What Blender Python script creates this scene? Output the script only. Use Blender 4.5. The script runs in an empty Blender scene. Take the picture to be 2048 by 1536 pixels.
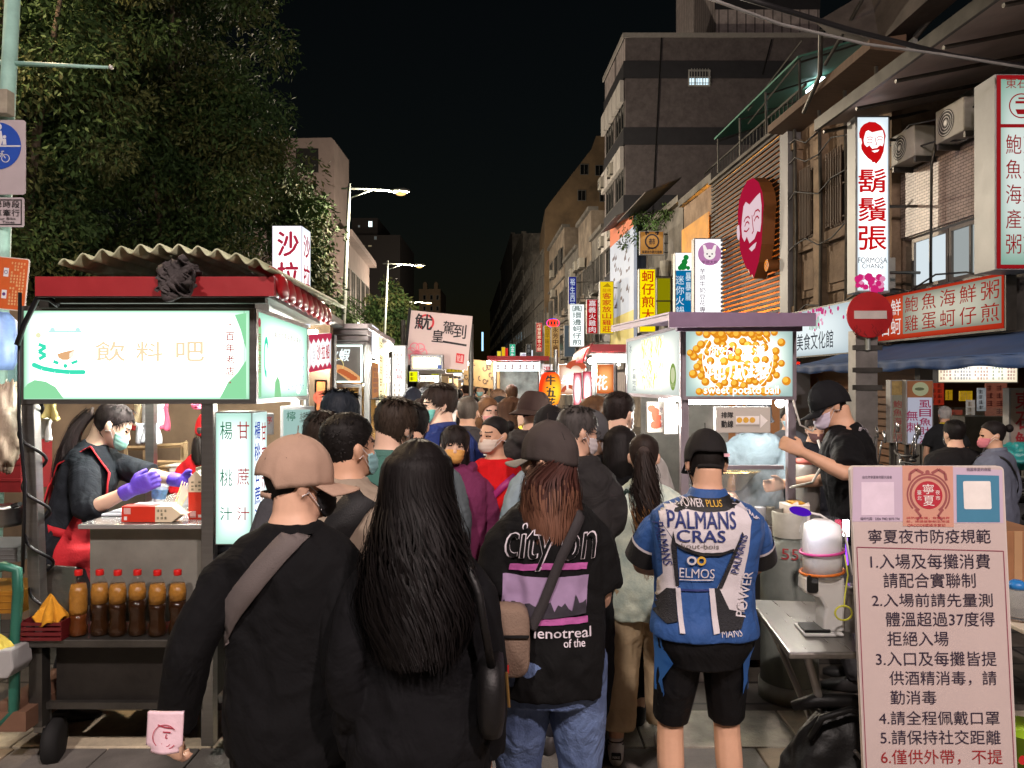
import bpy,bmesh,math,random
import numpy as np
from mathutils import Vector,Matrix,noise
from mathutils.bvhtree import BVHTree
random.seed(7);np.random.seed(7)
PI=math.pi
SC=bpy.context.scene
COL=SC.collection
R=math.radians
# ------------ camera, sky, moon, exposure
HC,FPX=1.75,1538.0
cam=bpy.data.cameras.new("camera");cam.sensor_width=36;cam.lens=36*FPX/2048
cam.clip_start=0.05;cam.clip_end=1500
cam_o=bpy.data.objects.new("camera",cam);COL.objects.link(cam_o)
cam_o.location=(0,0,HC);cam_o.rotation_euler=(PI/2,0,0)
SC.camera=cam_o
w=bpy.data.worlds.new("World");SC.world=w;w.use_nodes=True
nt=w.node_tree;bg=nt.nodes["Background"]
sky=nt.nodes.new("ShaderNodeTexSky");sky.sky_type='NISHITA';sky.sun_disc=False
sky.sun_elevation=R(3);sky.sun_rotation=R(200)
nt.links.new(sky.outputs[0],bg.inputs[0]);bg.inputs[1].default_value=0.002
sun=bpy.data.lights.new("moon",'SUN');sun.energy=0.012;sun.angle=R(10);sun.color=(.8,.88,1)
sun_o=bpy.data.objects.new("moon",sun);COL.objects.link(sun_o);sun_o.rotation_euler=(R(50),0,R(-20))
SC.view_settings.view_transform='Standard';SC.view_settings.look='None'
SC.view_settings.exposure=0.0;SC.view_settings.gamma=1.0
SC.cycles.use_denoising=True;SC.cycles.max_bounces=6;SC.cycles.diffuse_bounces=3
SC.cycles.glossy_bounces=3;SC.cycles.transmission_bounces=6;SC.cycles.transparent_max_bounces=12
SC.cycles.sample_clamp_indirect=4;SC.cycles.caustics_reflective=False;SC.cycles.caustics_refractive=False
def P(px,py,Y):
 return Vector(((px-1024)/FPX*Y,Y,HC+(768-py)/FPX*Y))
def PX(px,Y):return(px-1024)/FPX*Y
def PZ(py,Y):return HC+(768-py)/FPX*Y
FAC=lambda Y:7.0-.061*Y
def FY(px):return 7.0/((px-1024)/FPX+.061)
# ------------ materials
def lin(c):
 return tuple(((x/255)/12.92 if x/255<=.04045 else((x/255+.055)/1.055)**2.4)for x in c)
MATS={}
def mat(name,rgb,rough=.6,metal=0.,var=.12,scale=6.,bump=0.,bscale=40.,spec=.5,**kw):
 if name in MATS:return MATS[name]
 m=bpy.data.materials.new(name);m.use_nodes=True;MATS[name]=m
 t=m.node_tree;b=t.nodes["Principled BSDF"]
 c=lin(rgb)if max(rgb)>1.001 else rgb
 b.inputs["Roughness"].default_value=rough;b.inputs["Metallic"].default_value=metal
 b.inputs["Specular IOR Level"].default_value=spec
 tc=t.nodes.new("ShaderNodeTexCoord")
 mp=t.nodes.new("ShaderNodeMapping");t.links.new(tc.outputs["Object"],mp.inputs[0])
 mp.inputs["Scale"].default_value=kw.get("stretch",(1,1,1))
 if var>0:
  n=t.nodes.new("ShaderNodeTexNoise");n.inputs["Scale"].default_value=scale;n.inputs["Detail"].default_value=6
  n.inputs["Roughness"].default_value=.65
  t.links.new(mp.outputs[0],n.inputs["Vector"])
  r=t.nodes.new("ShaderNodeValToRGB");r.color_ramp.elements[0].position=.3;r.color_ramp.elements[1].position=.7
  lo=tuple(x*(1-var)for x in c);hi=tuple(min(1,x*(1+var))for x in c)
  if "c2" in kw:lo=lin(kw["c2"])
  r.color_ramp.elements[0].color=(*lo,1);r.color_ramp.elements[1].color=(*hi,1)
  t.links.new(n.outputs["Fac"],r.inputs[0]);t.links.new(r.outputs[0],b.inputs["Base Color"])
  rm=t.nodes.new("ShaderNodeMapRange");rm.inputs[3].default_value=max(.03,rough-.1);rm.inputs[4].default_value=min(1,rough+.1)
  t.links.new(n.outputs["Fac"],rm.inputs[0]);t.links.new(rm.outputs[0],b.inputs["Roughness"])
 else:
  b.inputs["Base Color"].default_value=(*c,1)
 if bump>0:
  n2=t.nodes.new("ShaderNodeTexNoise");n2.inputs["Scale"].default_value=bscale;n2.inputs["Detail"].default_value=4
  t.links.new(mp.outputs[0],n2.inputs["Vector"])
  bp=t.nodes.new("ShaderNodeBump");bp.inputs["Strength"].default_value=bump;bp.inputs["Distance"].default_value=kw.get("bdist",.01)
  t.links.new(n2.outputs["Fac"],bp.inputs["Height"]);t.links.new(bp.outputs[0],b.inputs["Normal"])
  if kw.get("wrinkle"):
   n3=t.nodes.new("ShaderNodeTexNoise");n3.inputs["Scale"].default_value=5.5;n3.inputs["Detail"].default_value=3;n3.inputs["Distortion"].default_value=1.6
   b2=t.nodes.new("ShaderNodeBump");b2.inputs["Strength"].default_value=kw["wrinkle"];b2.inputs["Distance"].default_value=.05
   t.links.new(mp.outputs[0],n3.inputs["Vector"]);t.links.new(n3.outputs["Fac"],b2.inputs["Height"]);t.links.new(b2.outputs[0],bp.inputs["Normal"])
 if "trans" in kw:
  b.inputs["Transmission Weight"].default_value=kw["trans"];b.inputs["IOR"].default_value=kw.get("ior",1.45)
 if "alpha" in kw:b.inputs["Alpha"].default_value=kw["alpha"]
 if "sheen" in kw:b.inputs["Sheen Weight"].default_value=kw["sheen"]
 if "sss" in kw:
  b.inputs["Subsurface Weight"].default_value=kw["sss"];b.inputs["Subsurface Radius"].default_value=(.012,.005,.003)
  b.inputs["Subsurface Scale"].default_value=1.0
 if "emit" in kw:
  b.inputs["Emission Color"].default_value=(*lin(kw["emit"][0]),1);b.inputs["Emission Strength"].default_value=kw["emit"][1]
 return m
def emat(rgb,s,name=None):
 name=name or "glow_%d_%d_%d_%s"%(*rgb,s)
 if name in MATS:return MATS[name]
 m=bpy.data.materials.new(name);m.use_nodes=True;MATS[name]=m
 t=m.node_tree;t.nodes.clear()
 e=t.nodes.new("ShaderNodeEmission");o=t.nodes.new("ShaderNodeOutputMaterial")
 e.inputs[0].default_value=(*lin(rgb),1);e.inputs[1].default_value=s
 t.links.new(e.outputs[0],o.inputs[0])
 return m
def panel(rgb_e,rgb_c,se,sc,name,pw=3.0):
 """backlit sheet: tubes behind the middle, weaker light at its rim"""
 if name in MATS:return MATS[name]
 m=bpy.data.materials.new(name);m.use_nodes=True;MATS[name]=m
 t=m.node_tree;t.nodes.clear()
 o=t.nodes.new("ShaderNodeOutputMaterial");e=t.nodes.new("ShaderNodeEmission");t.links.new(e.outputs[0],o.inputs[0])
 uv=t.nodes.new("ShaderNodeUVMap");sp=t.nodes.new("ShaderNodeSeparateXYZ");t.links.new(uv.outputs[0],sp.inputs[0])
 def mth(op,a,b=None):
  n=t.nodes.new("ShaderNodeMath");n.operation=op
  for i,x in enumerate((a,b)):
   if x is None:continue
   if isinstance(x,(int,float)):n.inputs[i].default_value=x
   else:t.links.new(x,n.inputs[i])
  return n.outputs[0]
 fs=[]
 for ax in(0,1):
  d=mth('ABSOLUTE',mth('MULTIPLY',mth('SUBTRACT',sp.outputs[ax],.5),2.0))
  fs.append(mth('SUBTRACT',1.0,mth('POWER',d,pw)))
 f=mth('MULTIPLY',fs[0],fs[1])
 mx=t.nodes.new("ShaderNodeMix");mx.data_type='RGBA'
 mx.inputs["A"].default_value=(*lin(rgb_e),1);mx.inputs["B"].default_value=(*lin(rgb_c),1)
 t.links.new(f,mx.inputs["Factor"]);t.links.new(mx.outputs["Result"],e.inputs[0])
 t.links.new(mth('ADD',se,mth('MULTIPLY',f,sc-se)),e.inputs[1])
 return m
 # ------------ mesh builder
class MB:
 def __init__(s):s.v=[];s.f=[];s.m=[];s.mi=0;s.uv={}
 def add(s,vs,fs,mi=None):
  o=len(s.v);s.v+=[tuple(x)for x in vs]
  for f in fs:s.f.append(tuple(i+o for i in f));s.m.append(s.mi if mi is None else mi)
  return s
 def box(s,x0,x1,y0,y1,z0,z1):
  return s.add([(x0,y0,z0),(x1,y0,z0),(x1,y1,z0),(x0,y1,z0),(x0,y0,z1),(x1,y0,z1),(x1,y1,z1),(x0,y1,z1)],[(3,2,1,0),(4,5,6,7),(0,1,5,4),(1,2,6,5),(2,3,7,6),(3,0,4,7)])
 def fbox(s,fr,x0,x1,y0,y1,n0,n1):
  vs=[fr.p(x,y,n)for n in(n0,n1)for(x,y)in((x0,y0),(x1,y0),(x1,y1),(x0,y1))]
  return s.add(vs,[(3,2,1,0),(4,5,6,7),(0,1,5,4),(1,2,6,5),(2,3,7,6),(3,0,4,7)])
 def fquad(s,fr,x0,x1,y0,y1,n=0):
  i=len(s.f);s.add([fr.p(x0,y0,n),fr.p(x1,y0,n),fr.p(x1,y1,n),fr.p(x0,y1,n)],[(0,1,2,3)])
  s.uv[i]=[(0,0),(1,0),(1,1),(0,1)];return s
 def quad(s,a,b,c,d):
  i=len(s.f);s.add([a,b,c,d],[(0,1,2,3)]);s.uv[i]=[(0,0),(1,0),(1,1),(0,1)];return s
 def prism(s,pts,vec):
  n=len(pts);vec=Vector(vec);a=[Vector(p)for p in pts]
  return s.add(a+[p+vec for p in a],[tuple(range(n))[::-1],tuple(range(n,2*n))]+[(i,(i+1)%n,(i+1)%n+n,i+n)for i in range(n)])
 def fprism(s,fr,pts,n0,n1):return s.prism([fr.p(x,y,n0)for x,y in pts],fr.N*(n1-n0))
 def fpoly(s,fr,pts,n):return s.add([fr.p(x,y,n)for x,y in pts],[tuple(range(len(pts)))])
 def fdisc(s,fr,cx,cy,r,n,k=24,ry=None):
  ry=ry or r;return s.fpoly(fr,[(cx+r*math.cos(2*PI*i/k),cy+ry*math.sin(2*PI*i/k))for i in range(k)],n)
 def fring(s,fr,cx,cy,r0,r1,n,k=28,a0=0,a1=2*PI,sy=1):
  for i in range(k):
   a,b=a0+(a1-a0)*i/k,a0+(a1-a0)*(i+1)/k
   s.fpoly(fr,[(cx+r*math.cos(t),cy+sy*r*math.sin(t))for r,t in((r0,a),(r1,a),(r1,b),(r0,b))],n)
  return s
 def fstroke(s,fr,pts,wd,n):
  for(x0,y0),(x1,y1)in zip(pts,pts[1:]):
   d=math.hypot(x1-x0,y1-y0)or 1;nx,ny=-(y1-y0)/d*wd/2,(x1-x0)/d*wd/2
   s.fpoly(fr,[(x0-nx,y0-ny),(x1-nx,y1-ny),(x1+nx,y1+ny),(x0+nx,y0+ny)],n)
  return s
 def tube(s,pts,r,n=8,caps=True):
  pts=[Vector(p)for p in pts];rs=r if isinstance(r,(list,tuple))else[r]*len(pts)
  rings=[];up=Vector((.13,.21,.97))
  for i,p in enumerate(pts):
   d=(pts[min(i+1,len(pts)-1)]-pts[max(i-1,0)])
   d=d.normalized()if d.length>1e-9 else Vector((0,0,1))
   u=up-d*up.dot(d)
   if u.length<.05:u=Vector((1,0,0))-d*d.x
   u.normalize();up=u;vv=d.cross(u)
   rings.append([p+(u*math.cos(2*PI*k/n)+vv*math.sin(2*PI*k/n))*rs[i]for k in range(n)])
  return s.loft(rings,caps)
 def loft(s,rings,caps=True):
  n=len(rings[0]);vs=[p for r_ in rings for p in r_];fs=[]
  for i in range(len(rings)-1):
   for k in range(n):
    k2=(k+1)%n;fs.append((i*n+k,i*n+k2,(i+1)*n+k2,(i+1)*n+k))
  if caps:fs.append(tuple(range(n))[::-1]);fs.append(tuple((len(rings)-1)*n+k for k in range(n)))
  return s.add(vs,fs)
 def lathe(s,c,prof,n=20,caps=True,ax=None):
  c=Vector(c);ax=Vector(ax or(0,0,1)).normalized();u=ax.orthogonal().normalized();vv=ax.cross(u)
  return s.loft([[c+ax*z+(u*math.cos(2*PI*k/n)+vv*math.sin(2*PI*k/n))*r for k in range(n)]for r,z in prof],caps)
 def ball(s,c,r,n=10,m=7):
  rx,ry,rz=r if isinstance(r,(tuple,list))else(r,r,r);c=Vector(c)
  rings=[]
  for i in range(m+1):
   t=PI*min(max(i/m,.02),.98)-PI/2
   rings.append([c+Vector((rx*math.cos(t)*math.cos(2*PI*k/n),ry*math.cos(t)*math.sin(2*PI*k/n),rz*math.sin(t)))for k in range(n)])
  return s.loft(rings)
 def grid(s,fn,nu,nv,closed_u=False):
  o=len(s.v);vs=[fn(i/(nu if closed_u else nu-1),j/(nv-1))for j in range(nv)for i in range(nu)]
  fs=[]
  for j in range(nv-1):
   for i in range(nu if closed_u else nu-1):
    i2=(i+1)%nu;fs.append((j*nu+i,j*nu+i2,(j+1)*nu+i2,(j+1)*nu+i))
  return s.add(vs,fs)
 def ribbon(s,pts,ws,side):
  vs=[];fs=[]
  for i,(p,q)in enumerate(zip(pts,ws)):
   p=Vector(p);sd=Vector(side[i]if isinstance(side,list)else side)
   vs+=[p-sd*q/2,p+sd*q/2]
  for i in range(len(pts)-1):fs.append((2*i,2*i+1,2*i+3,2*i+2))
  return s.add(vs,fs)
 def build(s,name,mats,parent=None,smooth=False,bev=0,local=False,solid=0):
  if not isinstance(mats,(list,tuple)):mats=[mats]
  org=ORG.get(parent.name,Vector())if(parent and not local)else Vector()
  me=bpy.data.meshes.new(name)
  me.from_pydata([(x-org.x,y-org.y,z-org.z)for x,y,z in s.v],[],s.f);me.update()
  for m_ in mats:me.materials.append(m_)
  me.polygons.foreach_set("material_index",[min(i,len(mats)-1)for i in s.m])
  if s.uv:
   ul=me.uv_layers.new(name="UVMap")
   for fi,co in s.uv.items():
    for li,c in zip(me.polygons[fi].loop_indices,co):ul.data[li].uv=c
  if smooth:me.polygons.foreach_set("use_smooth",[True]*len(me.polygons))
  o=bpy.data.objects.new(name,me);COL.objects.link(o)
  if parent:o.parent=parent
  ORG[o.name]=org
  if solid:
   q=o.modifiers.new("solid",'SOLIDIFY');q.thickness=solid;q.offset=0
  if bev:
   q=o.modifiers.new("bevel",'BEVEL');q.width=bev;q.segments=2;q.limit_method='ANGLE'
  return o
ORG={}
class Frame:
 def __init__(s,O,U,V=(0,0,1)):
  s.O=Vector(O);s.U=Vector(U).normalized();s.V=Vector(V);s.V=(s.V-s.U*s.V.dot(s.U)).normalized();s.N=s.U.cross(s.V)
 def p(s,x,y,n=0):return s.O+s.U*x+s.V*y+s.N*n
def tag(o,label=None,cat=None,group=None,kind=None):
 if label:o["label"]=label
 if cat:o["category"]=cat
 if group:o["group"]=group
 if kind:o["kind"]=kind
 return o
def thing(name,label,cat,loc=(0,0,0),group=None,rz=0):
 o=bpy.data.objects.new(name,None);COL.objects.link(o);o.empty_display_size=.1
 o.location=loc;o.rotation_euler=(0,0,rz);ORG[o.name]=Vector(loc)
 return tag(o,label,cat,group)
def copy_tree(o,parent=None):
 c=o.copy();COL.objects.link(c);c.parent=parent;ORG[c.name]=ORG.get(o.name,Vector())
 for ch in o.children:copy_tree(ch,c)
 return c
 # ------------ writing
GL={}
def glyph(s,bold=0.0,shear=0.0):
 bold=0;k=(s,bold,shear)
 if k not in GL:
  c=bpy.data.curves.new("glyph",'FONT');c.body=s;c.resolution_u=3;c.offset=bold;c.shear=shear
  o=bpy.data.objects.new("glyph",c);COL.objects.link(o)
  dg=bpy.context.evaluated_depsgraph_get()
  me=bpy.data.meshes.new_from_object(o.evaluated_get(dg))
  v=np.array([(q.co.x,q.co.y)for q in me.vertices])if len(me.vertices)else np.zeros((0,2))
  GL[k]=(v,[tuple(p.vertices)for p in me.polygons])
  bpy.data.meshes.remove(me);bpy.data.objects.remove(o);bpy.data.curves.remove(c)
 return GL[k]
def fit(s,x0,y0,x1,y1,bold=0,keep=False,shear=0,align='c'):
 v,f=glyph(s,bold,shear)
 if len(v)==0:return v,f
 lo,hi=v.min(0),v.max(0);sz=np.maximum(hi-lo,1e-6)
 sc=np.array([(x1-x0),(y1-y0)])/sz
 if keep:sc[:]=sc.min()
 used=sz*sc;off=np.array([x0,y0])+(np.array([x1-x0,y1-y0])-used)/2
 if align=='l':off[0]=x0
 return(v-lo)*sc+off,f
def write(mb,fr,s,x0,y0,x1,y1,n=.004,bold=0,keep=False,shear=0,align='c'):
 v,f=fit(s,x0,y0,x1,y1,bold,keep,shear,align)
 mb.add([fr.p(a,b,n)for a,b in v],f)
 if bold:
  d=bold*.55*min(abs(x1-x0),abs(y1-y0))if len(s)==1 else bold*.5*abs(y1-y0)
  for i,(dx,dy)in enumerate(((1,0),(-1,0),(0,1),(0,-1))):mb.add([fr.p(a+dx*d,b+dy*d,n+.0002*(i+1))for a,b in v],f)
 return mb
def column(mb,fr,s,x0,x1,ytop,ybot,n=.004,bold=0,fill=.86):
 k=len(s);h=(ytop-ybot)/k
 for i,c in enumerate(s):
  yc=ytop-h*(i+.5);e=h*fill/2
  if c==' ':continue
  if c in '·-.':write(mb,fr,c,(x0+x1)/2-e*.25,yc-e*.25,(x0+x1)/2+e*.25,yc+e*.25,n)
  else:write(mb,fr,c,x0,yc-e,x1,yc+e,n,bold)
 return mb
def scribble(mb,fr,x0,x1,y0,y1,rows,n=.004,seed=0,cell=1.0,fill=.7,vert=False):
 """lines of print too small to read"""
 rd=random.Random(seed);h=(y1-y0)/rows
 for r_ in range(rows):
  yb=y1-h*(r_+.5+fill/2);x=x0;hh=h*fill
  while x<x1-hh*cell:
   wd=hh*cell*rd.uniform(.6,1.0)
   if rd.random()<.86:
    for q in range(3):
     yy=yb+hh*(q+.1)/3
     mb.fpoly(fr,[(x,yy),(x+wd*rd.uniform(.6,1),yy),(x+wd,yy+hh*.16),(x,yy+hh*.16)],n)
    xx=x+wd*rd.uniform(.2,.6);mb.fpoly(fr,[(xx,yb),(xx+wd*.18,yb),(xx+wd*.18,yb+hh),(xx,yb+hh)],n)
   x+=hh*cell*1.25
 return mb
def bulb(parent,loc,watts,col=(1,.95,.86),name="bulb",r=.03):  # small bulb plus point light, added as fill under the stall roofs
 c=MB();c.ball(loc,r,12,8);c.build(name,emat((255,248,232),30,"fill_bulb_glow"),parent,True)
 l=bpy.data.lights.new("fill_bulb_light",'POINT');l.energy=watts;l.color=col;l.shadow_soft_size=r*1.6
 lo=bpy.data.objects.new("fill_bulb_light",l);COL.objects.link(lo);lo.parent=parent;lo.location=Vector(loc)-Vector((0,0,r*2.9))-ORG[parent.name]
STEEL=mat("brushed_steel",(150,150,148),.32,.9,.12,3,.08,120,stretch=(1,1,14))
STEELD=mat("dull_steel",(92,90,86),.45,.85,.25,5,.1,60)
ALU=mat("aluminium_frame",(165,163,160),.35,.8,.1,8)
BLACKP=mat("black_plastic",(18,18,20),.45,0,.15,9)
RUBBER=mat("rubber",(16,16,16),.8,0,.2,12)
DARK=mat("dark_recess",(14,13,13),.8,0,.2,3)
GLASS=mat("clear_glass",(235,242,240),.04,0,0,alpha=.10)
CLEARP=mat("clear_plastic",(238,242,244),.12,0,0,alpha=.3)
WHITEP=mat("white_plastic",(225,224,220),.35,0,.05,6)
GREYPOLE=mat("galvanised_pole",(150,156,150),.5,.4,.15,5)
TEALPOLE=mat("mint_painted_pole",(150,190,178),.5,0,.2,6,.1,30)
# ------------ people
TMP=bpy.data.scenes.new("tmp_scene")
def tmp_depsgraph():
 with bpy.context.temp_override(scene=TMP,view_layer=TMP.view_layers[0]):return bpy.context.evaluated_depsgraph_get()
def remesh(mb,vox,smooth=3,fac=.5):
 me=bpy.data.meshes.new("t");me.from_pydata([tuple(v)for v in mb.v],[],mb.f)
 bm=bmesh.new();bm.from_mesh(me);bmesh.ops.recalc_face_normals(bm,faces=bm.faces);bm.to_mesh(me);bm.free()
 o=bpy.data.objects.new("t",me);TMP.collection.objects.link(o)
 q=o.modifiers.new("r",'REMESH');q.mode='VOXEL';q.voxel_size=vox;q.adaptivity=0
 if smooth:
  q=o.modifiers.new("s",'SMOOTH');q.iterations=smooth;q.factor=fac
 dg=tmp_depsgraph()
 ev=o.evaluated_get(dg).to_mesh()
 n=len(ev.vertices);co=np.empty(n*3);ev.vertices.foreach_get("co",co);co=co.reshape(-1,3)
 no=np.empty(n*3);ev.vertices.foreach_get("normal",no);no=no.reshape(-1,3)
 fs=[tuple(p.vertices)for p in ev.polygons]
 bpy.data.objects.remove(o);bpy.data.meshes.remove(me)
 return co,no,fs
def finish(name,co,fs,mats,parent,idx=None):
 me=bpy.data.meshes.new(name);me.from_pydata(co.tolist(),[],fs);me.update()
 for m_ in(mats if isinstance(mats,(list,tuple))else[mats]):me.materials.append(m_)
 if idx is not None:me.polygons.foreach_set("material_index",idx)
 me.polygons.foreach_set("use_smooth",[True]*len(me.polygons))
 o=bpy.data.objects.new(name,me);COL.objects.link(o);o.parent=parent
 ORG[o.name]=Vector();return o
def folds(co,no,amp,seed=0,fz=5.0,fx=11.0):
 if amp<=0:return co
 out=co.copy();s0=seed*3.7;amp*=1.7
 for i in range(len(co)):
  x,y,z=co[i]
  d=noise.noise((x*fx+s0,y*fx,z*fz+x*4))+.55*noise.noise((x*19+z*9,y*19+s0,z*15-x*8))
  d=(1-abs(d)*1.6)*.6+d*.5
  out[i]+=no[i]*d*amp
 return out
def ell(c,u,v,n=16,p=2.0):
 r_=[]
 for k in range(n):
  a=2*PI*k/n;ca,sa=math.cos(a),math.sin(a)
  r_.append(c+u*(abs(ca)**(2/p)*(1 if ca>=0 else-1))+v*(abs(sa)**(2/p)*(1 if sa>=0 else-1)))
 return r_
def limb(mb,pts,rs,n=12,flat=1.0,up=Vector((0,1,0))):
 """tapered limb through pts; each segment is subdivided so bends stay round"""
 pts=[Vector(p)for p in pts]
 q=[];qr=[]
 for i in range(len(pts)-1):
  for t in(0,.34,.67):q.append(pts[i].lerp(pts[i+1],t));qr.append(rs[i]+(rs[i+1]-rs[i])*t)
 q.append(pts[-1]);qr.append(rs[-1])
 for _ in range(1):
  q=[q[0]]+[q[i]*.5+(q[i-1]+q[i+1])*.25 for i in range(1,len(q)-1)]+[q[-1]]
 mb.tube(q,qr,n);return mb
def ik(a,t,l1,l2,pole):
 a,t=Vector(a),Vector(t);d=t-a;L=min(d.length,(l1+l2)*.995)
 if d.length<1e-6:d=Vector((0,0,-1))
 d.normalize();t2=a+d*L
 x=(l1*l1-l2*l2+L*L)/(2*L);h=math.sqrt(max(0,l1*l1-x*x))
 p=Vector(pole);p=p-d*p.dot(d)
 p=p.normalized()if p.length>1e-6 else d.orthogonal().normalized()
 return a+d*x+p*h,t2
HT=np.array([[.000,.018,.082,.040],[.012,.040,.094,.008],[.035,.053,.096,-.045],[.070,.064,.094,-.074],[.100,.070,.091,-.088],[.125,.0735,.091,-.096],[.155,.0745,.088,-.100],[.180,.069,.077,-.094],[.200,.055,.058,-.077],[.216,.034,.033,-.050],[.225,.006,.001,-.018]])
def hp(z,a,off=0.0):
 zz=min(max(z,0),.225)
 w_=np.interp(zz,HT[:,0],HT[:,1]);f_=np.interp(zz,HT[:,0],HT[:,2]);b_=np.interp(zz,HT[:,0],HT[:,3])
 yc,dp=(f_+b_)/2,(f_-b_)/2
 p=Vector((w_*math.sin(a),yc+dp*math.cos(a),z))
 if off:
  d=(p-Vector((0,-.005,.115 if z>.115 else z))).normalized();p=p+d*off
 return p
def skin(tone):return mat("skin_%d_%d_%d"%tone,tone,.52,0,.07,14,.06,220,spec=.35,bdist=.002)
SKINS=[(214,172,146),(204,160,132),(222,184,160),(190,146,120)]
def hairmat(rgb):return mat("hair_%d_%d_%d"%rgb,rgb,.62,0,.35,30,.2,90,spec=.22,stretch=(1,1,.15))
BLACKH,DARKH,BROWNH,GREYH,AUBURN=(20,17,16),(30,24,21),(74,50,34),(82,80,78),(64,36,30)
TOR_M=[(.78,.120,.095,0),(.84,.158,.108,-.004),(.92,.166,.116,-.006),(1.0,.152,.106,0),(1.1,.150,.102,.004),(1.2,.163,.110,.004),(1.3,.176,.112,-.002),(1.365,.174,.098,-.010),(1.41,.132,.080,-.014),(1.445,.074,.066,-.014),(1.49,.056,.058,-.006),(1.56,.054,.060,.0)]
TOR_F=[(.78,.125,.095,0),(.84,.165,.110,-.006),(.92,.168,.116,-.010),(1.0,.142,.098,0),(1.08,.130,.090,.006),(1.18,.140,.104,.012),(1.28,.154,.114,.012),(1.355,.156,.092,-.006),(1.40,.112,.074,-.012),(1.44,.058,.056,-.012),(1.49,.049,.050,-.004),(1.56,.048,.052,.0)]
def hand(mb,wp,d,nrm,side,curl=.5,sc=1.0,fl=None,thumb=.7):
 """palm, four fingers of unequal length and a thumb leaving the side of the palm"""
 d=Vector(d).normalized();nrm=Vector(nrm);nrm=(nrm-d*nrm.dot(d)).normalized();l=d.cross(nrm)*side
 wp=Vector(wp)
 rings=[ell(wp+d*t*sc+l*o*sc,l*a*sc,nrm*b*sc,12,2.4)for t,a,b,o in((-.012,.026,.020,0),(.02,.032,.017,0),(.055,.040,.015,0),(.085,.040,.012,0),(.096,.034,.009,0))]
 mb.loft(rings)
 for i,(o,L)in enumerate(zip((.030,.010,-.011,-.030),(.070,.079,.073,.058))):
  c=curl if fl is None else fl[i]
  p=wp+d*.084*sc+l*o*sc;dd=d+l*o*1.2;dd.normalize();pts=[p];ang=0
  for seg in(.45,.32,.25):
   ang+=c*.85;v_=dd*math.cos(ang)+nrm*math.sin(ang);p=p+v_*L*seg*sc;pts.append(p)
  mb.tube(pts,[.0098*sc,.0090*sc,.0084*sc,.0066*sc],8)
 p=wp+d*.025*sc+l*.026*sc;v1=(d*.7+l*.75+nrm*thumb*.5).normalized();v2=(d*.9+l*.15+nrm*thumb).normalized()
 mb.tube([p,p+v1*.034*sc,p+v1*.034*sc+v2*.026*sc,p+v1*.034*sc+v2*.048*sc],[.0135*sc,.0112*sc,.0098*sc,.0072*sc],8)
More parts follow.
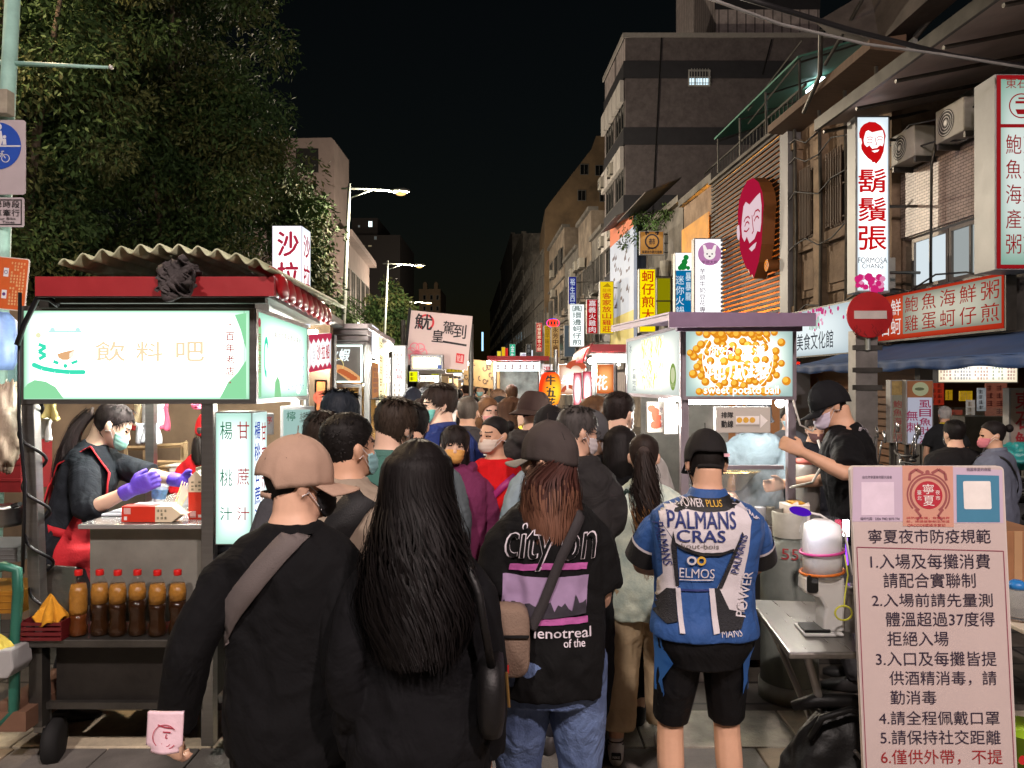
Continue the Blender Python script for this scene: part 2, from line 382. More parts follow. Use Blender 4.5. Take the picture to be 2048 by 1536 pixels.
class Person:
 def __init__(s,label,px,ytop,Y,yaw=0,sex='m',h=None,lean=0,side=0,head=(0,0,0),bw=1.0,fat=1.0,tone=0,vox=.010,top=None,bottom=None,shoes=None,arms=None,feet=None,hair=None,mask=None,hat=None,group="people in the night market crowd",glasses=None,gloves=None,curl=(.5,.5),seed=None,palm=(None,None),fingers=None,x_off=0,brow=True,headsc=.98):
  s.seed=seed if seed is not None else int(px*7+ytop);s.rd=random.Random(s.seed)
  s.vox=vox;s.hatkind=hat
  ztop=PZ(ytop,Y);tl=R(lean)
  ext=.036 if hat else .010
  if h is None:h=ztop-ext if not lean else ztop
  s.s=h/1.70;s.Y=Y
  s.root=thing("person",label,"person",(PX(px,Y)+x_off,Y,0),group,R(yaw))
  s.T=Matrix.Translation((0,0,.93))@Matrix.Rotation(-tl,4,'X')@Matrix.Rotation(R(side),4,'Y')@Matrix.Translation((0,0,-.93))
  hy,hpit,hr=head
  s.H=s.T@Matrix.Translation((0,.012,1.466))@Matrix.Rotation(R(hy),4,'Z')@Matrix.Rotation(R(-hpit),4,'X')@Matrix.Rotation(R(hr),4,'Y')@Matrix.Scale(headsc,4)
  s.tor=[(z,hw*(1+(bw-1)*(1 if z>.97 else .4))*fat if z<1.43 else hw,hd*(fat if z<1.43 else 1),yc)for z,hw,hd,yc in(TOR_M if sex=='m' else TOR_F)]
  shx=(.168 if sex=='m' else .148)*bw
  s.sh={q:s.T@Vector((q*shx,-.012,1.372))for q in(-1,1)}
  s.hipx=.088
  s.arm={};arms=arms or{}
  for q in(-1,1):
   t=arms.get(q,'down');pole=Vector((q*.5,-.6,-.25))
   if t=='down':t=Vector((q*(shx+.075),.03,.86))
   elif t=='phone':t=Vector((q*.07,.30,1.10));pole=Vector((q*.6,-.3,-1))
   else:
    if isinstance(t,dict):pole=Vector(t.get('pole',pole));t=t['t']
    if t[0]=='w':
     wv=P(t[1],t[2],t[3])-Vector(s.root.location);t=Matrix.Rotation(-R(yaw),3,'Z')@wv/s.s
    t=Vector(t)
   e,wr=ik(s.sh[q],t,.285,.255,pole);s.arm[q]=(s.sh[q],e,wr)
  s.leg={};feet=feet or{}
  for q in(-1,1):
   f=Vector(feet.get(q,(q*.105,0,.085)));hip=Vector((q*s.hipx,0,.87))
   k,a=ik(hip,f,.405,.40,(q*.12,1,0));s.leg[q]=(hip,k,a)
  sk=skin(SKINS[tone]);s.sk=sk
  # --- the body: one surface
  b=MB();s.torso(b,0,.78,1.56)
  for q in(-1,1):
   S,E,W_=s.arm[q];fr=fat
   limb(b,[S+(s.T.to_3x3()@Vector((-q*.05,0,-.03))),S.lerp(E,.3),E,E.lerp(W_,.35),W_],[.034*fr,.047*fr,.038,.039,.027])
   d=(W_-E).normalized();nr=palm[0 if q<0 else 1]or Vector((-q,.35,0))
   hand(b,W_,d,nr,q,curl[0 if q<0 else 1],1.0,fingers)
   h_,k_,a_=s.leg[q];limb(b,[h_,h_.lerp(k_,.5),k_,k_.lerp(a_,.35),a_+Vector((0,-.012,0))],[.088*fr,.076*fr,.055,.057,.037])
   fo=a_;b.loft([ell(fo+Vector((0,y,z)),Vector((w2,0,0)),Vector((0,0,h2)),10)for y,z,w2,h2 in((-.065,-.045,.022,.03),(-.03,-.035,.033,.045),(.05,-.05,.036,.03),(.12,-.062,.042,.018),(.165,-.066,.03,.012))])
  s.headmesh(b)
  b.v=[tuple(Vector(v)*s.s)for v in b.v]
  co,no,fs=remesh(b,vox,2)
  Hi=s.H.inverted();idx=[0]*len(fs)
  if vox<.016 and mask!='back':
   M4=np.array(Hi);ctr=np.array([co[list(f)].mean(0)for f in fs])/s.s
   L=ctr@M4[:3,:3].T+M4[:3,3]
   ax=np.abs(L[:,0])
   eye=(np.abs(ax-.032)<.015)&(np.abs(L[:,2]-.112)<.0048)&(L[:,1]>.065)
   br=(np.abs(ax-.034)<.021)&(np.abs(L[:,2]-.132-.05*(.03-np.abs(ax-.03))*.3)<.0036)&(L[:,1]>.06)&brow
   lip=(ax<.024)&(np.abs(L[:,2]-.046)<.008)&(L[:,1]>.088)
   idx=(eye*1+br*2+lip*3).clip(0,3).astype(int).tolist()
  s.body=finish("body",co,fs,[sk,mat("eye_dark",(28,20,18),.2,0,0),mat("eyebrow",(38,30,26),.8,0,.1),mat("lips",(168,92,84),.45,0,.05)],s.root,idx)
  s.top=s.bottom=None
  if bottom:s.mkbottom(**bottom)
  if top:s.mktop(**top)
  if shoes:s.mkshoes(**shoes)
  if gloves:s.mkgloves(gloves,palm,curl,fingers)
  s.hairobj=None
  if hair:s.mkhair(**hair)
  if mask and mask!='back':s.mkmask(mask)
  if hat:s.mkhat(**hat)
  if glasses:s.mkglasses(glasses)
 def torso(s,mb,fit_,z0,z1,loose=0,flare=0,n=20,dz=0):
  T3=s.T.to_3x3();zs=sorted({z0,z1}|{t[0]for t in s.tor if z0<t[0]<z1})
  Z=np.array(s.tor);rings=[];wmax=max(t[1]for t in s.tor if t[0]<1.37)
  for z in zs:
   hw,hd,yc=(np.interp(z,Z[:,0],Z[:,k])for k in(1,2,3))
   if z<1.34:hw+=(wmax-hw)*loose;hd+=(.118-hd)*loose
   if z<1.0:hw+=flare*(1.0-z);hd+=flare*(1.0-z)
   k=fit_ if z<1.40 else fit_*max(.35,1-(z-1.40)*14)
   low=z<.93
   TT=Matrix.Identity(4)if low else s.T;T_=Matrix.Identity(3)if low else T3
   rings.append(ell(TT@Vector((0,yc,z+dz)),T_@Vector((hw+k,0,0)),T_@Vector((0,hd+k,0)),n,2.35))
  mb.loft(rings);return mb
 def headmesh(s,b):
  H=s.H;rings=[]
  for z in(.0,.006,.015,.03,.05,.07,.09,.105,.12,.14,.16,.18,.195,.207,.216,.222,.225):
   rings.append([H@hp(z,2*PI*k/24)for k in range(24)])
  b.loft(rings)
  g=MB()
  g.tube([(0,.088,.122),(0,.101,.098),(0,.112,.078),(0,.103,.066)],[.006,.009,.0125,.010],8)
  for q in(-1,1):
   g.ball((q*.012,.098,.070),(.009,.011,.008))
   g.ball((q*.032,.080,.112),(.015,.010,.010))
   g.tube([(q*.012,.090,.129),(q*.03,.090,.134),(q*.052,.076,.130)],[.005,.007,.004],6)
   g.ball((q*.044,.066,.088),(.018,.014,.016))
   g.ball((q*.079,-.012,.098),(.008,.020,.031));g.ball((q*.083,-.022,.106),(.008,.014,.022))
  g.ball((0,.092,.046),(.024,.011,.010));g.ball((0,.086,.018),(.018,.012,.012))
  b.add([H@Vector(v)for v in g.v],g.f)
 def mktop(s,color,sleeve='long',hem=.84,fit=.016,loose=.3,flare=0,neck=1.455,amp=.006,name="shirt",cuff=None,collar=None,hood=False,rough=.85,sl=.012,weave=160,placket=None,collar_h=.03,mat_=None):
  b=MB();s.fit=fit;s.torso(b,fit,hem,neck,loose,flare)
  T3=s.T.to_3x3()
  for q in(-1,1):
   S,E,W_=s.arm[q];up=S+(T3@Vector((-q*.06,0,-.012)))
   if sleeve=='none':continue
   if sleeve=='long':pts,rs=[up,S.lerp(E,.3),E,E.lerp(W_,.45),E.lerp(W_,.96)],[.040,.057,.052,.049,.041]
   elif sleeve=='short':pts,rs=[up,S.lerp(E,.3),S.lerp(E,.62),S.lerp(E,.86)],[.040,.058,.060,.061]
   elif sleeve=='mid':pts,rs=[up,S.lerp(E,.3),E,E.lerp(W_,.3)],[.040,.058,.054,.052]
   limb(b,pts,[r_+sl for r_ in rs])
  if hood:
   b.tube([s.T@Vector((x,y,z))for x,y,z in((-.10,.06,1.43),(-.115,-.03,1.435),(-.06,-.115,1.41),(0,-.135,1.385),(.06,-.115,1.41),(.115,-.03,1.435),(.10,.06,1.43))],[.02,.032,.04,.045,.04,.032,.02],10)
  b.v=[tuple(Vector(v)*s.s)for v in b.v]
  co,no,fs=remesh(b,s.vox,3);co=folds(co,no,amp,s.seed)
  m_=mat_ or mat("cloth_%d_%d_%d_%.2f"%(*color,rough),color,rough,0,.16,5,.3,weave,spec=.2,bdist=.003,wrinkle=.38)
  s.top=finish(name,co,fs,m_,s.root);s.topco=(co,fs)
  s.bvh=BVHTree.FromPolygons([tuple(c)for c in co],fs)
  t_=MB();s.torso(t_,fit+.004,hem,neck,loose,flare,32);s.bvht=BVHTree.FromPolygons([tuple(Vector(v)*s.s)for v in t_.v],t_.f)
  if collar:
   c=MB();ck=mat("cloth_%d_%d_%d"%collar,collar,.85,0,.1,6,.2,160)
   Z0=neck
   def cf(u,v):
    a=2*PI*u;rr=.064+.012*(1-v);return(s.T@Vector((rr*1.12*math.sin(a),-.012-rr*math.cos(a)*1.05,Z0-.02+v*collar_h+.012*math.cos(a))))*s.s
   c.grid(cf,24,4,True);c.build("collar",ck,s.top,True,local=True,solid=.006)
  return s.top
 def mkbottom(s,color,length=1.0,fit=.012,flare=0,kind='trousers',amp=.005,name=None,waist=1.0,rough=.85,mat_=None,weave=140):
  b=MB()
  m_=mat_ or mat("cloth_%d_%d_%d_%.2f"%(*color,rough),color,rough,0,.16,5,.3,weave,spec=.2,bdist=.003,wrinkle=.38)
  if kind=='skirt':
   zb=.93-length*.85;rr=[]
   for z,k in((waist,.0),(.9,.012),(.7,.03+flare),(zb+.1,.05+flare*2),(zb,.055+flare*2.2)):
    rr.append(ell(Vector((0,0,z)),Vector((.16+k,0,0)),Vector((0,.115+k,0)),24))
   b.loft(rr)
  else:
   s.torso(b,fit+.010,.762,waist)
   for q in(-1,1):
    h_,k_,a_=s.leg[q];tot=length
    path=[h_+Vector((0,0,.03)),h_.lerp(k_,.5),k_,k_.lerp(a_,.4),a_+Vector((0,-.008,.0))];rs=[.094,.084,.066+flare,.064+flare,.050+flare*1.4]
    if tot<1:
     cut=tot*2;pp=[];pr=[]
     for i,u in enumerate((0,.5,1,1.4,2)):
      if u<cut:pp.append(path[i]);pr.append(rs[i])
     us=(0,.5,1,1.4,2);j=len(pp)
     t=(cut-us[j-1])/(us[j]-us[j-1]);pp.append(path[j-1].lerp(path[j],t));pr.append(rs[j-1]+(rs[j]-rs[j-1])*t)
     path,rs=pp,pr
    limb(b,path,[r_+fit*.9 for r_ in rs])
  b.v=[tuple(Vector(v)*s.s)for v in b.v]
  co,no,fs=remesh(b,s.vox,3);co=folds(co,no,amp,s.seed+5,7,9)
  s.bottom=finish(name or('skirt' if kind=='skirt' else 'trousers' if length>.7 else 'shorts'),co,fs,m_,s.root)
  s.bvhb=BVHTree.FromPolygons([tuple(c)for c in co],fs)
 def mkshoes(s,color,sole=None):
  m_=mat("shoe_%d_%d_%d"%color,color,.55,0,.08,10,.1,80)
  for q in(-1,1):
   b=MB();a=s.leg[q][2]
   b.loft([ell(a+Vector((0,y,z)),Vector((w2,0,0)),Vector((0,0,h2)),14,2.6)for y,z,w2,h2 in((-.085,-.036,.022,.034),(-.06,-.022,.038,.052),(-.01,-.018,.042,.056),(.05,-.040,.044,.042),(.11,-.052,.048,.030),(.16,-.058,.042,.024),(.19,-.062,.022,.016))])
   b.v=[tuple(Vector(v)*s.s)for v in b.v];o=b.build("shoe",m_,s.root,True,local=True)
   if sole:
    c=MB();c.loft([ell(a+Vector((0,y,-.078)),Vector((w2,0,0)),Vector((0,0,.010)),12,4)for y,w2 in((-.088,.02),(-.075,.037),(0,.043),(.08,.048),(.15,.045),(.19,.022))])
    c.v=[tuple(Vector(v)*s.s)for v in c.v];c.build("sole",mat("sole_%d_%d_%d"%sole,sole,.6),o,True,local=True)
 def mkgloves(s,color,palm,curl,fl):
  for q in(-1,1):
   b=MB();S,E,W_=s.arm[q];d=(W_-E).normalized();nr=palm[0 if q<0 else 1]or Vector((-q,.35,0))
   hand(b,W_,d,nr,q,curl[0 if q<0 else 1],1.10,fl);b.tube([W_-d*.05,W_+d*.01],[.036,.033],12)
   b.v=[tuple(Vector(v)*s.s)for v in b.v];co,no,fs=remesh(b,.006,1)
   co=co+no*.003
   finish("glove",co,fs,mat("nitrile_glove",color,.4,0,.1,20,.3,60),s.root)
 def hl(s,a,kind):
  a=abs((a+PI)%(2*PI)-PI)/PI*180
  t={'short':([0,35,62,80,95,125,180],[.172,.168,.150,.118,.112,.052,.030]),'long':([0,25,50,75,95,180],[.176,.170,.150,.10,.04,.02]),'fringe':([0,40,52,70,95,180],[.136,.132,.10,.04,.01,.01]),'pulled':([0,35,62,80,95,125,180],[.180,.174,.155,.120,.112,.055,.035])}[kind]
  return float(np.interp(a,t[0],t[1]))
 def mkhair(s,kind='short',color=BLACKH,th=.018,tufts=0,length=.30,tuftlen=.05,tips=None,width=1.0,wave=.004,part_y=0,push=.0,strand=260,fade=None,side_th=None):
  line='short' if kind in('short','buzz')else 'pulled' if kind in('pony','bun')else 'fringe' if kind in('bobfringe',)else 'long'
  m_=hairmat(color);b=MB();rd=s.rd;SH=s.s;th*=.62;tufts=int(tufts*1.5);st=side_th if side_th is not None else th*.6
  def surf(u,v):
   a=2*PI*u;z0=s.hl(a,line);z=z0+(.2245-z0)*(v**.85)
   t=st+(th-st)*min(1,v*1.5)
   if s.hatkind:t=min(t,.005)
   if v<.02:t*=.35
   aa=abs((a+PI)%(2*PI)-PI)
   nz=noise.noise((math.sin(a)*3+s.seed,math.cos(a)*3,z*16))*.35+1
   p=hp(z,a,t*nz)
   return(s.H@p)*SH
  b.grid(surf,56,22,True)
  mats=[m_,hairmat(tips)if tips else m_]
  o=b.build("hair",mats,s.root,True,local=True,solid=.004)
  s.hairobj=o
  if tufts:
   c=MB()
   for i in range(tufts):
    a=rd.uniform(0,2*PI);z0=s.hl(a,line);v=rd.random()**.8
    if s.hatkind:v*=max(0,.08-z0)/.19
    if s.hatkind and z0>.09:continue
    z=z0+(.222-z0)*v
    t=st+(th-st)*min(1,v*1.5)
    p0=hp(z,a,t*.75);L=tuftlen*rd.uniform(.6,1.25)
    fl=rd.uniform(-.5,.5);p1=hp(max(z-L*.55,z0-.008),a+fl*.35,t+.004*rd.random()+.0015);p2=hp(max(z-L,z0-.018),a+fl*.7,t+.006*rd.uniform(-.6,1))
    if v>.8:
     dr=Vector((math.sin(a),math.cos(a),0));p1=p0+dr*L*.5+Vector((0,0,.003));p2=p0+dr*L*.95-Vector((0,0,.006))
    sd=Vector((math.cos(a),-math.sin(a),rd.uniform(-.3,.3))).normalized()
    pts=[(s.H@q)*SH for q in(p0,p1,p2)]
    c.ribbon(pts,[.005*SH,.007*SH,.001],(s.H.to_3x3()@sd))
   c.build("hair_tufts",m_,o,True,local=True)
  if kind in('long','bob','bobfringe','pony'):
   L=length;lv=[]
   n=14
   n=18
   for i in range(n+1):
    t=i/n;z=.215-(L+.215)*t
    if kind=='pony':
     t=(.15-z)/(.15+L);back=-.118-.02*math.sin(t*3)-push*t
     if z>.115:continue
     ww=.030+.030*math.sin(min(1,(.115-z)/.25)*PI*.6);dd=.028+.012*t
     if t>.85:ww*=(1.15-t)/.3
     lv.append((z,ww,dd,back));continue
    hz=min(max(z,.0),.225);w_,f_,b_=(float(np.interp(max(hz,.15)if q_!=2 else hz,HT[:,0],HT[:,q_]))for q_ in(1,2,3));tk=.010 if s.hatkind else th
    lo=min(1,max(0,(.19-z)/.05));yf=(f_+tk*.6)*(1-lo)+.028*lo;yb=b_-tk*1.1-.006;ww=w_+tk*1.1+.006
    if z<.10:
     g_=min(1,(.10-z)/.36);g_=g_*g_*(3-2*g_);ww+=((.090+.012*min(1,(.10-z)/.3))*width-ww)*g_;yb+=(-.118-yb)*g_
     if z<.02 and not kind.startswith('bob'):e_=min(1,(.02-z)/.16);yf+=(-.055-yf)*e_;yb+=(-.150-push*t-yb)*e_
     if kind.startswith('bob'):yb+=.012*g_
    if t>.8 and not kind.startswith('bob'):ww*=1-(t-.8)*1.5
    lv.append((z,ww,(yf-yb)/2,(yf+yb)/2))
   if s.hatkind:lv=[q_ for q_ in lv if q_[0]<=.08]
   HT_=s.H;T_=s.T@Matrix.Translation((0,.012,1.475))
   def place(p,z):
    k=min(1,max(0,(z+.02)/.14));return(HT_@p)*k+(T_@p)*(1-k)
   c=MB()
   c.loft([[place(q,z)*SH for q in ell(Vector((0,bk,z)),Vector((ww*.93,0,0)),Vector((0,dd*.9,0)),24)]for z,ww,dd,bk in lv])
   for i,f in enumerate(c.f):
    zc=min(c.v[j][2]for j in f)
    c.m[i]=1 if tips and(zc/SH<1.475-L*.35)else 0
   c.build("hair_fall",mats,o,True,local=True)
   c=MB()
   for i in range(strand):
    a=rd.uniform(0,2*PI)if kind=='pony' else rd.uniform(R(62),R(298));ph=rd.uniform(0,6);wv=wave*rd.uniform(.5,1.6);en=rd.uniform(.94,1.04)if rd.random()<.8 else rd.uniform(.7,.95);pts=[];sds=[]
    out=rd.uniform(.96,1.025)
    for z,ww,dd,bk in lv:
     if s.hatkind and z>.075:continue
     q=Vector((ww*out*math.sin(a),bk+dd*out*math.cos(a),.2-(.2-z)*en))
     q+=Vector((math.sin(ph+z*16)*wv,math.cos(ph+z*13)*wv,0))*min(1,max(0,(.15-z)*4))
     pts.append(place(q,z)*SH);sds.append(Vector((math.cos(a),-math.sin(a),0)))
    nn=len(pts);wd=rd.uniform(.003,.0065)
    k0=len(c.f);c.ribbon(pts,[wd*SH*(1 if j<nn*.7 else max(.12,(nn-j)/(nn*.3)))for j in range(nn)],sds)
    if tips:
     for j in range(k0,len(c.f)):c.m[j]=1 if(j-k0)>nn*rd.uniform(.35,.6)else 0
   c.build("hair_strand",mats,o,True,local=True)["kind"]="stuff"
  if kind=='bun':
   c=MB();c.ball(hp(.15,PI,.035),(.036,.034,.036),14,10);c.v=[tuple((s.H@Vector(v))*SH)for v in c.v];c.build("bun",m_,o,True,local=True)
  if kind=='pony':
   c=MB();c.lathe(hp(.118,PI,.028),[(.026,-.008),(.031,0),(.026,.008)],14,ax=(0,1,.4));c.v=[tuple((s.H@Vector(v))*SH)for v in c.v];c.build("hair_tie",mat("hair_tie_cloth",(60,48,44),.8),o,True,local=True)
 def mkmask(s,color):
  m_=mat("mask_%d_%d_%d"%color,color,.75,0,.05,12,.1,200)
  b=MB()
  def mf(u,v):
   a=R(-74+148*u);z=-.002+.094*v;k=math.cos(a*1.15)**2 if abs(a)<1.36 else 0
   off=.006+.022*k*math.sin(v*PI*.92+.15)+.0018*math.sin(v*22)
   zz=z*(1-.25*(1-math.cos(a)))+.016*(1-math.cos(a))
   return(s.H@hp(max(zz,.004),a,off))*s.s
  b.grid(mf,22,12);o=b.build("face_mask",m_,s.root,True,local=True,solid=.0015)
  e=MB()
  for q in(-1,1):
   for z0 in(.03,.078):e.tube([(s.H@p)*s.s for p in(hp(z0,q*R(70),.007),hp((z0+.1)/2+.02,q*R(90),.010),Vector((q*.088,-.018,.105 if z0>.05 else .075)))],.0013,5)
  e.build("ear_loop",mat("ear_loop_white",(225,225,225),.7),o,local=True)
 def mkglasses(s,color):
  b=MB()
  for q in(-1,1):
   pts=[Vector((q*.034+.021*math.cos(t),.104-.10*abs(q*.034+.021*math.cos(t)-q*.02)*.15,.110+.016*math.sin(t)))for t in[2*PI*k/16 for k in range(17)]]
   b.tube([(s.H@p)*s.s for p in pts],.0016*s.s,6);b.tube([(s.H@p)*s.s for p in(Vector((q*.055,.098,.114)),Vector((q*.078,.03,.116)),Vector((q*.080,-.02,.108)))],.0018,6)
  b.tube([(s.H@p)*s.s for p in(Vector((-.013,.104,.113)),Vector((.013,.104,.113)))],.0016,6)
  b.build("spectacles",mat("frame_%d_%d_%d"%color,color,.3,.5,0),s.root,local=True)
 def mkhat(s,kind='cap',color=(30,30,32),yaw=0,brim=None,th=.022,drop=0,opening=False,tilt=0,rough=.85):
  m_=mat("hat_%d_%d_%d"%color,color,rough,0,.12,9,.3,180,spec=.2,bdist=.002);H=s.H@Matrix.Translation((0,-.004,drop))@Matrix.Rotation(R(yaw),4,'Z')@Matrix.Rotation(R(-tilt),4,'X');SH=s.s
  b=MB()
  def dome(z,a,off):
   w_=.0755+off;d_=.099+off;zb=.112;t=min(1,max(0,(z-zb)/.146));k=(1-t**2.5)**.52-max(0,zb-z)*1.6
   return Vector((w_*k*math.sin(a),-.006+d_*k*math.cos(a),z))
  if kind in('cap','beanie','bucket'):
   lo=.088 if kind=='cap' else .085 if kind=='beanie' else .10
   def df(u,v):
    a=2*PI*u;fr_=math.cos(a);z=lo+(.020*max(0,fr_)+.022*math.sin(a)**2-.006*max(0,-fr_))*(kind=='cap')+(.259-lo)*(1-(1-v)**1.5)
    if kind=='cap' and opening and fr_<-.55:z+=max(0,.052*math.sqrt(max(0,1-((1+fr_)/.45)**2)))*(1-v)**1.2
    if kind=='bucket':return(H@(dome(min(z,.238),a,th*(.55+.5*(1-v)))if z<.236 else dome(.2365+.003*v,a,0)*(1 if v<.999 else 1)-Vector((0,0,.0))))*SH
    o_=th*.16+.0105+(.002*math.sin(a*40)if kind=='beanie' else .0016*math.cos(a*6)**8)
    o_+=.004*noise.noise((math.sin(a)*4,math.cos(a)*4+s.seed,z*22))
    return(H@dome(z,a,o_))*SH
   b.grid(df,72,18,True)
  o=b.build({'cap':'cap','beanie':'beanie','bucket':'bucket_hat'}[kind],m_,s.root,True,local=True,solid=.003)
  s.hat=o;s.hatH=H;s.hatdome=dome
  if kind=='cap':
   c=MB()
   bm_=mat("hat_%d_%d_%d"%brim,brim,rough,0,.1,9,.3,180)if brim else m_
   def bf(u,v):
    a=R(-64+128*u);base=dome(.114,a,th*.16+.0105);L=.082*math.cos(a*.98)**.5 if abs(a)<1.5 else 0
    return(H@Vector((base.x*(1+.10*v),base.y+L*v,.112-.012*v-.34*(base.x**2)*8*v+.004)))*SH
   c.grid(bf,26,8);c.build("brim",bm_,o,True,local=True,solid=.004)
   d=MB();d.ball((H@Vector((0,-.006,.2555)))*SH,.0065*SH,10,6);d.build("button",m_,o,True,local=True)
   e=MB()
   for k in range(6):
    a=2*PI*(k+.5)/6;e.tube([(H@dome(.112+.144*t,a,th*.16+.0118))*SH for t in(.5,.65,.8,.9,.97)],.0016,5)
   e.build("seam",mat("hat_seam_%d_%d_%d"%color,tuple(int(q_*.72)for q_ in color),.9),o,True,local=True)
   if opening:
    g=MB()
    g.ribbon([(H@dome(.080,PI+R(x),th*.16-.004))*SH for x in range(-44,45,8)],[.015*SH]*12,H.to_3x3()@Vector((0,0,1)))
    g.build("strap",m_,o,True,local=True,solid=.003)
  if kind=='bucket':
   c=MB()
   def rf(u,v):
    a=2*PI*u;p=dome(.112,a,th);d=Vector((math.sin(a),math.cos(a),0));return(H@(p+d*.05*v-Vector((0,0,.032*v))))*SH
   c.grid(rf,40,5,True);c.build("brim",m_,o,True,local=True,solid=.003)
   # --- things laid on the clothes
 def project(s,bvh,x,z,back=True,off=.004):
  d=Vector((0,1 if back else-1,0));h=bvh.ray_cast(Vector((x,-d.y*.8,z)),d)
  if h[0]is None:
   h2=bvh.find_nearest(Vector((x,-d.y*.15,z)));return h2[0]+h2[1]*off,h2[1]
  return h[0]-d*off*.8+h[1]*off*.7,h[1]
 def decal(s,verts,faces,back=True,off=.004,bvh=None,maxlen=.016):
  """drape flat artwork (x, z in the person's own metres) over a garment"""
  bvh=bvh or s.bvh
  me=bpy.data.meshes.new("d");me.from_pydata([(a,0,b_)for a,b_ in verts],[],faces)
  bm=bmesh.new();bm.from_mesh(me);bpy.data.meshes.remove(me)
  bmesh.ops.triangulate(bm,faces=bm.faces)
  for _ in range(6):
   es=[e for e in bm.edges if e.calc_length()>maxlen]
   if not es:break
   bmesh.ops.subdivide_edges(bm,edges=es,cuts=1)
   bmesh.ops.triangulate(bm,faces=bm.faces)
  mb=MB();bm.verts.ensure_lookup_table()
  vs=[s.project(bvh,v.co.x,v.co.z,back,off+.00012*(i%7))[0]for i,v in enumerate(bm.verts)]
  for i,v in enumerate(bm.verts):v.index=i
  mb.add(vs,[tuple(v.index for v in f.verts)for f in bm.faces]);bm.free();return mb
 def decal_poly(s,name,pts,m_,parent=None,**k):
  return s.decal(pts,[tuple(range(len(pts)))],**k).build(name,m_,parent or s.top,True,local=True)
 def decal_text(s,name,txt,x0,z0,x1,z1,m_,bold=0,rot=0,parent=None,shear=0,keep=False,**k):
  v,f=fit(txt,x0,z0,x1,z1,0,keep,shear)
  if bold:
   d_=bold*.6*abs(z1-z0);n_=len(v);v=np.concatenate([v+np.array(o_)*d_ for o_ in((0,0),(1,.4),(-1,-.4))]);f=[tuple(i+n_*k for i in q)for k in range(3)for q in f]
  if rot:
   c=np.array([(x0+x1)/2,(z0+z1)/2]);a=R(rot);v=(v-c)@np.array([[math.cos(a),math.sin(a)],[-math.sin(a),math.cos(a)]])+c
  return s.decal([tuple(q)for q in v],f,**k).build(name,m_,parent or s.top,False,local=True)
 def band(s,pts,wd,m_,name="strap",parent=None,both=True,off=.006,thick=.003,bvh=None,fronts=None):
  """a strap across the body: back run pts=[(x,z)...], front run mirrored"""
  bvh=bvh or s.bvht;mb=MB()
  for back,run in((True,pts),(False,fronts if fronts else(pts if both else None))):
   if not run:continue
   q=[];N=16
   for i in range(len(run)-1):
    for k in range(N):t=k/N;q.append((run[i][0]+(run[i+1][0]-run[i][0])*t,run[i][1]+(run[i+1][1]-run[i][1])*t))
   q.append(run[-1])
   d=Vector((run[-1][0]-run[0][0],0,run[-1][1]-run[0][1])).normalized();pr=Vector((-d.z,0,d.x))
   vs=[]
   for x,z in q:
    for e in(-.5,0,.5):vs.append(s.project(bvh,x+pr.x*wd*e,z+pr.z*wd*e,back,off)[0])
   vs=[Vector(v)for v in vs]
   for _ in range(4):
    w2=list(vs)
    for i in range(3,len(vs)-3):w2[i]=vs[i]*.5+(vs[i-3]+vs[i+3])*.25
    vs=[a if abs(a.y)>=abs(b_.y)else Vector((b_.x,b_.y,b_.z))for a,b_ in zip(w2,vs)]
   fs=[]
   for i in range(len(q)-1):
    for e in(0,1):fs.append((3*i+e,3*i+e+1,3*i+e+4,3*i+e+3))
   mb.add(vs,fs)
  return mb.build(name,m_,parent or s.root,True,local=True,solid=thick)
 def world(s,v):return Vector(s.root.location)+Matrix.Rotation(s.root.rotation_euler[2],3,'Z')@(Vector(v)*s.s)
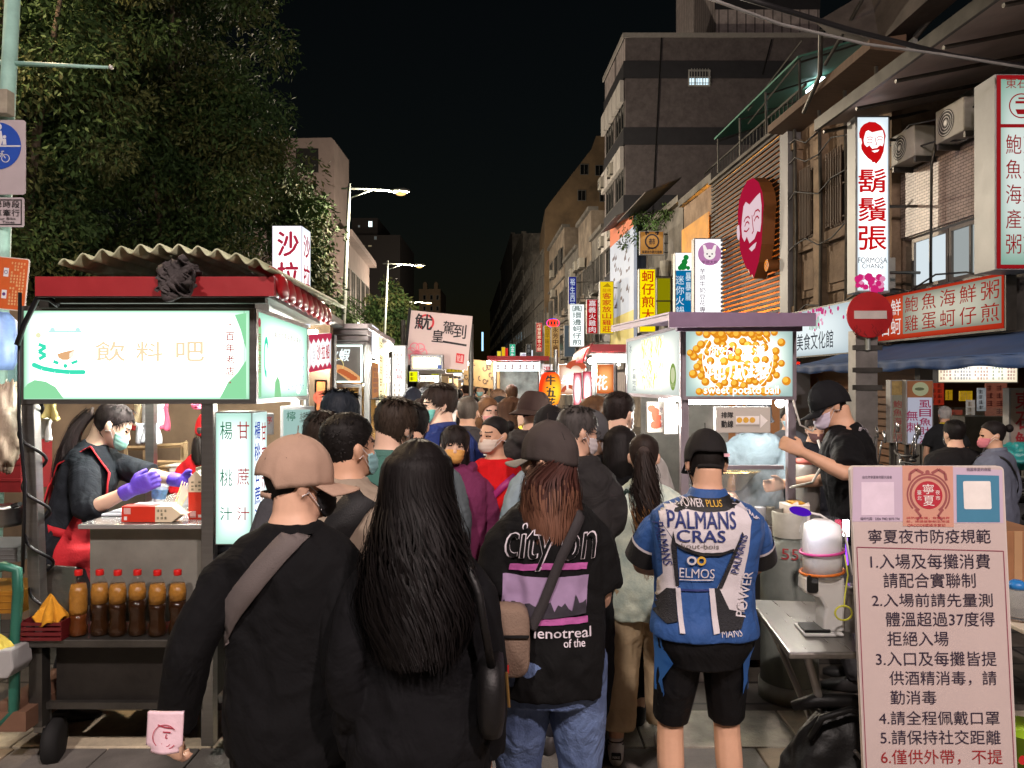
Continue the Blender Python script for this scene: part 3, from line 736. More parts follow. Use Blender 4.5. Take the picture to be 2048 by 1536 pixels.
 # ------------ ground
def brickmat(name,c1,c2,mortar,sc,bw=.5,rh=.25,ms=.02,rough=.75,bump=.6,stretch=(1,1,1)):
 m=bpy.data.materials.new(name);m.use_nodes=True;t=m.node_tree;b=t.nodes["Principled BSDF"];b.inputs["Roughness"].default_value=rough
 tc=t.nodes.new("ShaderNodeTexCoord");mp=t.nodes.new("ShaderNodeMapping");mp.inputs["Scale"].default_value=stretch;t.links.new(tc.outputs["Object"],mp.inputs[0])
 k=t.nodes.new("ShaderNodeTexBrick");k.inputs["Scale"].default_value=sc;k.inputs["Brick Width"].default_value=bw;k.inputs["Row Height"].default_value=rh
 k.inputs["Mortar Size"].default_value=ms;k.inputs["Color1"].default_value=(*lin(c1),1);k.inputs["Color2"].default_value=(*lin(c2),1);k.inputs["Mortar"].default_value=(*lin(mortar),1)
 k.inputs["Bias"].default_value=0
 t.links.new(mp.outputs[0],k.inputs["Vector"])
 n=t.nodes.new("ShaderNodeTexNoise");n.inputs["Scale"].default_value=3.5;n.inputs["Detail"].default_value=8;n.inputs["Roughness"].default_value=.7;t.links.new(tc.outputs["Object"],n.inputs["Vector"])
 mx=t.nodes.new("ShaderNodeMix");mx.data_type='RGBA';mx.blend_type='MULTIPLY';mx.inputs["Factor"].default_value=.75
 r=t.nodes.new("ShaderNodeValToRGB");r.color_ramp.elements[0].color=(.45,.42,.40,1);r.color_ramp.elements[1].color=(1.15,1.12,1.08,1);r.color_ramp.elements[0].position=.3;r.color_ramp.elements[1].position=.68
 t.links.new(n.outputs["Fac"],r.inputs[0]);t.links.new(k.outputs["Color"],mx.inputs["A"]);t.links.new(r.outputs[0],mx.inputs["B"]);t.links.new(mx.outputs["Result"],b.inputs["Base Color"])
 n3=t.nodes.new("ShaderNodeTexNoise");n3.inputs["Scale"].default_value=90;t.links.new(tc.outputs["Object"],n3.inputs["Vector"])
 ad=t.nodes.new("ShaderNodeMath");ad.operation='MULTIPLY_ADD';ad.inputs[1].default_value=.25;t.links.new(n3.outputs["Fac"],ad.inputs[0]);
 iv=t.nodes.new("ShaderNodeMath");iv.operation='SUBTRACT';iv.inputs[0].default_value=1;t.links.new(k.outputs["Fac"],iv.inputs[1]);t.links.new(iv.outputs[0],ad.inputs[2])
 bp=t.nodes.new("ShaderNodeBump");bp.inputs["Strength"].default_value=bump;bp.inputs["Distance"].default_value=.008;t.links.new(ad.outputs[0],bp.inputs["Height"]);t.links.new(bp.outputs[0],b.inputs["Normal"])
 return m
g=MB();g.add([(-300,-60,0),(300,-60,0),(300,600,0),(-300,600,0)],[(0,1,2,3)])
tag(g.build("ground",mat("asphalt",(62,60,58),.8,0,.3,2.5,.5,140,bdist=.006)),kind="structure")
g=MB();g.add([(-9,4.1,.004),(6.9,4.1,.004),(-6,210,.004),(-22,210,.004)],[(0,1,2,3)])
tag(g.build("road",brickmat("road_pavers",(100,94,86),(76,73,70),(36,34,32),1,.6,.3,.012,.62)),kind="structure")
rd=random.Random(3)
g=MB();x=-5.
while x<6:
 wd=rd.uniform(.55,1.0);g.mi=rd.choice((0,0,1));g.box(x+.004,x+wd-.004,3.665,4.075,0,.022);x+=wd
tag(g.build("stone_band",[mat("granite_pale",(204,190,162),.7,0,.2,4,.4,120,c2=(138,130,114)),mat("granite_grey",(168,162,146),.7,0,.2,5,.4,120,c2=(118,114,106))],bev=.006),kind="structure")
g=MB()
for j in range(14):
 y1=3.66-j*.30;x=-5-(j%2)*.22
 while x<6:g.mi=rd.choice((0,1,1));g.box(x+.004,x+.436,y1-.293,y1-.003,0,.018+rd.uniform(0,.002));x+=.44
tag(g.build("pavement",[mat("paver_warm",(146,132,112),.75,0,.25,6,.4,130),mat("paver_grey",(116,112,106),.75,0,.25,6,.4,130)],bev=.005),kind="structure")
# ------------ buildings
def facframe(Y0,Y1,off=0):return Frame((FAC(Y1)+off,Y1,0),(FAC(Y0)-FAC(Y1),Y0-Y1,0))
def faclen(Y0,Y1):return math.hypot(FAC(Y0)-FAC(Y1),Y0-Y1)
PANE=mat("dark_window_glass",(20,22,24),.12,0,.2,2,spec=.7)
WFR=mat("window_frame_grey",(112,110,106),.5,.5,.15,6)
def window(root,fr,x0,x1,y0,y1,n=0,pane=None,frame=None,mull=1,bars=False,proud=.05):
 a=MB();t=.055
 a.fbox(fr,x0,x1,y0,y0+t,n+.002,n+proud);a.fbox(fr,x0,x1,y1-t,y1,n+.002,n+proud)
 a.fbox(fr,x0,x0+t,y0+t,y1-t,n+.002,n+proud);a.fbox(fr,x1-t,x1,y0+t,y1-t,n+.002,n+proud)
 for k in range(1,mull+1):
  xx=x0+(x1-x0)*k/(mull+1);a.fbox(fr,xx-.02,xx+.02,y0+t,y1-t,n+.002,n+proud*.8)
 if bars:
  for k in range(1,8):xx=x0+(x1-x0)*k/8;a.fbox(fr,xx-.012,xx+.012,y0,y1,n+proud+.10,n+proud+.124)
  for yy in(y0+.1,(y0+y1)/2,y1-.1):a.fbox(fr,x0,x1,yy-.012,yy+.012,n+proud+.075,n+proud+.1)
 f=a.build("window",frame or WFR,root);b=MB();b.fquad(fr,x0+t,x1-t,y0+t,y1-t,n+.012);b.build("pane",pane or PANE,f)
 return f
def shell(root,Y0,Y1,z0,z1,D,m,name="wall",off=0):
 b=MB();a=[(FAC(Y0)+off,Y0),(FAC(Y0)+off+D,Y0),(FAC(Y1)+off+D,Y1),(FAC(Y1)+off,Y1)]
 b.prism([(x,y,z0)for x,y in a],(0,0,z1-z0));return b.build(name,m,root)
def aircon(label,fr,x,y,n,w=.8,h=.55,group="air conditioner boxes on the facades"):
 r=thing("air_conditioner",label,"air conditioner",fr.p(x,y,n),group)
 b=MB();b.fbox(fr,x-w/2,x+w/2,y,y+h,n,n+.32);b.build("casing",mat("yellowed_casing",(158,154,144),.5,0,.15,4),r,bev=.015)
 c=MB();c.fdisc(fr,x-w*.12,y+h/2,h*.40,n+.323,24);f=c.build("fan_grille",mat("grille_dark",(58,56,54),.6,.3,.2,20),r)
 d=MB()
 for k in range(4):d.fring(fr,x-w*.12,y+h/2,h*(.08+.09*k),h*(.095+.09*k),.326+n,20)
 d.fdisc(fr,x-w*.12,y+h/2,h*.07,n+.328,12);d.build("guard_ring",WHITEP,f)
 e=MB();e.fbox(fr,x-w/2,x-w/2+.04,y-.08,y-.002,n-.05,n+.3);e.fbox(fr,x+w/2-.04,x+w/2,y-.08,y-.002,n-.05,n+.3);e.build("bracket",STEELD,r)
 return r
BEIGE=mat("stained_render",(136,124,110),.85,0,.3,1.2,.4,30,c2=(84,74,64))
OLDST=mat("old_stone_render",(132,114,96),.85,0,.3,1.6,.5,26,c2=(92,72,54))
CONC=mat("weathered_concrete",(112,108,102),.9,0,.3,1.0,.4,24,c2=(60,58,55))
YA0,YA1=7.2,12.3
A=thing("shop_building","two storey corner shop house with white tiled band and blue awning at right","building",(FAC(9.6),9.6,0))
shell(A,YA0,YA1,4.05,5.1,6,brickmat("white_wall_tiles",(196,176,166),(186,166,158),(96,84,80),1,.11,.045,.005,.4,.5,(1,1,1)),"tile_band")
fa=facframe(YA0,YA1);la=faclen(YA0,YA1)
b=MB()
T=brickmat("facade_tiles",(202,184,176),(190,172,164),(92,80,76),1,.115,.046,.005,.4,.4)
cl=bpy.data.objects.new("tile_cladding",None)
b.add([(0,0,0),(la,0,0),(la,1.02,0),(0,1.02,0),(0,0,.03),(la,0,.03),(la,1.02,.03),(0,1.02,.03)],[(3,2,1,0),(4,5,6,7),(0,1,5,4),(1,2,6,5),(2,3,7,6),(3,0,4,7)])
o=b.build("tile_cladding",T,A,local=True);
M_=Matrix((fa.U,fa.V,fa.N)).transposed().to_4x4();M_.translation=fa.p(0,4.07,.004)-A.location;o.matrix_local=M_
shell(A,YA0,YA1,5.1,6.6,6,CONC,"upper_wall",.9)
shell(A,YA0,YA1,3.2,4.05,6,mat("white_partition",(190,188,184),.7),"back_wall",.35)
shell(A,YA0,YA1,2.3,3.2,6,CONC,"lintel",.05)
WLIT=emat((222,234,240),.95,"window_room_light")
for k in range(5):
 x0=.3+k*.92;window(A,fa,x0,x0+.9,3.22,4.0,-.02,emat((205,214,214),.55,"window_room_dim")if k%2 else WLIT,mat("window_alu",(120,114,108),.5,.5),1)
c=MB()
cf=[(-.9,6.35),(1.35,5.85)]
for(n0,y0),(n1,y1)in zip(cf,cf[1:]):c.prism([fa.p(-.1,y0,n0),fa.p(la,y0,n0),fa.p(la,y1,n1),fa.p(-.1,y1,n1)],(0,0,.05))
c.build("canopy",mat("canopy_sheet",(176,160,150),.5,.3,.2,2,.2,10),A)
c=MB();c.fbox(fa,-.12,la,5.80,5.98,1.352,1.40)
for k in range(6):c.tube([fa.p(k*la/5,5.76,1.3),fa.p(k*la/5,6.22,-.85)],.03,6)
c.build("canopy_frame",STEELD,A)
c=MB();nn=26
c.grid(lambda u,v:fa.p(-1.2+(la+1.2)*u,2.40-.34*v-.05*math.sin(v*PI),.1+1.25*v+.012*math.sin(u*60)),60,8)
c.grid(lambda u,v:fa.p(-1.2+(la+1.2)*u,2.06-.13*v+.018*math.sin(u*34)*v,1.351+.02*math.sin(u*90+1)*v),110,4)
c.build("awning",mat("blue_awning_cloth",(44,74,122),.7,0,.2,3,.3,20),A,True,solid=.006)
c=MB();c.fbox(fa,-.3,la,0,2.3,-3.6,-3.5);c.fbox(fa,-.3,la,2.32,2.36,-3.5,0);c.build("shop_back_wall",mat("shop_wall",(150,128,96),.7,0,.3,2),A)
c=MB();c.fbox(fa,.0,.14,0,2.3,-.5,-.2);c.fbox(fa,1.55,1.69,0,2.3,-1.2,-1.05);c.fbox(fa,2.6,2.72,0,2.3,-1.2,-1.05);c.fbox(fa,3.9,4.02,0,2.3,-1.2,-1.05);c.build("shop_column",mat("anthracite_column",(60,58,58),.6),A)
c=MB();c.fbox(fa,.5,4.9,2.28,2.31,-2.4,-2.28);c.fbox(fa,.5,4.9,2.28,2.31,-1.6,-1.5);c.build("ceiling_lamp",emat((255,240,214),9),A)
YB0,YB1=12.3,16.2
B=thing("old_building","old brown rendered building with pilasters and a timber eave beside the slatted wall","building",(FAC(14),14,0))
shell(B,YB0,YB1,2.2,7.0,7,OLDST);fb=facframe(YB0,YB1);lb=faclen(YB0,YB1)
c=MB()
for x in(.12,1.25,2.6,lb-.2):c.fbox(fb,x-.16,x+.16,2.3,6.6,.003,.16);c.fbox(fb,x-.2,x+.2,6.602,6.8,.003,.22);c.fbox(fb,x-.22,x+.22,3.2,3.36,.162,.21)
c.build("pilaster",mat("pilaster_render",(146,126,104),.85,0,.3,2.5,.4,30,c2=(104,84,64)),B)
c=MB();c.prism([fb.p(-.1,7.0,0),fb.p(-.1,7.05,.6),fb.p(-.1,7.2,.6),fb.p(-.1,7.3,0)],fb.U*(lb+.2));c.build("eave",mat("timber_eave",(96,76,60),.8,0,.3,3,.3,14,stretch=(1,6,1)),B)
for x0,x1 in((.42,1.0),(1.55,2.3),(2.9,3.6)):
 window(B,fb,x0,x1,4.7,6.1,.0,frame=mat("timber_window",(84,66,50),.7),mull=1,bars=True)
 c=MB();c.fbox(fb,x0-.1,x1+.1,4.45,4.66,.003,.12);c.fbox(fb,x0-.1,x1+.1,3.5,4.4,.003,.06);c.fbox(fb,x0+.05,x1-.05,3.65,4.25,.062,.10);c.build("window_apron",OLDST,B)
c=MB()
for x in(.35,1.45,2.45,3.5):c.tube([fb.p(x,2.4,.2),fb.p(x+.05,5,.2),fb.p(x-.03,7,.2)],.035,6)
c.build("drain_pipe",STEELD,B)
c=MB()
for k in range(16):c.fbox(fb,.1,lb,.1+.13*k,.2+.13*k,-.5,-.46)
c.fbox(fb,0,lb,0,2.19,-.62,-.52);c.build("shutter",mat("timber_shutter",(120,84,56),.6,0,.2,4),B)
YC0,YC1=16.45,21.3
Cb=thing("slatted_building","building faced with dark horizontal slats lit orange from below","building",(FAC(18.8),18.8,0))
shell(Cb,YC0,YC1,0,7.25,7,mat("warm_backing_wall",(150,96,50),.8,0,.2,2));fc=facframe(YC0,YC1);lc=faclen(YC0,YC1)
c=MB();z=2.5
while z<7.2:c.fbox(fc,0,lc,z,z+.06,.13,.19);z+=.117
c.build("slat_screen",mat("dark_slat",(36,29,24),.6,0,.2,4),Cb)
c=MB();c.fbox(fc,lc+.01,lc+.42,0,7.3,-.2,.28);c.build("corner_cladding",mat("grey_panel",(122,122,124),.5,.3,.12,2),Cb)
c=MB();c.fbox(fc,-.05,lc,7.262,7.34,-.1,.26);c.build("coping",CONC,Cb)
c=MB()
for x in(.5,1.6,2.8,4.0):c.fbox(fc,x-.12,x+.12,2.36,2.40,.03,.12)
c.build("uplight",emat((255,150,40),26),Cb)
for x in(.5,1.6,2.8,4.0):
 l=bpy.data.lights.new("uplight_lamp",'SPOT');l.energy=3500;l.color=(1,.40,.06);l.spot_size=R(95);l.spot_blend=.8;l.shadow_soft_size=.06
 lo=bpy.data.objects.new("uplight_lamp",l);COL.objects.link(lo);lo.parent=Cb;lo.location=fc.p(x,2.45,.075)-Cb.location;lo.rotation_euler=(fc.V*.98-fc.N*.12).to_track_quat('-Z','Y').to_euler()
rt=thing("roof_terrace","lit rooftop terrace with railing and green corrugated awning above the slats","terrace",(FAC(19)+.6,19,7.35))
ft=facframe(17.0,24.2,.55);lt=faclen(17,24.2)
c=MB()
for k in range(30):c.fbox(ft,k*lt/30,k*lt/30+.02,7.36,8.35,0,.02)
c.fbox(ft,0,lt,8.35,8.4,-.01,.03);c.build("railing",STEELD,rt)
c=MB();c.prism([ft.p(1.5,8.95,.2),ft.p(lt,8.95,.2),ft.p(lt,9.75,-2.4),ft.p(1.5,9.75,-2.4)],(0,0,.05));c.build("roof_sheet",mat("green_sheet",(70,120,104),.6,0,.2,3),rt)
c=MB()
for x in(1.6,3.4,5.2,lt-.1):c.tube([ft.p(x,7.36,.1),ft.p(x,8.95,.12)],.03,6);c.tube([ft.p(x,8.9,.1),ft.p(x,9.7,-2.3)],.025,6)
for yy in(8.6,8.95):c.tube([ft.p(lt*.55,yy,.1),ft.p(lt,yy+.4,.1)],.02,6)
c.build("post",STEELD,rt)
c=MB();c.fbox(ft,1.6,lt-.1,7.36,9.6,-2.6,-2.5);c.build("rear_wall",mat("terrace_wall",(170,172,170),.7,0,.25,3),rt)
c=MB();c.fbox(ft,lt*.62,lt*.62+.9,9.25,9.30,-1.3,-1.22);c.build("tube_lamp",emat((225,250,255),14),rt)
c=MB();rd=random.Random(5)
for k in range(16):x=rd.uniform(lt*.5,lt-.3);c.fbox(ft,x,x+rd.uniform(.15,.4),7.36,7.36+rd.uniform(.3,1.0),-1.4+rd.uniform(0,.8),-.5)
c.build("stored_clutter",mat("clutter_mixed",(150,146,138),.7,0,.5,4),rt)
def oldhouse(name,label,Y0,Y1,H,wm,win,lit=(),bars=(),cat="building",off=0,cols=False,awn=None,storeys=None):
 r=thing(name,label,cat,(FAC((Y0+Y1)/2),(Y0+Y1)/2,0),"old buildings along the right side of the street");shell(r,Y0,Y1,0,H,9,wm,off=off);fr=facframe(Y0,Y1,off);L=faclen(Y0,Y1)
 c=MB();c.fbox(fr,-.03,L+.03,H+.003,H+.22,-.4,.18)
 ns=storeys or max(1,int((H-3)/3.1))
 for q in range(ns):c.fbox(fr,0,L,3.0+3.1*q,3.14+3.1*q,.003,.12)
 c.build("cornice",CONC,r)
 for q in range(ns):
  for k in range(win):
   x0=(k+.18)*L/win;x1=(k+.82)*L/win;z0=3.9+3.1*q
   if z0+1.5>H-.1:continue
   window(r,fr,x0,x1,z0,z0+1.45,.003,pane=(emat((255,178,70),.9,"amber_window")if(q,k)in lit else None),bars=(q,k)in bars,mull=1)
 if cols:
  c=MB()
  for k in range(win+1):
   x=min(max(k*L/win,.15),L-.15);c.lathe(fr.p(x,3.15,.14),[(.17,0),(.14,.3),(.13,2.3),(.19,2.6),(.2,2.8)],12)
  c.build("column",mat("grey_column",(132,130,122),.85,0,.25,3,.3,20),r)
 if awn:
  c=MB()
  for z0 in awn:c.prism([fr.p(.1,z0+.5,.02),fr.p(L-.1,z0+.5,.02),fr.p(L-.1,z0,1.2),fr.p(.1,z0,1.2)],(0,0,.04))
  c.build("sheet_awning",mat("rust_sheet",(84,78,74),.7,.2,.35,3),r)
 return r,fr,L
D_,fd,ld=oldhouse("amber_house","narrow old house with amber lit window left of the slatted wall",21.4,24.6,7.4,OLDST,2,lit=((0,0),(0,1)))
c=MB();c.fbox(fd,.3,ld-.2,4.0,6.6,.14,.16);c.build("amber_panel",mat("ochre_panel",(196,140,60),.7,0,.25,2),D_)
for x in(.8,2.2):
 l=bpy.data.lights.new("facade_spot",'SPOT');l.energy=70;l.color=(1,.55,.14);l.spot_size=R(110);l.shadow_soft_size=.08
 lo=bpy.data.objects.new("facade_spot",l);COL.objects.link(lo);lo.parent=D_;lo.location=fd.p(x,3.2,.9)-D_.location;lo.rotation_euler=(fd.V*.9-fd.N*.55).to_track_quat('-Z','Y').to_euler()
oldhouse("column_house","old grey house with rounded columns and a leafy roof edge",24.7,29.5,7.6,CONC,3,cols=True,awn=(7.9,))
E2,fe,le=oldhouse("sheet_roof_house","low house under a rusty sheet awning in front of the tiled tower",29.6,33.2,7.9,BEIGE,2,bars=((0,0),),awn=(8.2,))
YF0,YF1=33.6,38.5
TILE=brickmat("mosaic_tile_grey",(190,180,182),(178,170,172),(104,98,100),1,.4,.4,.03,.5,.3)
Fb=thing("apartment_tower","tall grey mosaic tiled apartment tower with dark bands and one lit barred window","building",(FAC(36),36,0))
shell(Fb,YF0,YF1,0,16.9,9.5,TILE)
c=MB();x0=PX(1432,YF0+.6);c.box(x0,x0+4.6,YF0+.6,YF1+4,16.92,26);c.build("stair_tower",TILE,Fb)
ff=Frame((FAC(YF0),YF0,0),(1,0,0));fs_=facframe(YF0,YF1);lf=faclen(YF0,YF1)
c=MB()
for z in(3.4,6.3,9.25,12.2,15.1):c.fbox(ff,-.09,9.4,z,z+.75,.003,.05);c.fbox(fs_,-.02,lf+.05,z,z+.75,.003,.06)
fx=Frame((x0,YF0+.6,0),(1,0,0))
for z in(18.4,):c.fbox(fx,-.05,4.62,z,z+.75,.003,.05)
c.build("band",mat("dark_tile_band",(50,50,54),.5,0,.15,4),Fb)
c=MB()
for z in(3.4,6.3,9.25,12.2,15.1):
 for k in range(5):c.fbox(fs_,.1+k*lf/5,(k+1)*lf/5-.06,z-1.0,z-.05,.06,.22)
c.build("white_panel",mat("pale_tile_panel",(186,182,178),.5,0,.12,3),Fb)
for z in(4.2,7.1,10.0,12.95):
 for k in range(2):window(Fb,fs_,.5+k*2.4,2.4+k*2.4,z,z+1.25,.003,mull=2)
xx=PX(1398,YF0)-FAC(YF0);window(Fb,ff,xx-.48,xx+.48,PZ(173,YF0),PZ(140,YF0),.003,pane=emat((200,225,235),1.6,"lit_room"),frame=mat("white_bars",(170,170,166),.6),bars=True,mull=2)
c=MB();c.fbox(ff,-.1,9.4,16.85,17.05,.052,.12);c.fbox(fs_,0,lf+.1,16.85,17.05,.063,.13);c.build("parapet",mat("parapet_pale",(150,146,142),.7),Fb)
for px,pt,pb in((1304,75,440),(1524,80,150)):
 c=MB();xx=PX(px,YF0)-FAC(YF0);c.tube([ff.p(xx,PZ(pb,YF0),.06),ff.p(xx+.4,PZ(pt,YF0),.06)],.03,6);c.build("cable",DARK,Fb)
for k in range(6):aircon("air conditioner box on the street side of the tall tiled tower",fs_,.5+2.4*(k%2),5.6+2.9*(k//2),.07,.7,.5)
rd=random.Random(31)
for b_,fr_,L_,zs_ in((A,fa,la,(5.25,5.6,3.3)),(B,fb,lb,(6.3,3.3,4.6)),(B,fb,lb,(2.5,5.6,6.7))):
 for z_ in zs_:
  c=MB();c.tube([fr_.p(L_*t/8,z_+.12*math.sin(t*1.9+z_)-.10*math.sin(PI*t/8),.24+.03*math.sin(t))for t in range(9)],.014,5);c.build("cable",mat("wire_1",(30,29,30),.6),b_,True)
for x_ in(.9,2.1,3.3):c=MB();c.tube([fa.p(x_,3.25,.10),fa.p(x_+.02,5.0,.10),fa.p(x_+.2,5.3,.14)],.022,6);c.build("drain_pipe",STEELD,A,True)
rd=random.Random(11)
rows=[(38.7,42.5,9.6,CONC,"grey shop house with barred balcony cages beyond the tiled tower"),(42.7,47.5,11.4,BEIGE,"beige four storey house behind the red vegetarian sign"),(47.7,54,10.2,CONC,"stained concrete house behind the yellow column signs"),(54.2,64,12.8,BEIGE,"wide beige block with stacked window cages")]
for i,(a,b_,h,m_,lab)in enumerate(rows):
 r,fr,L=oldhouse("row_house",lab,a,b_,h,m_,3,lit=(),bars=[(0,1),(1,0),(2,2)])
 for k in range(4):aircon("small air conditioner on the %s"%["grey cage fronted house","beige four storey house","stained concrete house","wide beige block"][i],fr,rd.uniform(.6,L-.6),rd.uniform(3.4,h-1.6),.12)
 c=MB()
 for k in range(2):
  x0=L*(.15+.45*k)
  for q in range(9):c.fbox(fr,x0+q*.15,x0+q*.15+.02,6.4,7.9,.5,.52)
  for q in range(4):c.fbox(fr,x0,x0+1.22,6.4+q*.48,6.43+q*.48,.47,.5)
  c.fbox(fr,x0,x0+1.22,6.35,6.39,.12,.5)
 c.build("balcony_cage",STEELD,r)
Gb=thing("sloped_block","big brown block with a slanting roof edge and two dark windows","building",(4,66,0));YG=66
fg=Frame((0,YG,0),(1,0,0))
c=MB();c.fprism(fg,[(PX(1090,YG),0),(PX(1400,YG),0),(PX(1400,YG),PZ(262,YG)),(PX(1192,YG),PZ(272,YG)),(PX(1183,YG),PZ(298,YG)),(PX(1100,YG),PZ(405,YG)),(PX(1090,YG),PZ(420,YG))],-14,0)
c.build("wall",mat("brown_render",(120,100,76),.9,0,.25,.5,.3,10,c2=(84,70,54)),Gb)
for px,py in((1160,328),(1190,330),(1155,380),(1199,382),(1188,425)):window(Gb,fg,PX(px,YG),PX(px+17,YG),PZ(py+22,YG),PZ(py,YG),.003)
Hrows=[(68,78,13.5,"dark slab house with water tanks far along the street"),(79,92,17,"tall dark apartment slab near the end of the street"),(93,112,20,"dark tower slab closing the right side of the street"),(114,150,24,"farthest dark tower on the right side of the street"),(152,215,22,"distant dark block at the vanishing point")]
for a,b_,h,lab in Hrows:
 r,fr,L=oldhouse("distant_block",lab,a,b_,h,CONC,4,storeys=min(5,int(h/3.4)))
L1=thing("stepped_tower","pinkish stepped tower with one dark opening behind the trees at left","building",(-12,45,0));YL=44
fl=Frame((0,YL,0),(1,0,0));PINK=mat("pink_render",(128,114,110),.85,0,.15,1.2)
c=MB();c.fprism(fl,[(PX(566,YL),0),(PX(668,YL),0),(PX(668,YL),PZ(280,YL)),(PX(662,YL),PZ(275,YL)),(PX(566,YL),PZ(277,YL))],-4,0);c.build("wall",PINK,L1)
c=MB();c.fbox(fl,PX(592,YL),PX(637,YL),PZ(345,YL),PZ(297,YL),.003,.02);c.build("opening",DARK,L1)
L2=thing("colonnade_building","pinkish building with tall window strips and sloping roof line beside the lamp post","building",(-10,50,0))
fq=Frame((-7.05-.061*44.5,44.6,0),(-.061,1,0));c=MB();c.fbox(fq,0,12,0,10.3,-6,0);c.build("wall",PINK,L2)
for k in range(5):window(L2,fq,.6+2.3*k,2.2+2.3*k,4,8.8,.003,mull=1)
c=MB();c.fbox(fq,-.2,12.2,10.32,10.7,-6,.5);c.build("cornice",PINK,L2)
L3=thing("office_block","dark office block with a few lit windows far behind the lamps","building",(-18,85,0));f3=Frame((0,85,0),(1,0,0))
c=MB();c.fbox(f3,PX(690,85),PX(800,85),0,PZ(470,85),-12,0);c.fbox(f3,PX(700,85),PX(752,85),PZ(470,85)+.01,PZ(432,85),-10,-1);c.build("wall",mat("dark_office_wall",(46,42,42),.8),L3)
for px,py,w_,h_,m_ in((733,438,9,13,emat((225,250,250),3.0,"far_lit_sign")),(748,472,6,8,emat((170,180,180),.25,"far_dim_room")),(724,490,6,4,emat((220,200,150),.35,"far_warm_room")),(736,490,8,4,emat((220,200,150),.5,"far_warm_room2")),(712,446,5,6,emat((200,210,210),.3,"far_dim_room2"))):
 n0=-.99 if py<470 else .003
 window(L3,f3,PX(px,85),PX(px+w_,85),PZ(py+h_,85),PZ(py,85),n0,pane=m_)
L4=thing("dormer_building","distant pale tower with two round dormers on its roof","building",(-12,110,0));f4=Frame((0,110,0),(1,0,0))
c=MB();c.fbox(f4,PX(838,110),PX(881,110),0,PZ(578,110),-9,0);c.build("wall",mat("pale_far_wall",(128,108,84),.8,0,.15,.6),L4)
c=MB()
for px in(850,872):c.fprism(f4,[(PX(px-4,110),PZ(578,110)+.01),(PX(px+4,110),PZ(578,110)+.01),(PX(px+4,110),PZ(568,110)),(PX(px+2,110),PZ(564,110)),(PX(px-2,110),PZ(564,110)),(PX(px-4,110),PZ(568,110))],-1,0)
c.build("dormer",mat("pale_far_wall",(128,108,84)),L4)
for px in(846,860,872):
 for py in(590,612):window(L4,f4,PX(px,110),PX(px+6,110),PZ(py+10,110),PZ(py,110),.003,mull=0)
 # ------------ trees
def leaves_mesh(name,cl,per,size,mats,parent,seed,spread,aspect=.34,droop=.6):
 r=np.random.RandomState(seed);n=len(cl)*per
 ctr=np.repeat(np.array([c[:3]for c in cl]),per,0);rad=np.repeat(np.array([c[3]for c in cl]),per)
 d=r.normal(size=(n,3));d/=np.linalg.norm(d,axis=1)[:,None]
 pos=ctr+d*(rad*r.rand(n)**.45)[:,None]*np.array([1,1,.75])
 ax=d*.7+r.normal(size=(n,3))*.6;ax[:,2]-=droop;ax/=np.linalg.norm(ax,axis=1)[:,None]
 sd=np.cross(ax,r.normal(size=(n,3)));sd/=np.linalg.norm(sd,axis=1)[:,None]
 L=size*r.uniform(.6,1.3,n)[:,None];W=L*aspect
 nr=np.cross(ax,sd)
 v=np.stack([pos,pos+ax*L*.5+sd*W*.5+nr*L*.08,pos+ax*L,pos+ax*L*.5-sd*W*.5+nr*L*.08],1).reshape(-1,3)
 v-=np.array(ORG[parent.name])
 me=bpy.data.meshes.new(name);me.vertices.add(4*n);me.vertices.foreach_set("co",v.ravel())
 me.loops.add(4*n);me.loops.foreach_set("vertex_index",np.arange(4*n));me.polygons.add(n);me.polygons.foreach_set("loop_start",np.arange(n)*4)
 me.update();me.validate()
 for m_ in mats:me.materials.append(m_)
 me.polygons.foreach_set("material_index",np.repeat(r.randint(0,len(mats),len(cl)),per)if True else 0)
 o=bpy.data.objects.new(name,me);COL.objects.link(o);o.parent=parent;ORG[o.name]=ORG[parent.name];return o
LEAF=[mat("leaf_deep",(44,64,34),.65,0,.25,8,spec=.15),mat("leaf_mid",(60,80,42),.65,0,.25,8,spec=.15),mat("leaf_olive",(78,84,48),.65,0,.25,8,spec=.15)]
BARK=mat("bark",(88,76,62),.95,0,.3,6,.8,18,stretch=(1,1,.3))
def tree(label,base,blobs,ncl,per,size,seed,limbs=8,group="street trees at left",cr=(.35,.7)):
 r=random.Random(seed);t=thing("tree",label,"tree",base,group);base=Vector(base)
 cl=[]
 tot=sum(b_[3]*b_[5]for b_ in blobs)
 for x,y,z,rx,ry,rz in blobs:
  for k in range(int(ncl*rx*rz/tot)):
   d=Vector((r.gauss(0,1),r.gauss(0,1),r.gauss(0,1))).normalized();q=r.uniform(.55,1.0)if r.random()<.8 else r.uniform(.2,.6)
   cl.append((x+d.x*rx*q,y+d.y*ry*q,z+d.z*rz*q,r.uniform(*cr)))
 leaves_mesh("crown",cl,per,size,LEAF,t,seed,1)
 top=max(b_[2]for b_ in blobs);m=MB()
 cx=sum(b_[0]for b_ in blobs)/len(blobs);cy=sum(b_[1]for b_ in blobs)/len(blobs)
 fork=base+Vector((0,0,2.6));m.tube([base,base+Vector((.05,0,1.3)),fork,Vector((cx,cy,top))],[.24,.19,.17,.05],12)
 for k in range(limbs):
  c_=r.choice(cl);e=Vector(c_[:3]);s0=fork.lerp(Vector((cx,cy,top)),r.uniform(0,.6));m.tube([s0,s0.lerp(e,.5)+Vector((0,0,.3)),e],[.085,.05,.015],7)
 m.build("trunk",BARK,t,True);return t
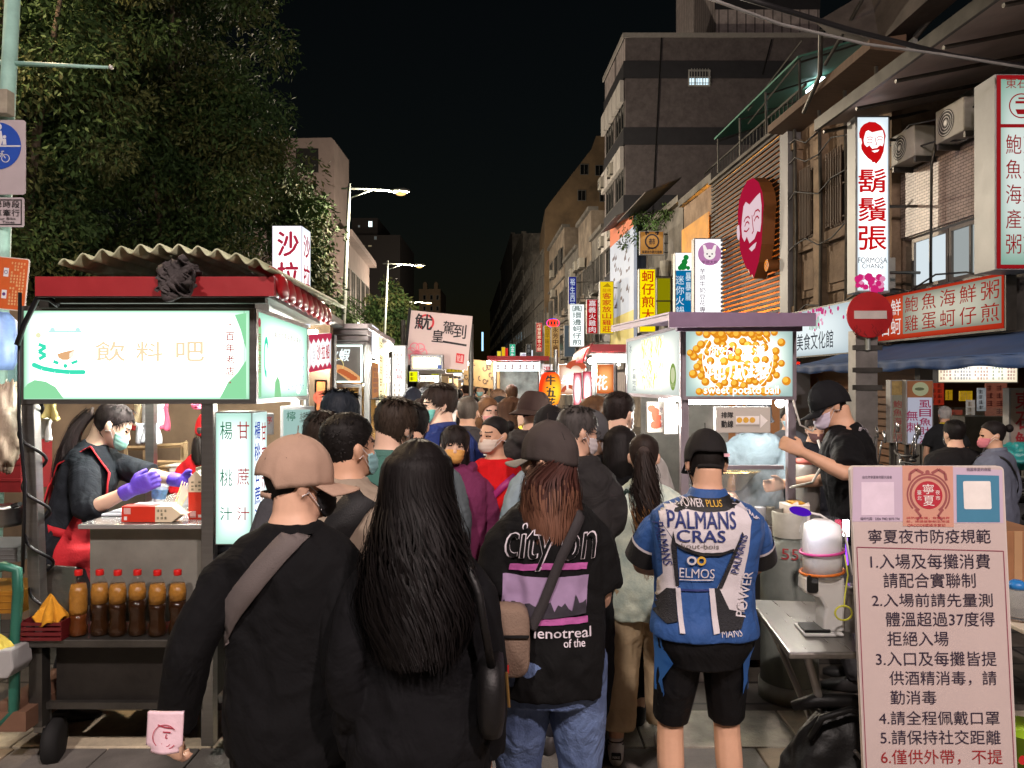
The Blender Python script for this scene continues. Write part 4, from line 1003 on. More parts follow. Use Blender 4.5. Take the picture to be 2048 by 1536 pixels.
tree("nearest leafy street tree with sparse brownish lit outer leaves at upper left",(-6.2,9.6,0),[(-6.1,9.6,7.4,1.75,1.6,2.0),(-6.0,9.5,5.2,1.25,1.2,1.7),(-6.1,9.5,3.4,1.0,1.0,1.1)],260,260,.095,3,12,cr=(.3,.55))
tree("broad dark green street tree filling the upper left of the view",(-6.2,13.8,0),[(-6.3,14,8.4,2.25,2,3.0),(-6.1,13.8,5.4,2.3,2.0,2.4),(-6.4,13.8,3.7,1.9,1.6,1.3),(-5.2,13.6,5.6,1.0,1,2.2)],460,230,.11,9,14)
tree("smaller round crowned tree left of the first lamp post",(-6.6,22.5,0),[(-6.35,22.5,6.2,.95,1.2,1.9),(-6.2,22.3,4.2,.95,1.1,1.2)],150,130,.18,17,8)
tree("dim tree far along the left pavement under the third lamp",(-7.6,46,0),[(-7.3,46,5.8,1.4,1.4,2.0),(-6.4,46,4.6,1.1,1.2,1.3)],110,110,.28,23,6)
tree("dim dark tree standing behind the second lamp post",(-8.6,38,0),[(-8.9,38,4.2,1.2,1.4,1.6)],100,110,.26,29,6)
pt=thing("palm_tree","small palm with hanging fronds right of the round crowned tree","tree",(-7.1,30,0));rd=random.Random(2)
c=MB();c.tube([(-7.1,30,0),(-7.05,30,2.5),(-7.0,30,5)],[.16,.13,.12],10);c.build("trunk",BARK,pt,True)
c=MB()
for k in range(22):
 a=k*2.4;el=rd.uniform(.1,.9);d=Vector((math.cos(a),math.sin(a),0));mid=[Vector((-7,30,5))+d*(1.7*t)+Vector((0,0,el*1.6*t-2.3*t*t))for t in(0,.2,.4,.6,.8,1)]
 sd=Vector((-d.y,d.x,0))
 for i in range(5):
  for q in(-1,1):
   for e in(0,.33,.66):
    p=mid[i].lerp(mid[i+1],e);c.add([p,p+sd*q*.30+d*.16-Vector((0,0,.16)),p+d*.06],[(0,1,2)])
c.build("frond",[LEAF[1]],pt)
bp_=thing("roof_plant","bushy potted plants growing on the roof edge of the column house","plant",fe.p(0,7.4,.2));cl=[]
rd=random.Random(8)
fe2=facframe(25.5,31)
for k in range(26):q=fe2.p(rd.uniform(0,5.4),rd.uniform(7.0,8.2),rd.uniform(0,.7));cl.append((q.x,q.y,q.z,rd.uniform(.2,.42)))
leaves_mesh("foliage",cl,60,.16,[LEAF[1],mat("leaf_bright",(84,122,58),.5)],bp_,5,1)
# ------------ street lamps
def lamp(label,x,Y,H=8.0,arm=1.35,lean=.35,power=4800,col=(1,.84,.64),rot=0,glow=1.7):
 r=thing("street_lamp",label,"street lamp",(x,Y,0),"street lamps along the left kerb");t=Vector((x+lean,Y,H))
 b=MB();b.tube([(x,Y,0),(x+lean*.5,Y,H/2),t],[.085,.07,.05],12);b.lathe((x,Y,0),[(.16,0),(.16,.25),(.1,.4)],14);b.build("pole",GREYPOLE,r,True)
 d=Vector((math.cos(rot),math.sin(rot),0));e=t+d*arm+Vector((0,0,-.22))
 b=MB();b.tube([t-d*.25+Vector((0,0,-.15)),t+Vector((0,0,-.14)),e],.032,8);b.tube([t-Vector((0,0,.45)),t+d*arm*.55+Vector((0,0,-.18))],.02,8);b.build("arm",GREYPOLE,r,True)
 b=MB();b.loft([ell(e+d*s_,Vector((0,0,h_)),d.cross(Vector((0,0,1)))*w_,14,2.6)for s_,w_,h_ in((-.05,.06,.04),(.1,.12,.07),(.35,.14,.08),(.52,.07,.04))]);hd=b.build("lamp_head",GREYPOLE,r,True)
 b=MB();b.ball(e+d*.25+Vector((0,0,-.075)),(.17,.12,.075),14,8);b.build("bulb",emat((255,206,128),glow,"sodium_bulb"),hd,True)
 l=bpy.data.lights.new("lamp_light",'POINT');l.energy=power;l.color=col;l.shadow_soft_size=.18
 lo=bpy.data.objects.new("lamp_light",l);COL.objects.link(lo);lo.parent=r;lo.location=e+d*.25+Vector((0,0,-.25))-Vector((x,Y,0));return r
lamp("first street lamp in view with a long arm, tallest lit lamp over the stalls",-5.42,24)
lamp("second street lamp in view, behind the tallest lit one",-6.65,39)
lamp("third street lamp, low behind the calligraphy banner",-8.15,57)
lamp("small fourth lamp far down the street",-9.3,75,power=1800)
lamp("street lamp out of view above the nearest tree",-7.6,7.6,H=8.4,arm=1.2,power=1500,col=(1,.72,.44))
lamp("street lamp behind the viewer at the street mouth",2.6,-5.5,H=7.5,arm=1.5,power=2600,col=(1,.80,.76),rot=PI/2)
lamp("added fill lamp behind the viewer on the left kerb",-3.6,-4.5,H=8.5,arm=1.2,power=2600,col=(1,.86,.80))  # unseen lamp added to brighten the foreground and the crowd
for k,pts in enumerate((((1400,-10,7),(1560,48,7.6),(1730,88,8),(1880,108,8.4),(2080,140,9)),((1475,-8,7.4),(1700,60,8),(1900,110,8.6),(2080,138,9)))):
 q=[P(*p)for p in pts];b=MB();b.tube([q[i].lerp(q[i+1],t)for i in range(len(q)-1)for t in(0,.33,.66)]+[q[-1]],.016 if k==0 else .028,6)
 tag(b.build("overhead_wire",mat("wire_%d"%k,(150,148,144)if k==0 else(30,29,30),.6),smooth=True),["thin pale overhead wire crossing the top right corner","thick black overhead cable bundle crossing the top right corner"][k],"wire")
b=MB();b.prism([P(1630,45,13),P(1740,-20,13),P(1900,-40,11),P(1760,85,12.5)],(.5,.6,.06));
rs=thing("sheet_canopy","rusty corrugated roof sheet on struts above the old brown building","roof",P(1700,40,13))
b.build("roof_sheet",mat("rust_sheet",(110,96,82)),rs)
b=MB();b.tube([P(1642,60,13),P(1640,150,13.6),P(1608,225,14.5)],.04,8);b.tube([P(1890,0,12),P(1830,75,12.4)],.05,8);b.tube([P(1730,-10,12.5),P(1650,130,13.5)],.03,8);b.build("strut",STEELD,rs)
fa2=facframe(YA0,YA1)
aircon("white air conditioner above the tiled band, left of a pair",fa2,.62,5.12,.05,.62,.46);aircon("white air conditioner above the tiled band, right of a pair",fa2,1.75,5.12,.05,.62,.46)
aircon("white box on the wall under the pilaster beside the shop windows",fa2,-.1,3.25,.2,.5,.5)
# ------------ signs
def camframe(Y):return Frame((0,Y,0),(1,0,0))
class Px:
 def __init__(s,Y,fr=None):s.Y=Y;s.f=fr or camframe(Y)
 def x(s,px):return PX(px,s.Y)
 def z(s,py):return PZ(py,s.Y)
 def r(s,x0,x1,y0,y1):return s.x(x0),s.x(x1),s.z(y1),s.z(y0)
CASE=mat("sign_case_grey",(150,150,150),.5,.4,.12,5)
def sheet(p,x0,x1,y0,y1,m,name,parent,n=.003):
 b=MB();a=p.r(x0,x1,y0,y1);b.fquad(p.f,*a,n);return b.build(name,m,parent)
def sign(name,label,x0,x1,y0,y1,Y,face,depth=.22,case=None,side=None,cat="sign",group=None,arms=True,sp=None):
 """box sign standing out from the facade, its face towards the viewer"""
 p=Px(Y);X0,X1,Z0,Z1=p.r(x0,x1,y0,y1);r=thing(name,label,cat,((X0+X1)/2,Y,Z0),group)
 b=MB();b.fbox(p.f,X0,X1,Z0,Z1,-depth,0);b.build("case",case or CASE,r,bev=.008)
 t=min(.03,(X1-X0)*.06);b=MB();b.fquad(p.f,X0+t,X1-t,Z0+t,Z1-t,.004);b.build("lit_face",face,r)
 if side:
  b=MB();b.add([(X0-.004,Y+.01,Z0+t),(X0-.004,Y+depth-.01,Z0+t),(X0-.004,Y+depth-.01,Z1-t),(X0-.004,Y+.01,Z1-t)],[(0,1,2,3)]);b.build("side_face",side,r)
 if arms:
  b=MB();xe=FAC(Y+depth/2)
  if xe>X1:
   for q in(.12,.5,.88):b.tube([(X1-.02,Y+depth/2,Z0+(Z1-Z0)*q),(xe+.2,Y+depth/2,Z0+(Z1-Z0)*q)],.025,6)
   b.build("mounting_arm",STEELD,r)
 return r,p
def vtext(r,p,s,x0,x1,y0,y1,m,n=.008,bold=.0,name="lettering",fill=.86):
 b=MB();column(b,p.f,s,p.x(x0),p.x(x1),p.z(y0),p.z(y1),n,bold,fill);return b.build(name,m,r)
def htext(r,p,s,x0,x1,y0,y1,m,n=.008,bold=0.,name="lettering",keep=False,shear=0):
 b=MB();write(b,p.f,s,p.x(x0),p.z(y1),p.x(x1),p.z(y0),n,bold,keep,shear);return b.build(name,m,r)
WHITE1=emat((250,250,250),1.25,"sign_white");RED1=emat((214,20,24),.85,"sign_red");BLK1=emat((34,30,34),.5,"sign_black");BLU1=emat((30,70,190),.9,"sign_blue")
def bearded(mb_red,mb_white,fr,x0,y0,w,h,n,dn=.006):
 S=[(.05,.60),(.03,.72),(.08,.84),(.2,.93),(.4,.99),(.62,.98),(.82,.90),(.95,.78),(1,.66),(.97,.58),(.95,.45),(.92,.3),(.82,.14),(.72,.06),(.64,.0),(.60,.05),(.52,.04),(.48,.09),(.36,.14),(.22,.24),(.12,.35),(.1,.48)]
 Fp=[(.27,.76),(.36,.79),(.5,.74),(.75,.78),(.88,.79),(.93,.66),(.92,.5),(.88,.42),(.78,.44),(.68,.38),(.5,.36),(.40,.44),(.31,.40),(.22,.46),(.19,.56),(.22,.66)]
 L=lambda pts:[(x0+a*w,y0+b*h)for a,b in pts]
 mb_red.fpoly(fr,L(S),n);mb_white.fpoly(fr,L(Fp),n+dn)
 mb_white.fpoly(fr,L([(.02,.60),(.10,.60),(.13,.50),(.10,.44),(.03,.47),(0,.54)]),n+dn)
 mb_white.fpoly(fr,L([(.48,.31),(.62,.33),(.76,.34),(.70,.29),(.58,.27)]),n+dn)
 for q in([(.30,.60),(.36,.63),(.46,.63),(.52,.60)],[(.66,.60),(.72,.64),(.82,.64),(.88,.61)],[(.33,.55),(.38,.58),(.45,.58),(.50,.55)],[(.68,.55),(.74,.58),(.80,.58),(.85,.55)],[(.60,.62),(.63,.52),(.66,.46),(.60,.44)],[(.30,.51),(.40,.49),(.50,.51)]):
  mb_red.fstroke(fr,L(q),.022*w,n+2*dn)
r,p=sign("bearded_man_sign","tall white lit sign with a red bearded face above red characters",1711,1780,231,585,11.7,panel((225,238,245),(255,255,255),1.0,1.7,"cool_white_panel"),.30,case=mat("sign_side_grey",(150,152,152),.5,.2,.1,3),group=None)
a,b=MB(),MB();X0,X1,Z0,Z1=p.r(1716,1771,243,329);bearded(a,b,p.f,X0,Z0,X1-X0,Z1-Z0,.008);a.build("red_face",RED1,r);b.build("white_face",WHITE1,r)
vtext(r,p,"鬍鬚張",1717,1772,333,505,RED1,bold=.03,fill=.82)
htext(r,p,"FORMOSA",1716,1774,515,526,emat((50,50,60),.5),name="caption");htext(r,p,"CHANG",1724,1766,527,537,emat((50,50,60),.5),name="caption")
c=MB();d=MB();rd=random.Random(4)
for k in range(26):
 x,y=p.x(rd.uniform(1712,1764)),p.z(rd.uniform(552,582));(c if k%3 else d).fdisc(p.f,x,y,rd.uniform(.03,.07),.008+.0006*k,7)
c.build("flower_print",emat((214,40,120),.9),r);d.build("flower_print",emat((236,150,190),.9),r)
r,p=sign("menu_pylon","tall white and mint lit sign with red border at the right edge",1990,2078,148,540,9.2,panel((150,200,178),(236,246,240),.62,.85,"mint_panel"),.42,case=mat("sign_side_grey",(150,152,152)),arms=True)
REDB=emat((176,30,36),.62);c=MB()
X0,X1,Z0,Z1=p.r(1993,2076,151,537);t=.045
c.fbox(p.f,X0,X1,Z1-t,Z1,.004,.012);c.fbox(p.f,X0,X1,Z0,Z0+t,.004,.012);c.fbox(p.f,X0,X0+t,Z0+t,Z1-t,.004,.012);c.fbox(p.f,X1-t,X1,Z0+t,Z1-t,.004,.012);zz=p.z(252);c.fbox(p.f,X0+t,X1-t,zz-.02,zz+.02,.004,.012);c.build("red_border",REDB,r)
htext(r,p,"東石",2011,2054,157,177,REDB);vtext(r,p,"鮑魚海產粥",2011,2042,264,513,REDB,fill=.78);vtext(r,p,"東石蚵仔煎",2046,2072,264,513,REDB,fill=.78)
c=MB();c.fring(p.f,p.x(2042),p.z(212),.135,.15,.008);c.fpoly(p.f,[(p.x(2030),p.z(219)),(p.x(2054),p.z(219)),(p.x(2050),p.z(229)),(p.x(2034),p.z(229))],.008);c.fstroke(p.f,[(p.x(2030),p.z(205)),(p.x(2054),p.z(205))],.03,.008);c.fstroke(p.f,[(p.x(2036),p.z(197)),(p.x(2048),p.z(197))],.02,.008);c.build("bowl_emblem",REDB,r)
so=thing("shop_fascia_sign","long orange and white fascia sign with seafood porridge characters above the blue awning","sign",(FAC(11)-.15,11,2.4))
fsg=Frame((FAC(12.62)-.1,12.62,0),(FAC(9.62)-FAC(12.62),9.62-12.62,0));LS=faclen(9.62,12.62)
c=MB();c.fbox(fsg,0,LS,2.42,3.18,0,.14);c.build("case",STEELD,so)
c=MB();c.fquad(fsg,.03,LS-.03,2.45,3.15,.144);c.build("orange_face",panel((200,50,30),(226,92,52),.62,.78,"orange_panel"),so)
c=MB();c.fquad(fsg,LS*.25,LS-.07,2.52,3.11,.148);c.build("white_face",panel((176,180,160),(230,226,204),.5,.72,"warm_white_panel"),so)
c=MB();column(c,fsg,"東石",.10,.38,3.10,2.50,.149);column(c,fsg,"鮮蚵",.42,.70,3.10,2.50,.149);c.build("white_lettering",emat((245,240,235),.85),so)
c=MB()
for i,(u,v)in enumerate(zip("鮑魚海鮮粥","雞蛋蚵仔煎")):
 x=LS*.27+i*LS*.145;write(c,fsg,u,x,2.84,x+LS*.115,3.08,.152);write(c,fsg,v,x,2.55,x+LS*.115,2.79,.152)
c.build("red_lettering",emat((186,44,34),.62),so)
sw=thing("shop_band_sign","white lit shop band with grey CHANG lettering and pink flowers behind the round traffic sign","sign",(FAC(14.6)-.2,14.6,2.3))
fw=Frame((FAC(16.6)-.3,16.6,0),(FAC(12.9)-FAC(16.6),12.9-16.6,0));LW=faclen(12.9,16.6)
c=MB();c.fbox(fw,0,LW,2.26,3.18,0,.16);c.build("case",STEELD,sw)
c=MB();c.fquad(fw,.02,LW-.02,2.29,3.15,.164);c.build("lit_face",panel((206,222,228),(240,250,252),.78,1.0,"pale_blue_panel"),sw)
c=MB();write(c,fw,"CHANG",.25,2.42,.95,2.56,.168);c.build("caption",emat((92,98,104),.7),sw)
c=MB();write(c,fw,"美食文化館",1.45,2.40,2.95,2.72,.168,.01);c.build("lettering",emat((40,46,60),.7),sw)
c,d,e=MB(),MB(),MB();rd=random.Random(9)
for k in range(60):
 q=rd.choice((c,c,d));q.fdisc(fw,rd.gauss(2.1,.45),min(3.12,rd.gauss(3.02,.12)),rd.uniform(.02,.05),.168+.0003*k,6)
for k in range(8):e.fstroke(fw,[(2.1+.04*k,3.0),(2.0+.06*k,2.78-.01*(k%3))],.02,.167)
c.build("flower_print",emat((210,60,130),.9),sw);d.build("flower_print",emat((240,170,200),.95),sw);e.build("leaf_print",emat((70,150,90),.8),sw)
rl=thing("red_led_sign","small red LED sign glowing under the white shop band","sign",P(1593,728,14));p=Px(14)
c=MB();c.fbox(p.f,*p.r(1580,1602,722,742),-.08,-.001);c.build("case",BLACKP,rl);htext(rl,p,"營",1582,1600,723,741,emat((255,40,20),2.0))
bf=thing("bearded_face_sign","huge dark red bearded face standing out from the orange lit slats","sign",fc.p(lc*.62,4.3,.25))
fz=Frame(fc.p(0,0,.50),fc.U)
xs0,ws_=2.90,1.66;S_=[(.05,.60),(.03,.72),(.08,.84),(.2,.93),(.4,.99),(.62,.98),(.82,.90),(.95,.78),(1,.66),(.97,.58),(.95,.45),(.92,.3),(.82,.14),(.72,.06),(.64,.0),(.48,.07),(.36,.14),(.22,.24),(.12,.35),(.1,.48)]
c=MB();c.fprism(fz,[(xs0+a*ws_,4.12+b_*2.33)for a,b_ in S_],-.28,0);c.build("raised_body",mat("sign_orange_side",(150,96,52),.5,.2,.1,3),bf)
a,b=MB(),MB();bearded(a,b,fz,xs0,4.12,ws_,2.33,.004);a.build("red_face",panel((186,26,62),(206,44,84),.75,.85,"magenta_face"),bf);b.build("white_face",emat((236,206,214),.9),bf)
c=MB();c.lathe(fc.p(4.55,4.33,.2),[(.13,0),(.13,.24)],20,ax=fc.N);c.build("round_mark",mat("sign_orange_side",(150,96,52)),bf)
c=MB();fr9=Frame(fc.p(4.55,4.33,.445),fc.U);c.fring(fr9,0,0,.10,.12,.002);write(c,fr9,"R",-.06,-.08,.06,.08,.002);c.build("letter",emat((255,150,40),.9),bf)
G_="lit vertical shop signs over the street"
r,p=sign("vertical_sign","white vertical sign with pink disc and small dark characters left of the slats",1388,1447,476,650,20.5,panel((255,250,252),(255,255,255),1.1,1.5,"white_panel_a"),.3,group=G_)
c=MB();c.fdisc(p.f,p.x(1419),p.z(508),.31,.008,32);c.build("pink_disc",emat((206,140,190),.8),r)
c=MB();c.fdisc(p.f,p.x(1419),p.z(509),.155,.012,20,.14);c.fpoly(p.f,[(p.x(1408),p.z(506)),(p.x(1405),p.z(490)),(p.x(1410),p.z(490)),(p.x(1416),p.z(503))],.012);c.fpoly(p.f,[(p.x(1430),p.z(506)),(p.x(1433),p.z(490)),(p.x(1428),p.z(490)),(p.x(1422),p.z(503))],.012);c.build("dog_head",emat((250,240,235),1.0),r)
c=MB();c.fdisc(p.f,p.x(1414),p.z(508),.022,.014,10);c.fdisc(p.f,p.x(1424),p.z(508),.022,.014,10);c.fdisc(p.f,p.x(1419),p.z(513),.03,.014,10,.02);write(c,p.f,"芋頭太郎",p.x(1403),p.z(528),p.x(1435),p.z(521),.012);c.build("dark_detail",emat((90,40,80),.6),r)
vtext(r,p,"芋頭牛奶豆花專",1399,1411,536,625,emat((90,50,84),.6),bold=.01)
r,p=sign("vertical_sign","blue vertical sign with a green figure on its white top",1350,1384,505,652,22.4,emat((10,120,176),.8),.3,group=G_)
sheet(p,1351,1383,506,541,WHITE1,"white_top",r,.008);c=MB()
for x,y,q in((1366,533,.11),(1369,524,.09),(1372,515,.08),(1360,536,.07),(1376,536,.06)):c.fdisc(p.f,p.x(x),p.z(y),q,.012,14)
c.build("green_figure",emat((30,140,60),.8),r);vtext(r,p,"迷你火鍋",1351,1368,550,632,emat((225,240,246),.95));vtext(r,p,"暴暴龍",1371,1382,544,602,emat((225,240,246),.9),bold=.02)
r,p=sign("vertical_sign","bright yellow vertical sign with large red oyster omelette characters",1278,1312,537,665,25.5,emat((250,224,6),1.05),.3,group=G_);vtext(r,p,"蚵仔煎大",1284,1308,540,642,emat((206,50,16),.9),bold=.03)
r,p=sign("vertical_sign","dim plain yellow sign panel right of the oyster omelette sign",1313,1342,555,645,25.9,emat((176,168,8),.55),.2,group=G_)
r,p=sign("emblem_sign","ochre square sign with a dark animal emblem and a line of print",1279,1328,462,510,26.5,mat("ochre_board",(176,128,56),.6,0,.1,3),.12);c=MB()
c.fring(p.f,p.x(1304),p.z(483),.20,.25,.008,sy=1.05);c.fstroke(p.f,[(p.x(1293),p.z(470)),(p.x(1291),p.z(464)),(p.x(1298),p.z(466))],.05,.008);c.fstroke(p.f,[(p.x(1314),p.z(470)),(p.x(1317),p.z(464)),(p.x(1310),p.z(466))],.05,.008)
write(c,p.f,"夜市",p.x(1298),p.z(489),p.x(1310),p.z(477),.008,.03);write(c,p.f,"臺北市",p.x(1295),p.z(499),p.x(1313),p.z(494),.008);write(c,p.f,"寧夏夜市觀光協會",p.x(1284),p.z(507),p.x(1324),p.z(501),.008,.02);c.build("dark_print",mat("dark_print",(34,26,34),.7),r)
l=bpy.data.lights.new("emblem_spot",'SPOT');l.energy=25;l.spot_size=R(70);lo=bpy.data.objects.new("emblem_spot",l);COL.objects.link(lo);lo.parent=r;lo.location=Vector((p.x(1304),25.6,p.z(440)))-ORG[r.name];lo.rotation_euler=(R(28),0,0)
bn=thing("printed_hoarding","large pale blue printed hoarding with orange top on the old facade","banner",(FAC(32)-.5,32,3));fh=Frame((FAC(34.2)-.55,34.2,0),(FAC(29.4)-FAC(34.2),29.4-34.2,0));LH=faclen(29.4,34.2)
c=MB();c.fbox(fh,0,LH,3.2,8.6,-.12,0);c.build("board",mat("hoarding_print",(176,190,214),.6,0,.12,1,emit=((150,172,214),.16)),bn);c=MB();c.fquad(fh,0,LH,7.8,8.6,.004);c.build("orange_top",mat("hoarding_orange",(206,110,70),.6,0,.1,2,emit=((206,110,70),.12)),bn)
c=MB();c.fquad(fh,0,LH,3.2,4.6,.005);c.build("yellow_foot",mat("hoarding_yellow",(206,196,120),.6,0,.2,1),bn);c=MB();rd=random.Random(21)
for k in range(26):x,y=rd.uniform(.3,LH-.5),rd.uniform(4.9,7.6);c.fpoly(fh,[(x,y),(x+rd.uniform(.1,.4),y+.02),(x+.3,y+rd.uniform(.1,.3)),(x,y+.12)],.005)
c.build("print_mark",mat("hoarding_mark",(84,74,96),.6,0,.3,3),bn)
for px0,px1,py0,py1,Y,rgb,st,s,trgb,lab in((1199,1228,562,668,32.5,(240,206,20),.95,"客家放山雞莊",(200,60,30),"yellow vertical sign with a hat drawing and red free range chicken characters"),(1173,1196,598,668,34.5,(190,16,26),.8,"嘉義火雞肉",(250,236,236),"red vertical sign with white turkey rice characters"),(1137,1153,553,640,40,(14,34,140),.75,"裕生西藥局",(220,232,250),"dark blue vertical sign with white characters"),(1139,1169,608,694,37,(246,250,250),1.35,"圓環邊蚵仔煎",(84,100,96),"white vertical sign with grey and tan brush characters"),(1072,1085,645,704,50,(196,20,30),.85,"卍寧夏素食小館",(250,226,190),"red narrow sign with white vegetarian restaurant characters"),(1088,1101,650,716,48,(220,170,40),.62,"古早味豆花",(150,110,40),"dim yellow narrow sign with faint characters"),(1102,1120,652,716,46,(216,170,106),.6,"永芳中藥行",(96,60,40),"tan narrow sign with handwritten dark characters"),(1128,1151,650,714,44,(120,132,140),.35,"",(60,60,70),"grey blank sign box behind the white brush character sign"),(1052,1063,688,724,58,(60,56,60),.3,"清粥小菜",(200,196,190),"dark narrow sign with grey characters far along the street"),(1040,1056,705,722,62,(236,240,246),1.2,"中",(120,60,120),"small square white sign with a purple mark"),(1058,1066,700,728,66,(226,234,246),1.2,"",(0,0,0),"slim white glowing sign beside the square white one"),(1019,1031,688,722,75,(60,190,150),.9,"金牛",(250,250,250),"small green sign with white top far away"),(1003,1011,694,722,85,(236,190,30),.95,"",(0,0,0),"tiny yellow sign left of the far green sign"),(1010,1016,696,724,84,(220,40,40),.9,"",(0,0,0),"tiny red sign between two tiny yellow signs"),(994,1002,702,724,95,(240,220,60),.95,"",(0,0,0),"tiny yellow sign farthest along the row"),(963,967,664,702,140,(170,226,255),1.8,"",(0,0,0),"far thin cyan white neon column at the street end")):
 r,p=sign("vertical_sign",lab,px0,px1,py0,py1,Y,emat(rgb,st),.3,group=G_,arms=px0>1060)
 if s:
  w_=px1-px0;top=py0+(py1-py0)*(.22 if "客家" in s else .03)
  vtext(r,p,s,px0+w_*.2,px1-w_*.2,top,py1-(py1-py0)*.03,emat(trgb,st),n=.02,bold=.03)
  if "客家" in s:htext(r,p,"龍佛",px0+6,px1-6,577,585,emat((200,120,20),.9),n=.02);c=MB();c.fpoly(p.f,[(p.x(1205),p.z(574)),(p.x(1222),p.z(574)),(p.x(1215),p.z(566))],.02);c.build("hat_drawing",emat((190,150,20),.8),r)
r=thing("neon_lotus","small red and blue neon lotus sign above the tan narrow sign","sign",P(1106,645,46));p=Px(46);c=MB()
for a in(-.6,0,.6):c.fring(p.f,p.x(1106)+a*.3,p.z(646),.16,.22,0,16)
c.build("neon_tube",emat((255,50,30),2.5),r);c=MB();c.fring(p.f,p.x(1106),p.z(646),.36,.40,0,20,sy=.7);c.build("neon_tube",emat((90,80,255),1.6),r);c=MB();c.fbox(p.f,p.x(1101),p.x(1111),p.z(653),p.z(641),-.15,-.05);c.fbox(p.f,p.x(1106),FAC(46)+.3,p.z(648),p.z(647),-.12,-.08);c.build("backing",BLACKP,r)
ne=thing("no_entry_sign","round red no entry traffic sign with faded white bar on a square post","traffic sign",(PX(1738,9.0),9.0,0));p=Px(9.0)
c=MB();c.lathe((p.x(1738),8.99,p.z(630)),[(.27,.0),(.27,.012),(.262,.018)],40,ax=(0,-1,0));c.build("disc",mat("sign_red_paint",(176,30,34),.4,0,.18,3),ne)
c=MB();c.fbox(p.f,*p.r(1706,1771,622,638),.03,.034);c.build("white_bar",mat("faded_white_film",(206,196,190),.4,0,.12,4),ne)
c=MB();rd=random.Random(6)
for k in range(14):x,y=p.x(rd.uniform(1705,1765)),p.z(rd.uniform(646,668));c.fstroke(p.f,[(x,y),(x+rd.uniform(-.03,.03),y-.03),(x+rd.uniform(-.05,.05),y-.06)],.006,.034)
c.build("scratch",mat("scratch_dark",(110,20,24),.6),ne)
c=MB();c.box(p.x(1716),p.x(1760),9.06,9.26,0,p.z(660));c.build("post",mat("post_weathered_steel",(140,136,132),.4,.5,.25,4),ne)
c=MB()
for py in(690,735,770):c.fbox(p.f,*p.r(1708,1768,py,py+10),-.05,-.035)
c.build("clamp_band",STEELD,ne)
c=MB();c.tube([(p.x(1738),9.03,p.z(700)),(p.x(1738),9.03,p.z(610))],.03,10);c.build("pole",GREYPOLE,ne)
def board(label,px0,px1,py0,py1,Y,m,name="standing_sign",d=.12,legs=True):
 p=Px(Y);r=thing(name,label,"sign",(PX((px0+px1)/2,Y),Y,0));X0,X1,Z0,Z1=p.r(px0,px1,py0,py1)
 c=MB();c.fbox(p.f,X0,X1,Z0,Z1,-d,0);c.build("case",CASE,r,bev=.006);c=MB();c.fquad(p.f,X0+.02,X1-.02,Z0+.02,Z1-.02,.004);c.build("face",m,r)
 if legs:
  c=MB();c.fbox(p.f,X0+.04,X0+.08,0,Z0,-d,-d+.04);c.fbox(p.f,X1-.08,X1-.04,0,Z0,-d,-d+.04);c.build("leg",STEELD,r)
 return r,p
MAG=emat((180,40,90),.5,"sign_magenta");
r,p=board("standing white light box with a fish plate picture and magenta milkfish characters",1812,1867,760,890,9.4,emat((206,206,224),.60,"lilac_white_box"))
sheet(p,1814,1865,762,795,mat("wood_print",(136,88,56),.6,0,.25,5,emit=((136,88,56),.2)),"picture",r,.007);c=MB();c.fdisc(p.f,p.x(1840),p.z(778),.10,.010,22,.085);c.build("plate_print",emat((190,190,150),.5),r);c=MB();c.fdisc(p.f,p.x(1838),p.z(778),.06,.012,14,.02);c.build("fish_print",emat((120,120,90),.4),r)
vtext(r,p,"虱目魚肚湯",1838,1861,799,888,MAG,bold=.03);vtext(r,p,"無刺",1812.5,1835,820,866,MAG,bold=.02)
r,p=board("narrow standing sign with faded red porridge characters left of the milkfish box",1781,1809,760,886,9.5,emat((150,140,120),.42,"dim_tan_box"));vtext(r,p,"鮑魚海產粥",1786,1803,800,884,emat((150,60,60),.45),bold=.02);sheet(p,1783,1807,762,790,mat("food_print",(150,130,80),.6,0,.5,9),"picture",r,.007)
r,p=board("large grey standing sign with dark red characters at the right edge",2018,2070,776,905,9.0,mat("grey_board",(150,138,128),.7,0,.1,3));vtext(r,p,"東石鮮",2030,2066,780,902,mat("dark_red_print",(150,34,44),.6,0,.1,4),bold=.03)
r,p=board("white sheet notice with red characters behind the vendor in black",1700,1756,793,880,9.8,mat("white_board",(186,176,170),.6,0,.1,3));htext(r,p,"單點",1732,1754,804,825,mat("dark_red_print",(150,34,44)),bold=.02)
r=thing("menu_light_box","wide bright menu light box with rows of small print under the blue awning","sign",P(1955,745,10.6));p=Px(10.6)
c=MB();c.fbox(p.f,*p.r(1875,2036,718,766),-.12,0);c.build("case",CASE,r);sheet(p,1877,2034,720,764,panel((246,232,200),(255,250,238),1.0,1.4,"menu_cream"),"lit_face",r,.004)
for k,(a,b_,col)in enumerate(((1880,1905,(190,60,40)),(1908,1944,(50,70,130)),(1948,1980,(200,80,30)),(1984,2012,(50,130,60)),(2014,2032,(190,40,50)))):
 c=MB();scribble(c,p.f,p.x(a),p.x(b_),p.z(760),p.z(733),4,.008,k);c.build("print_row",emat(col,.6),r)
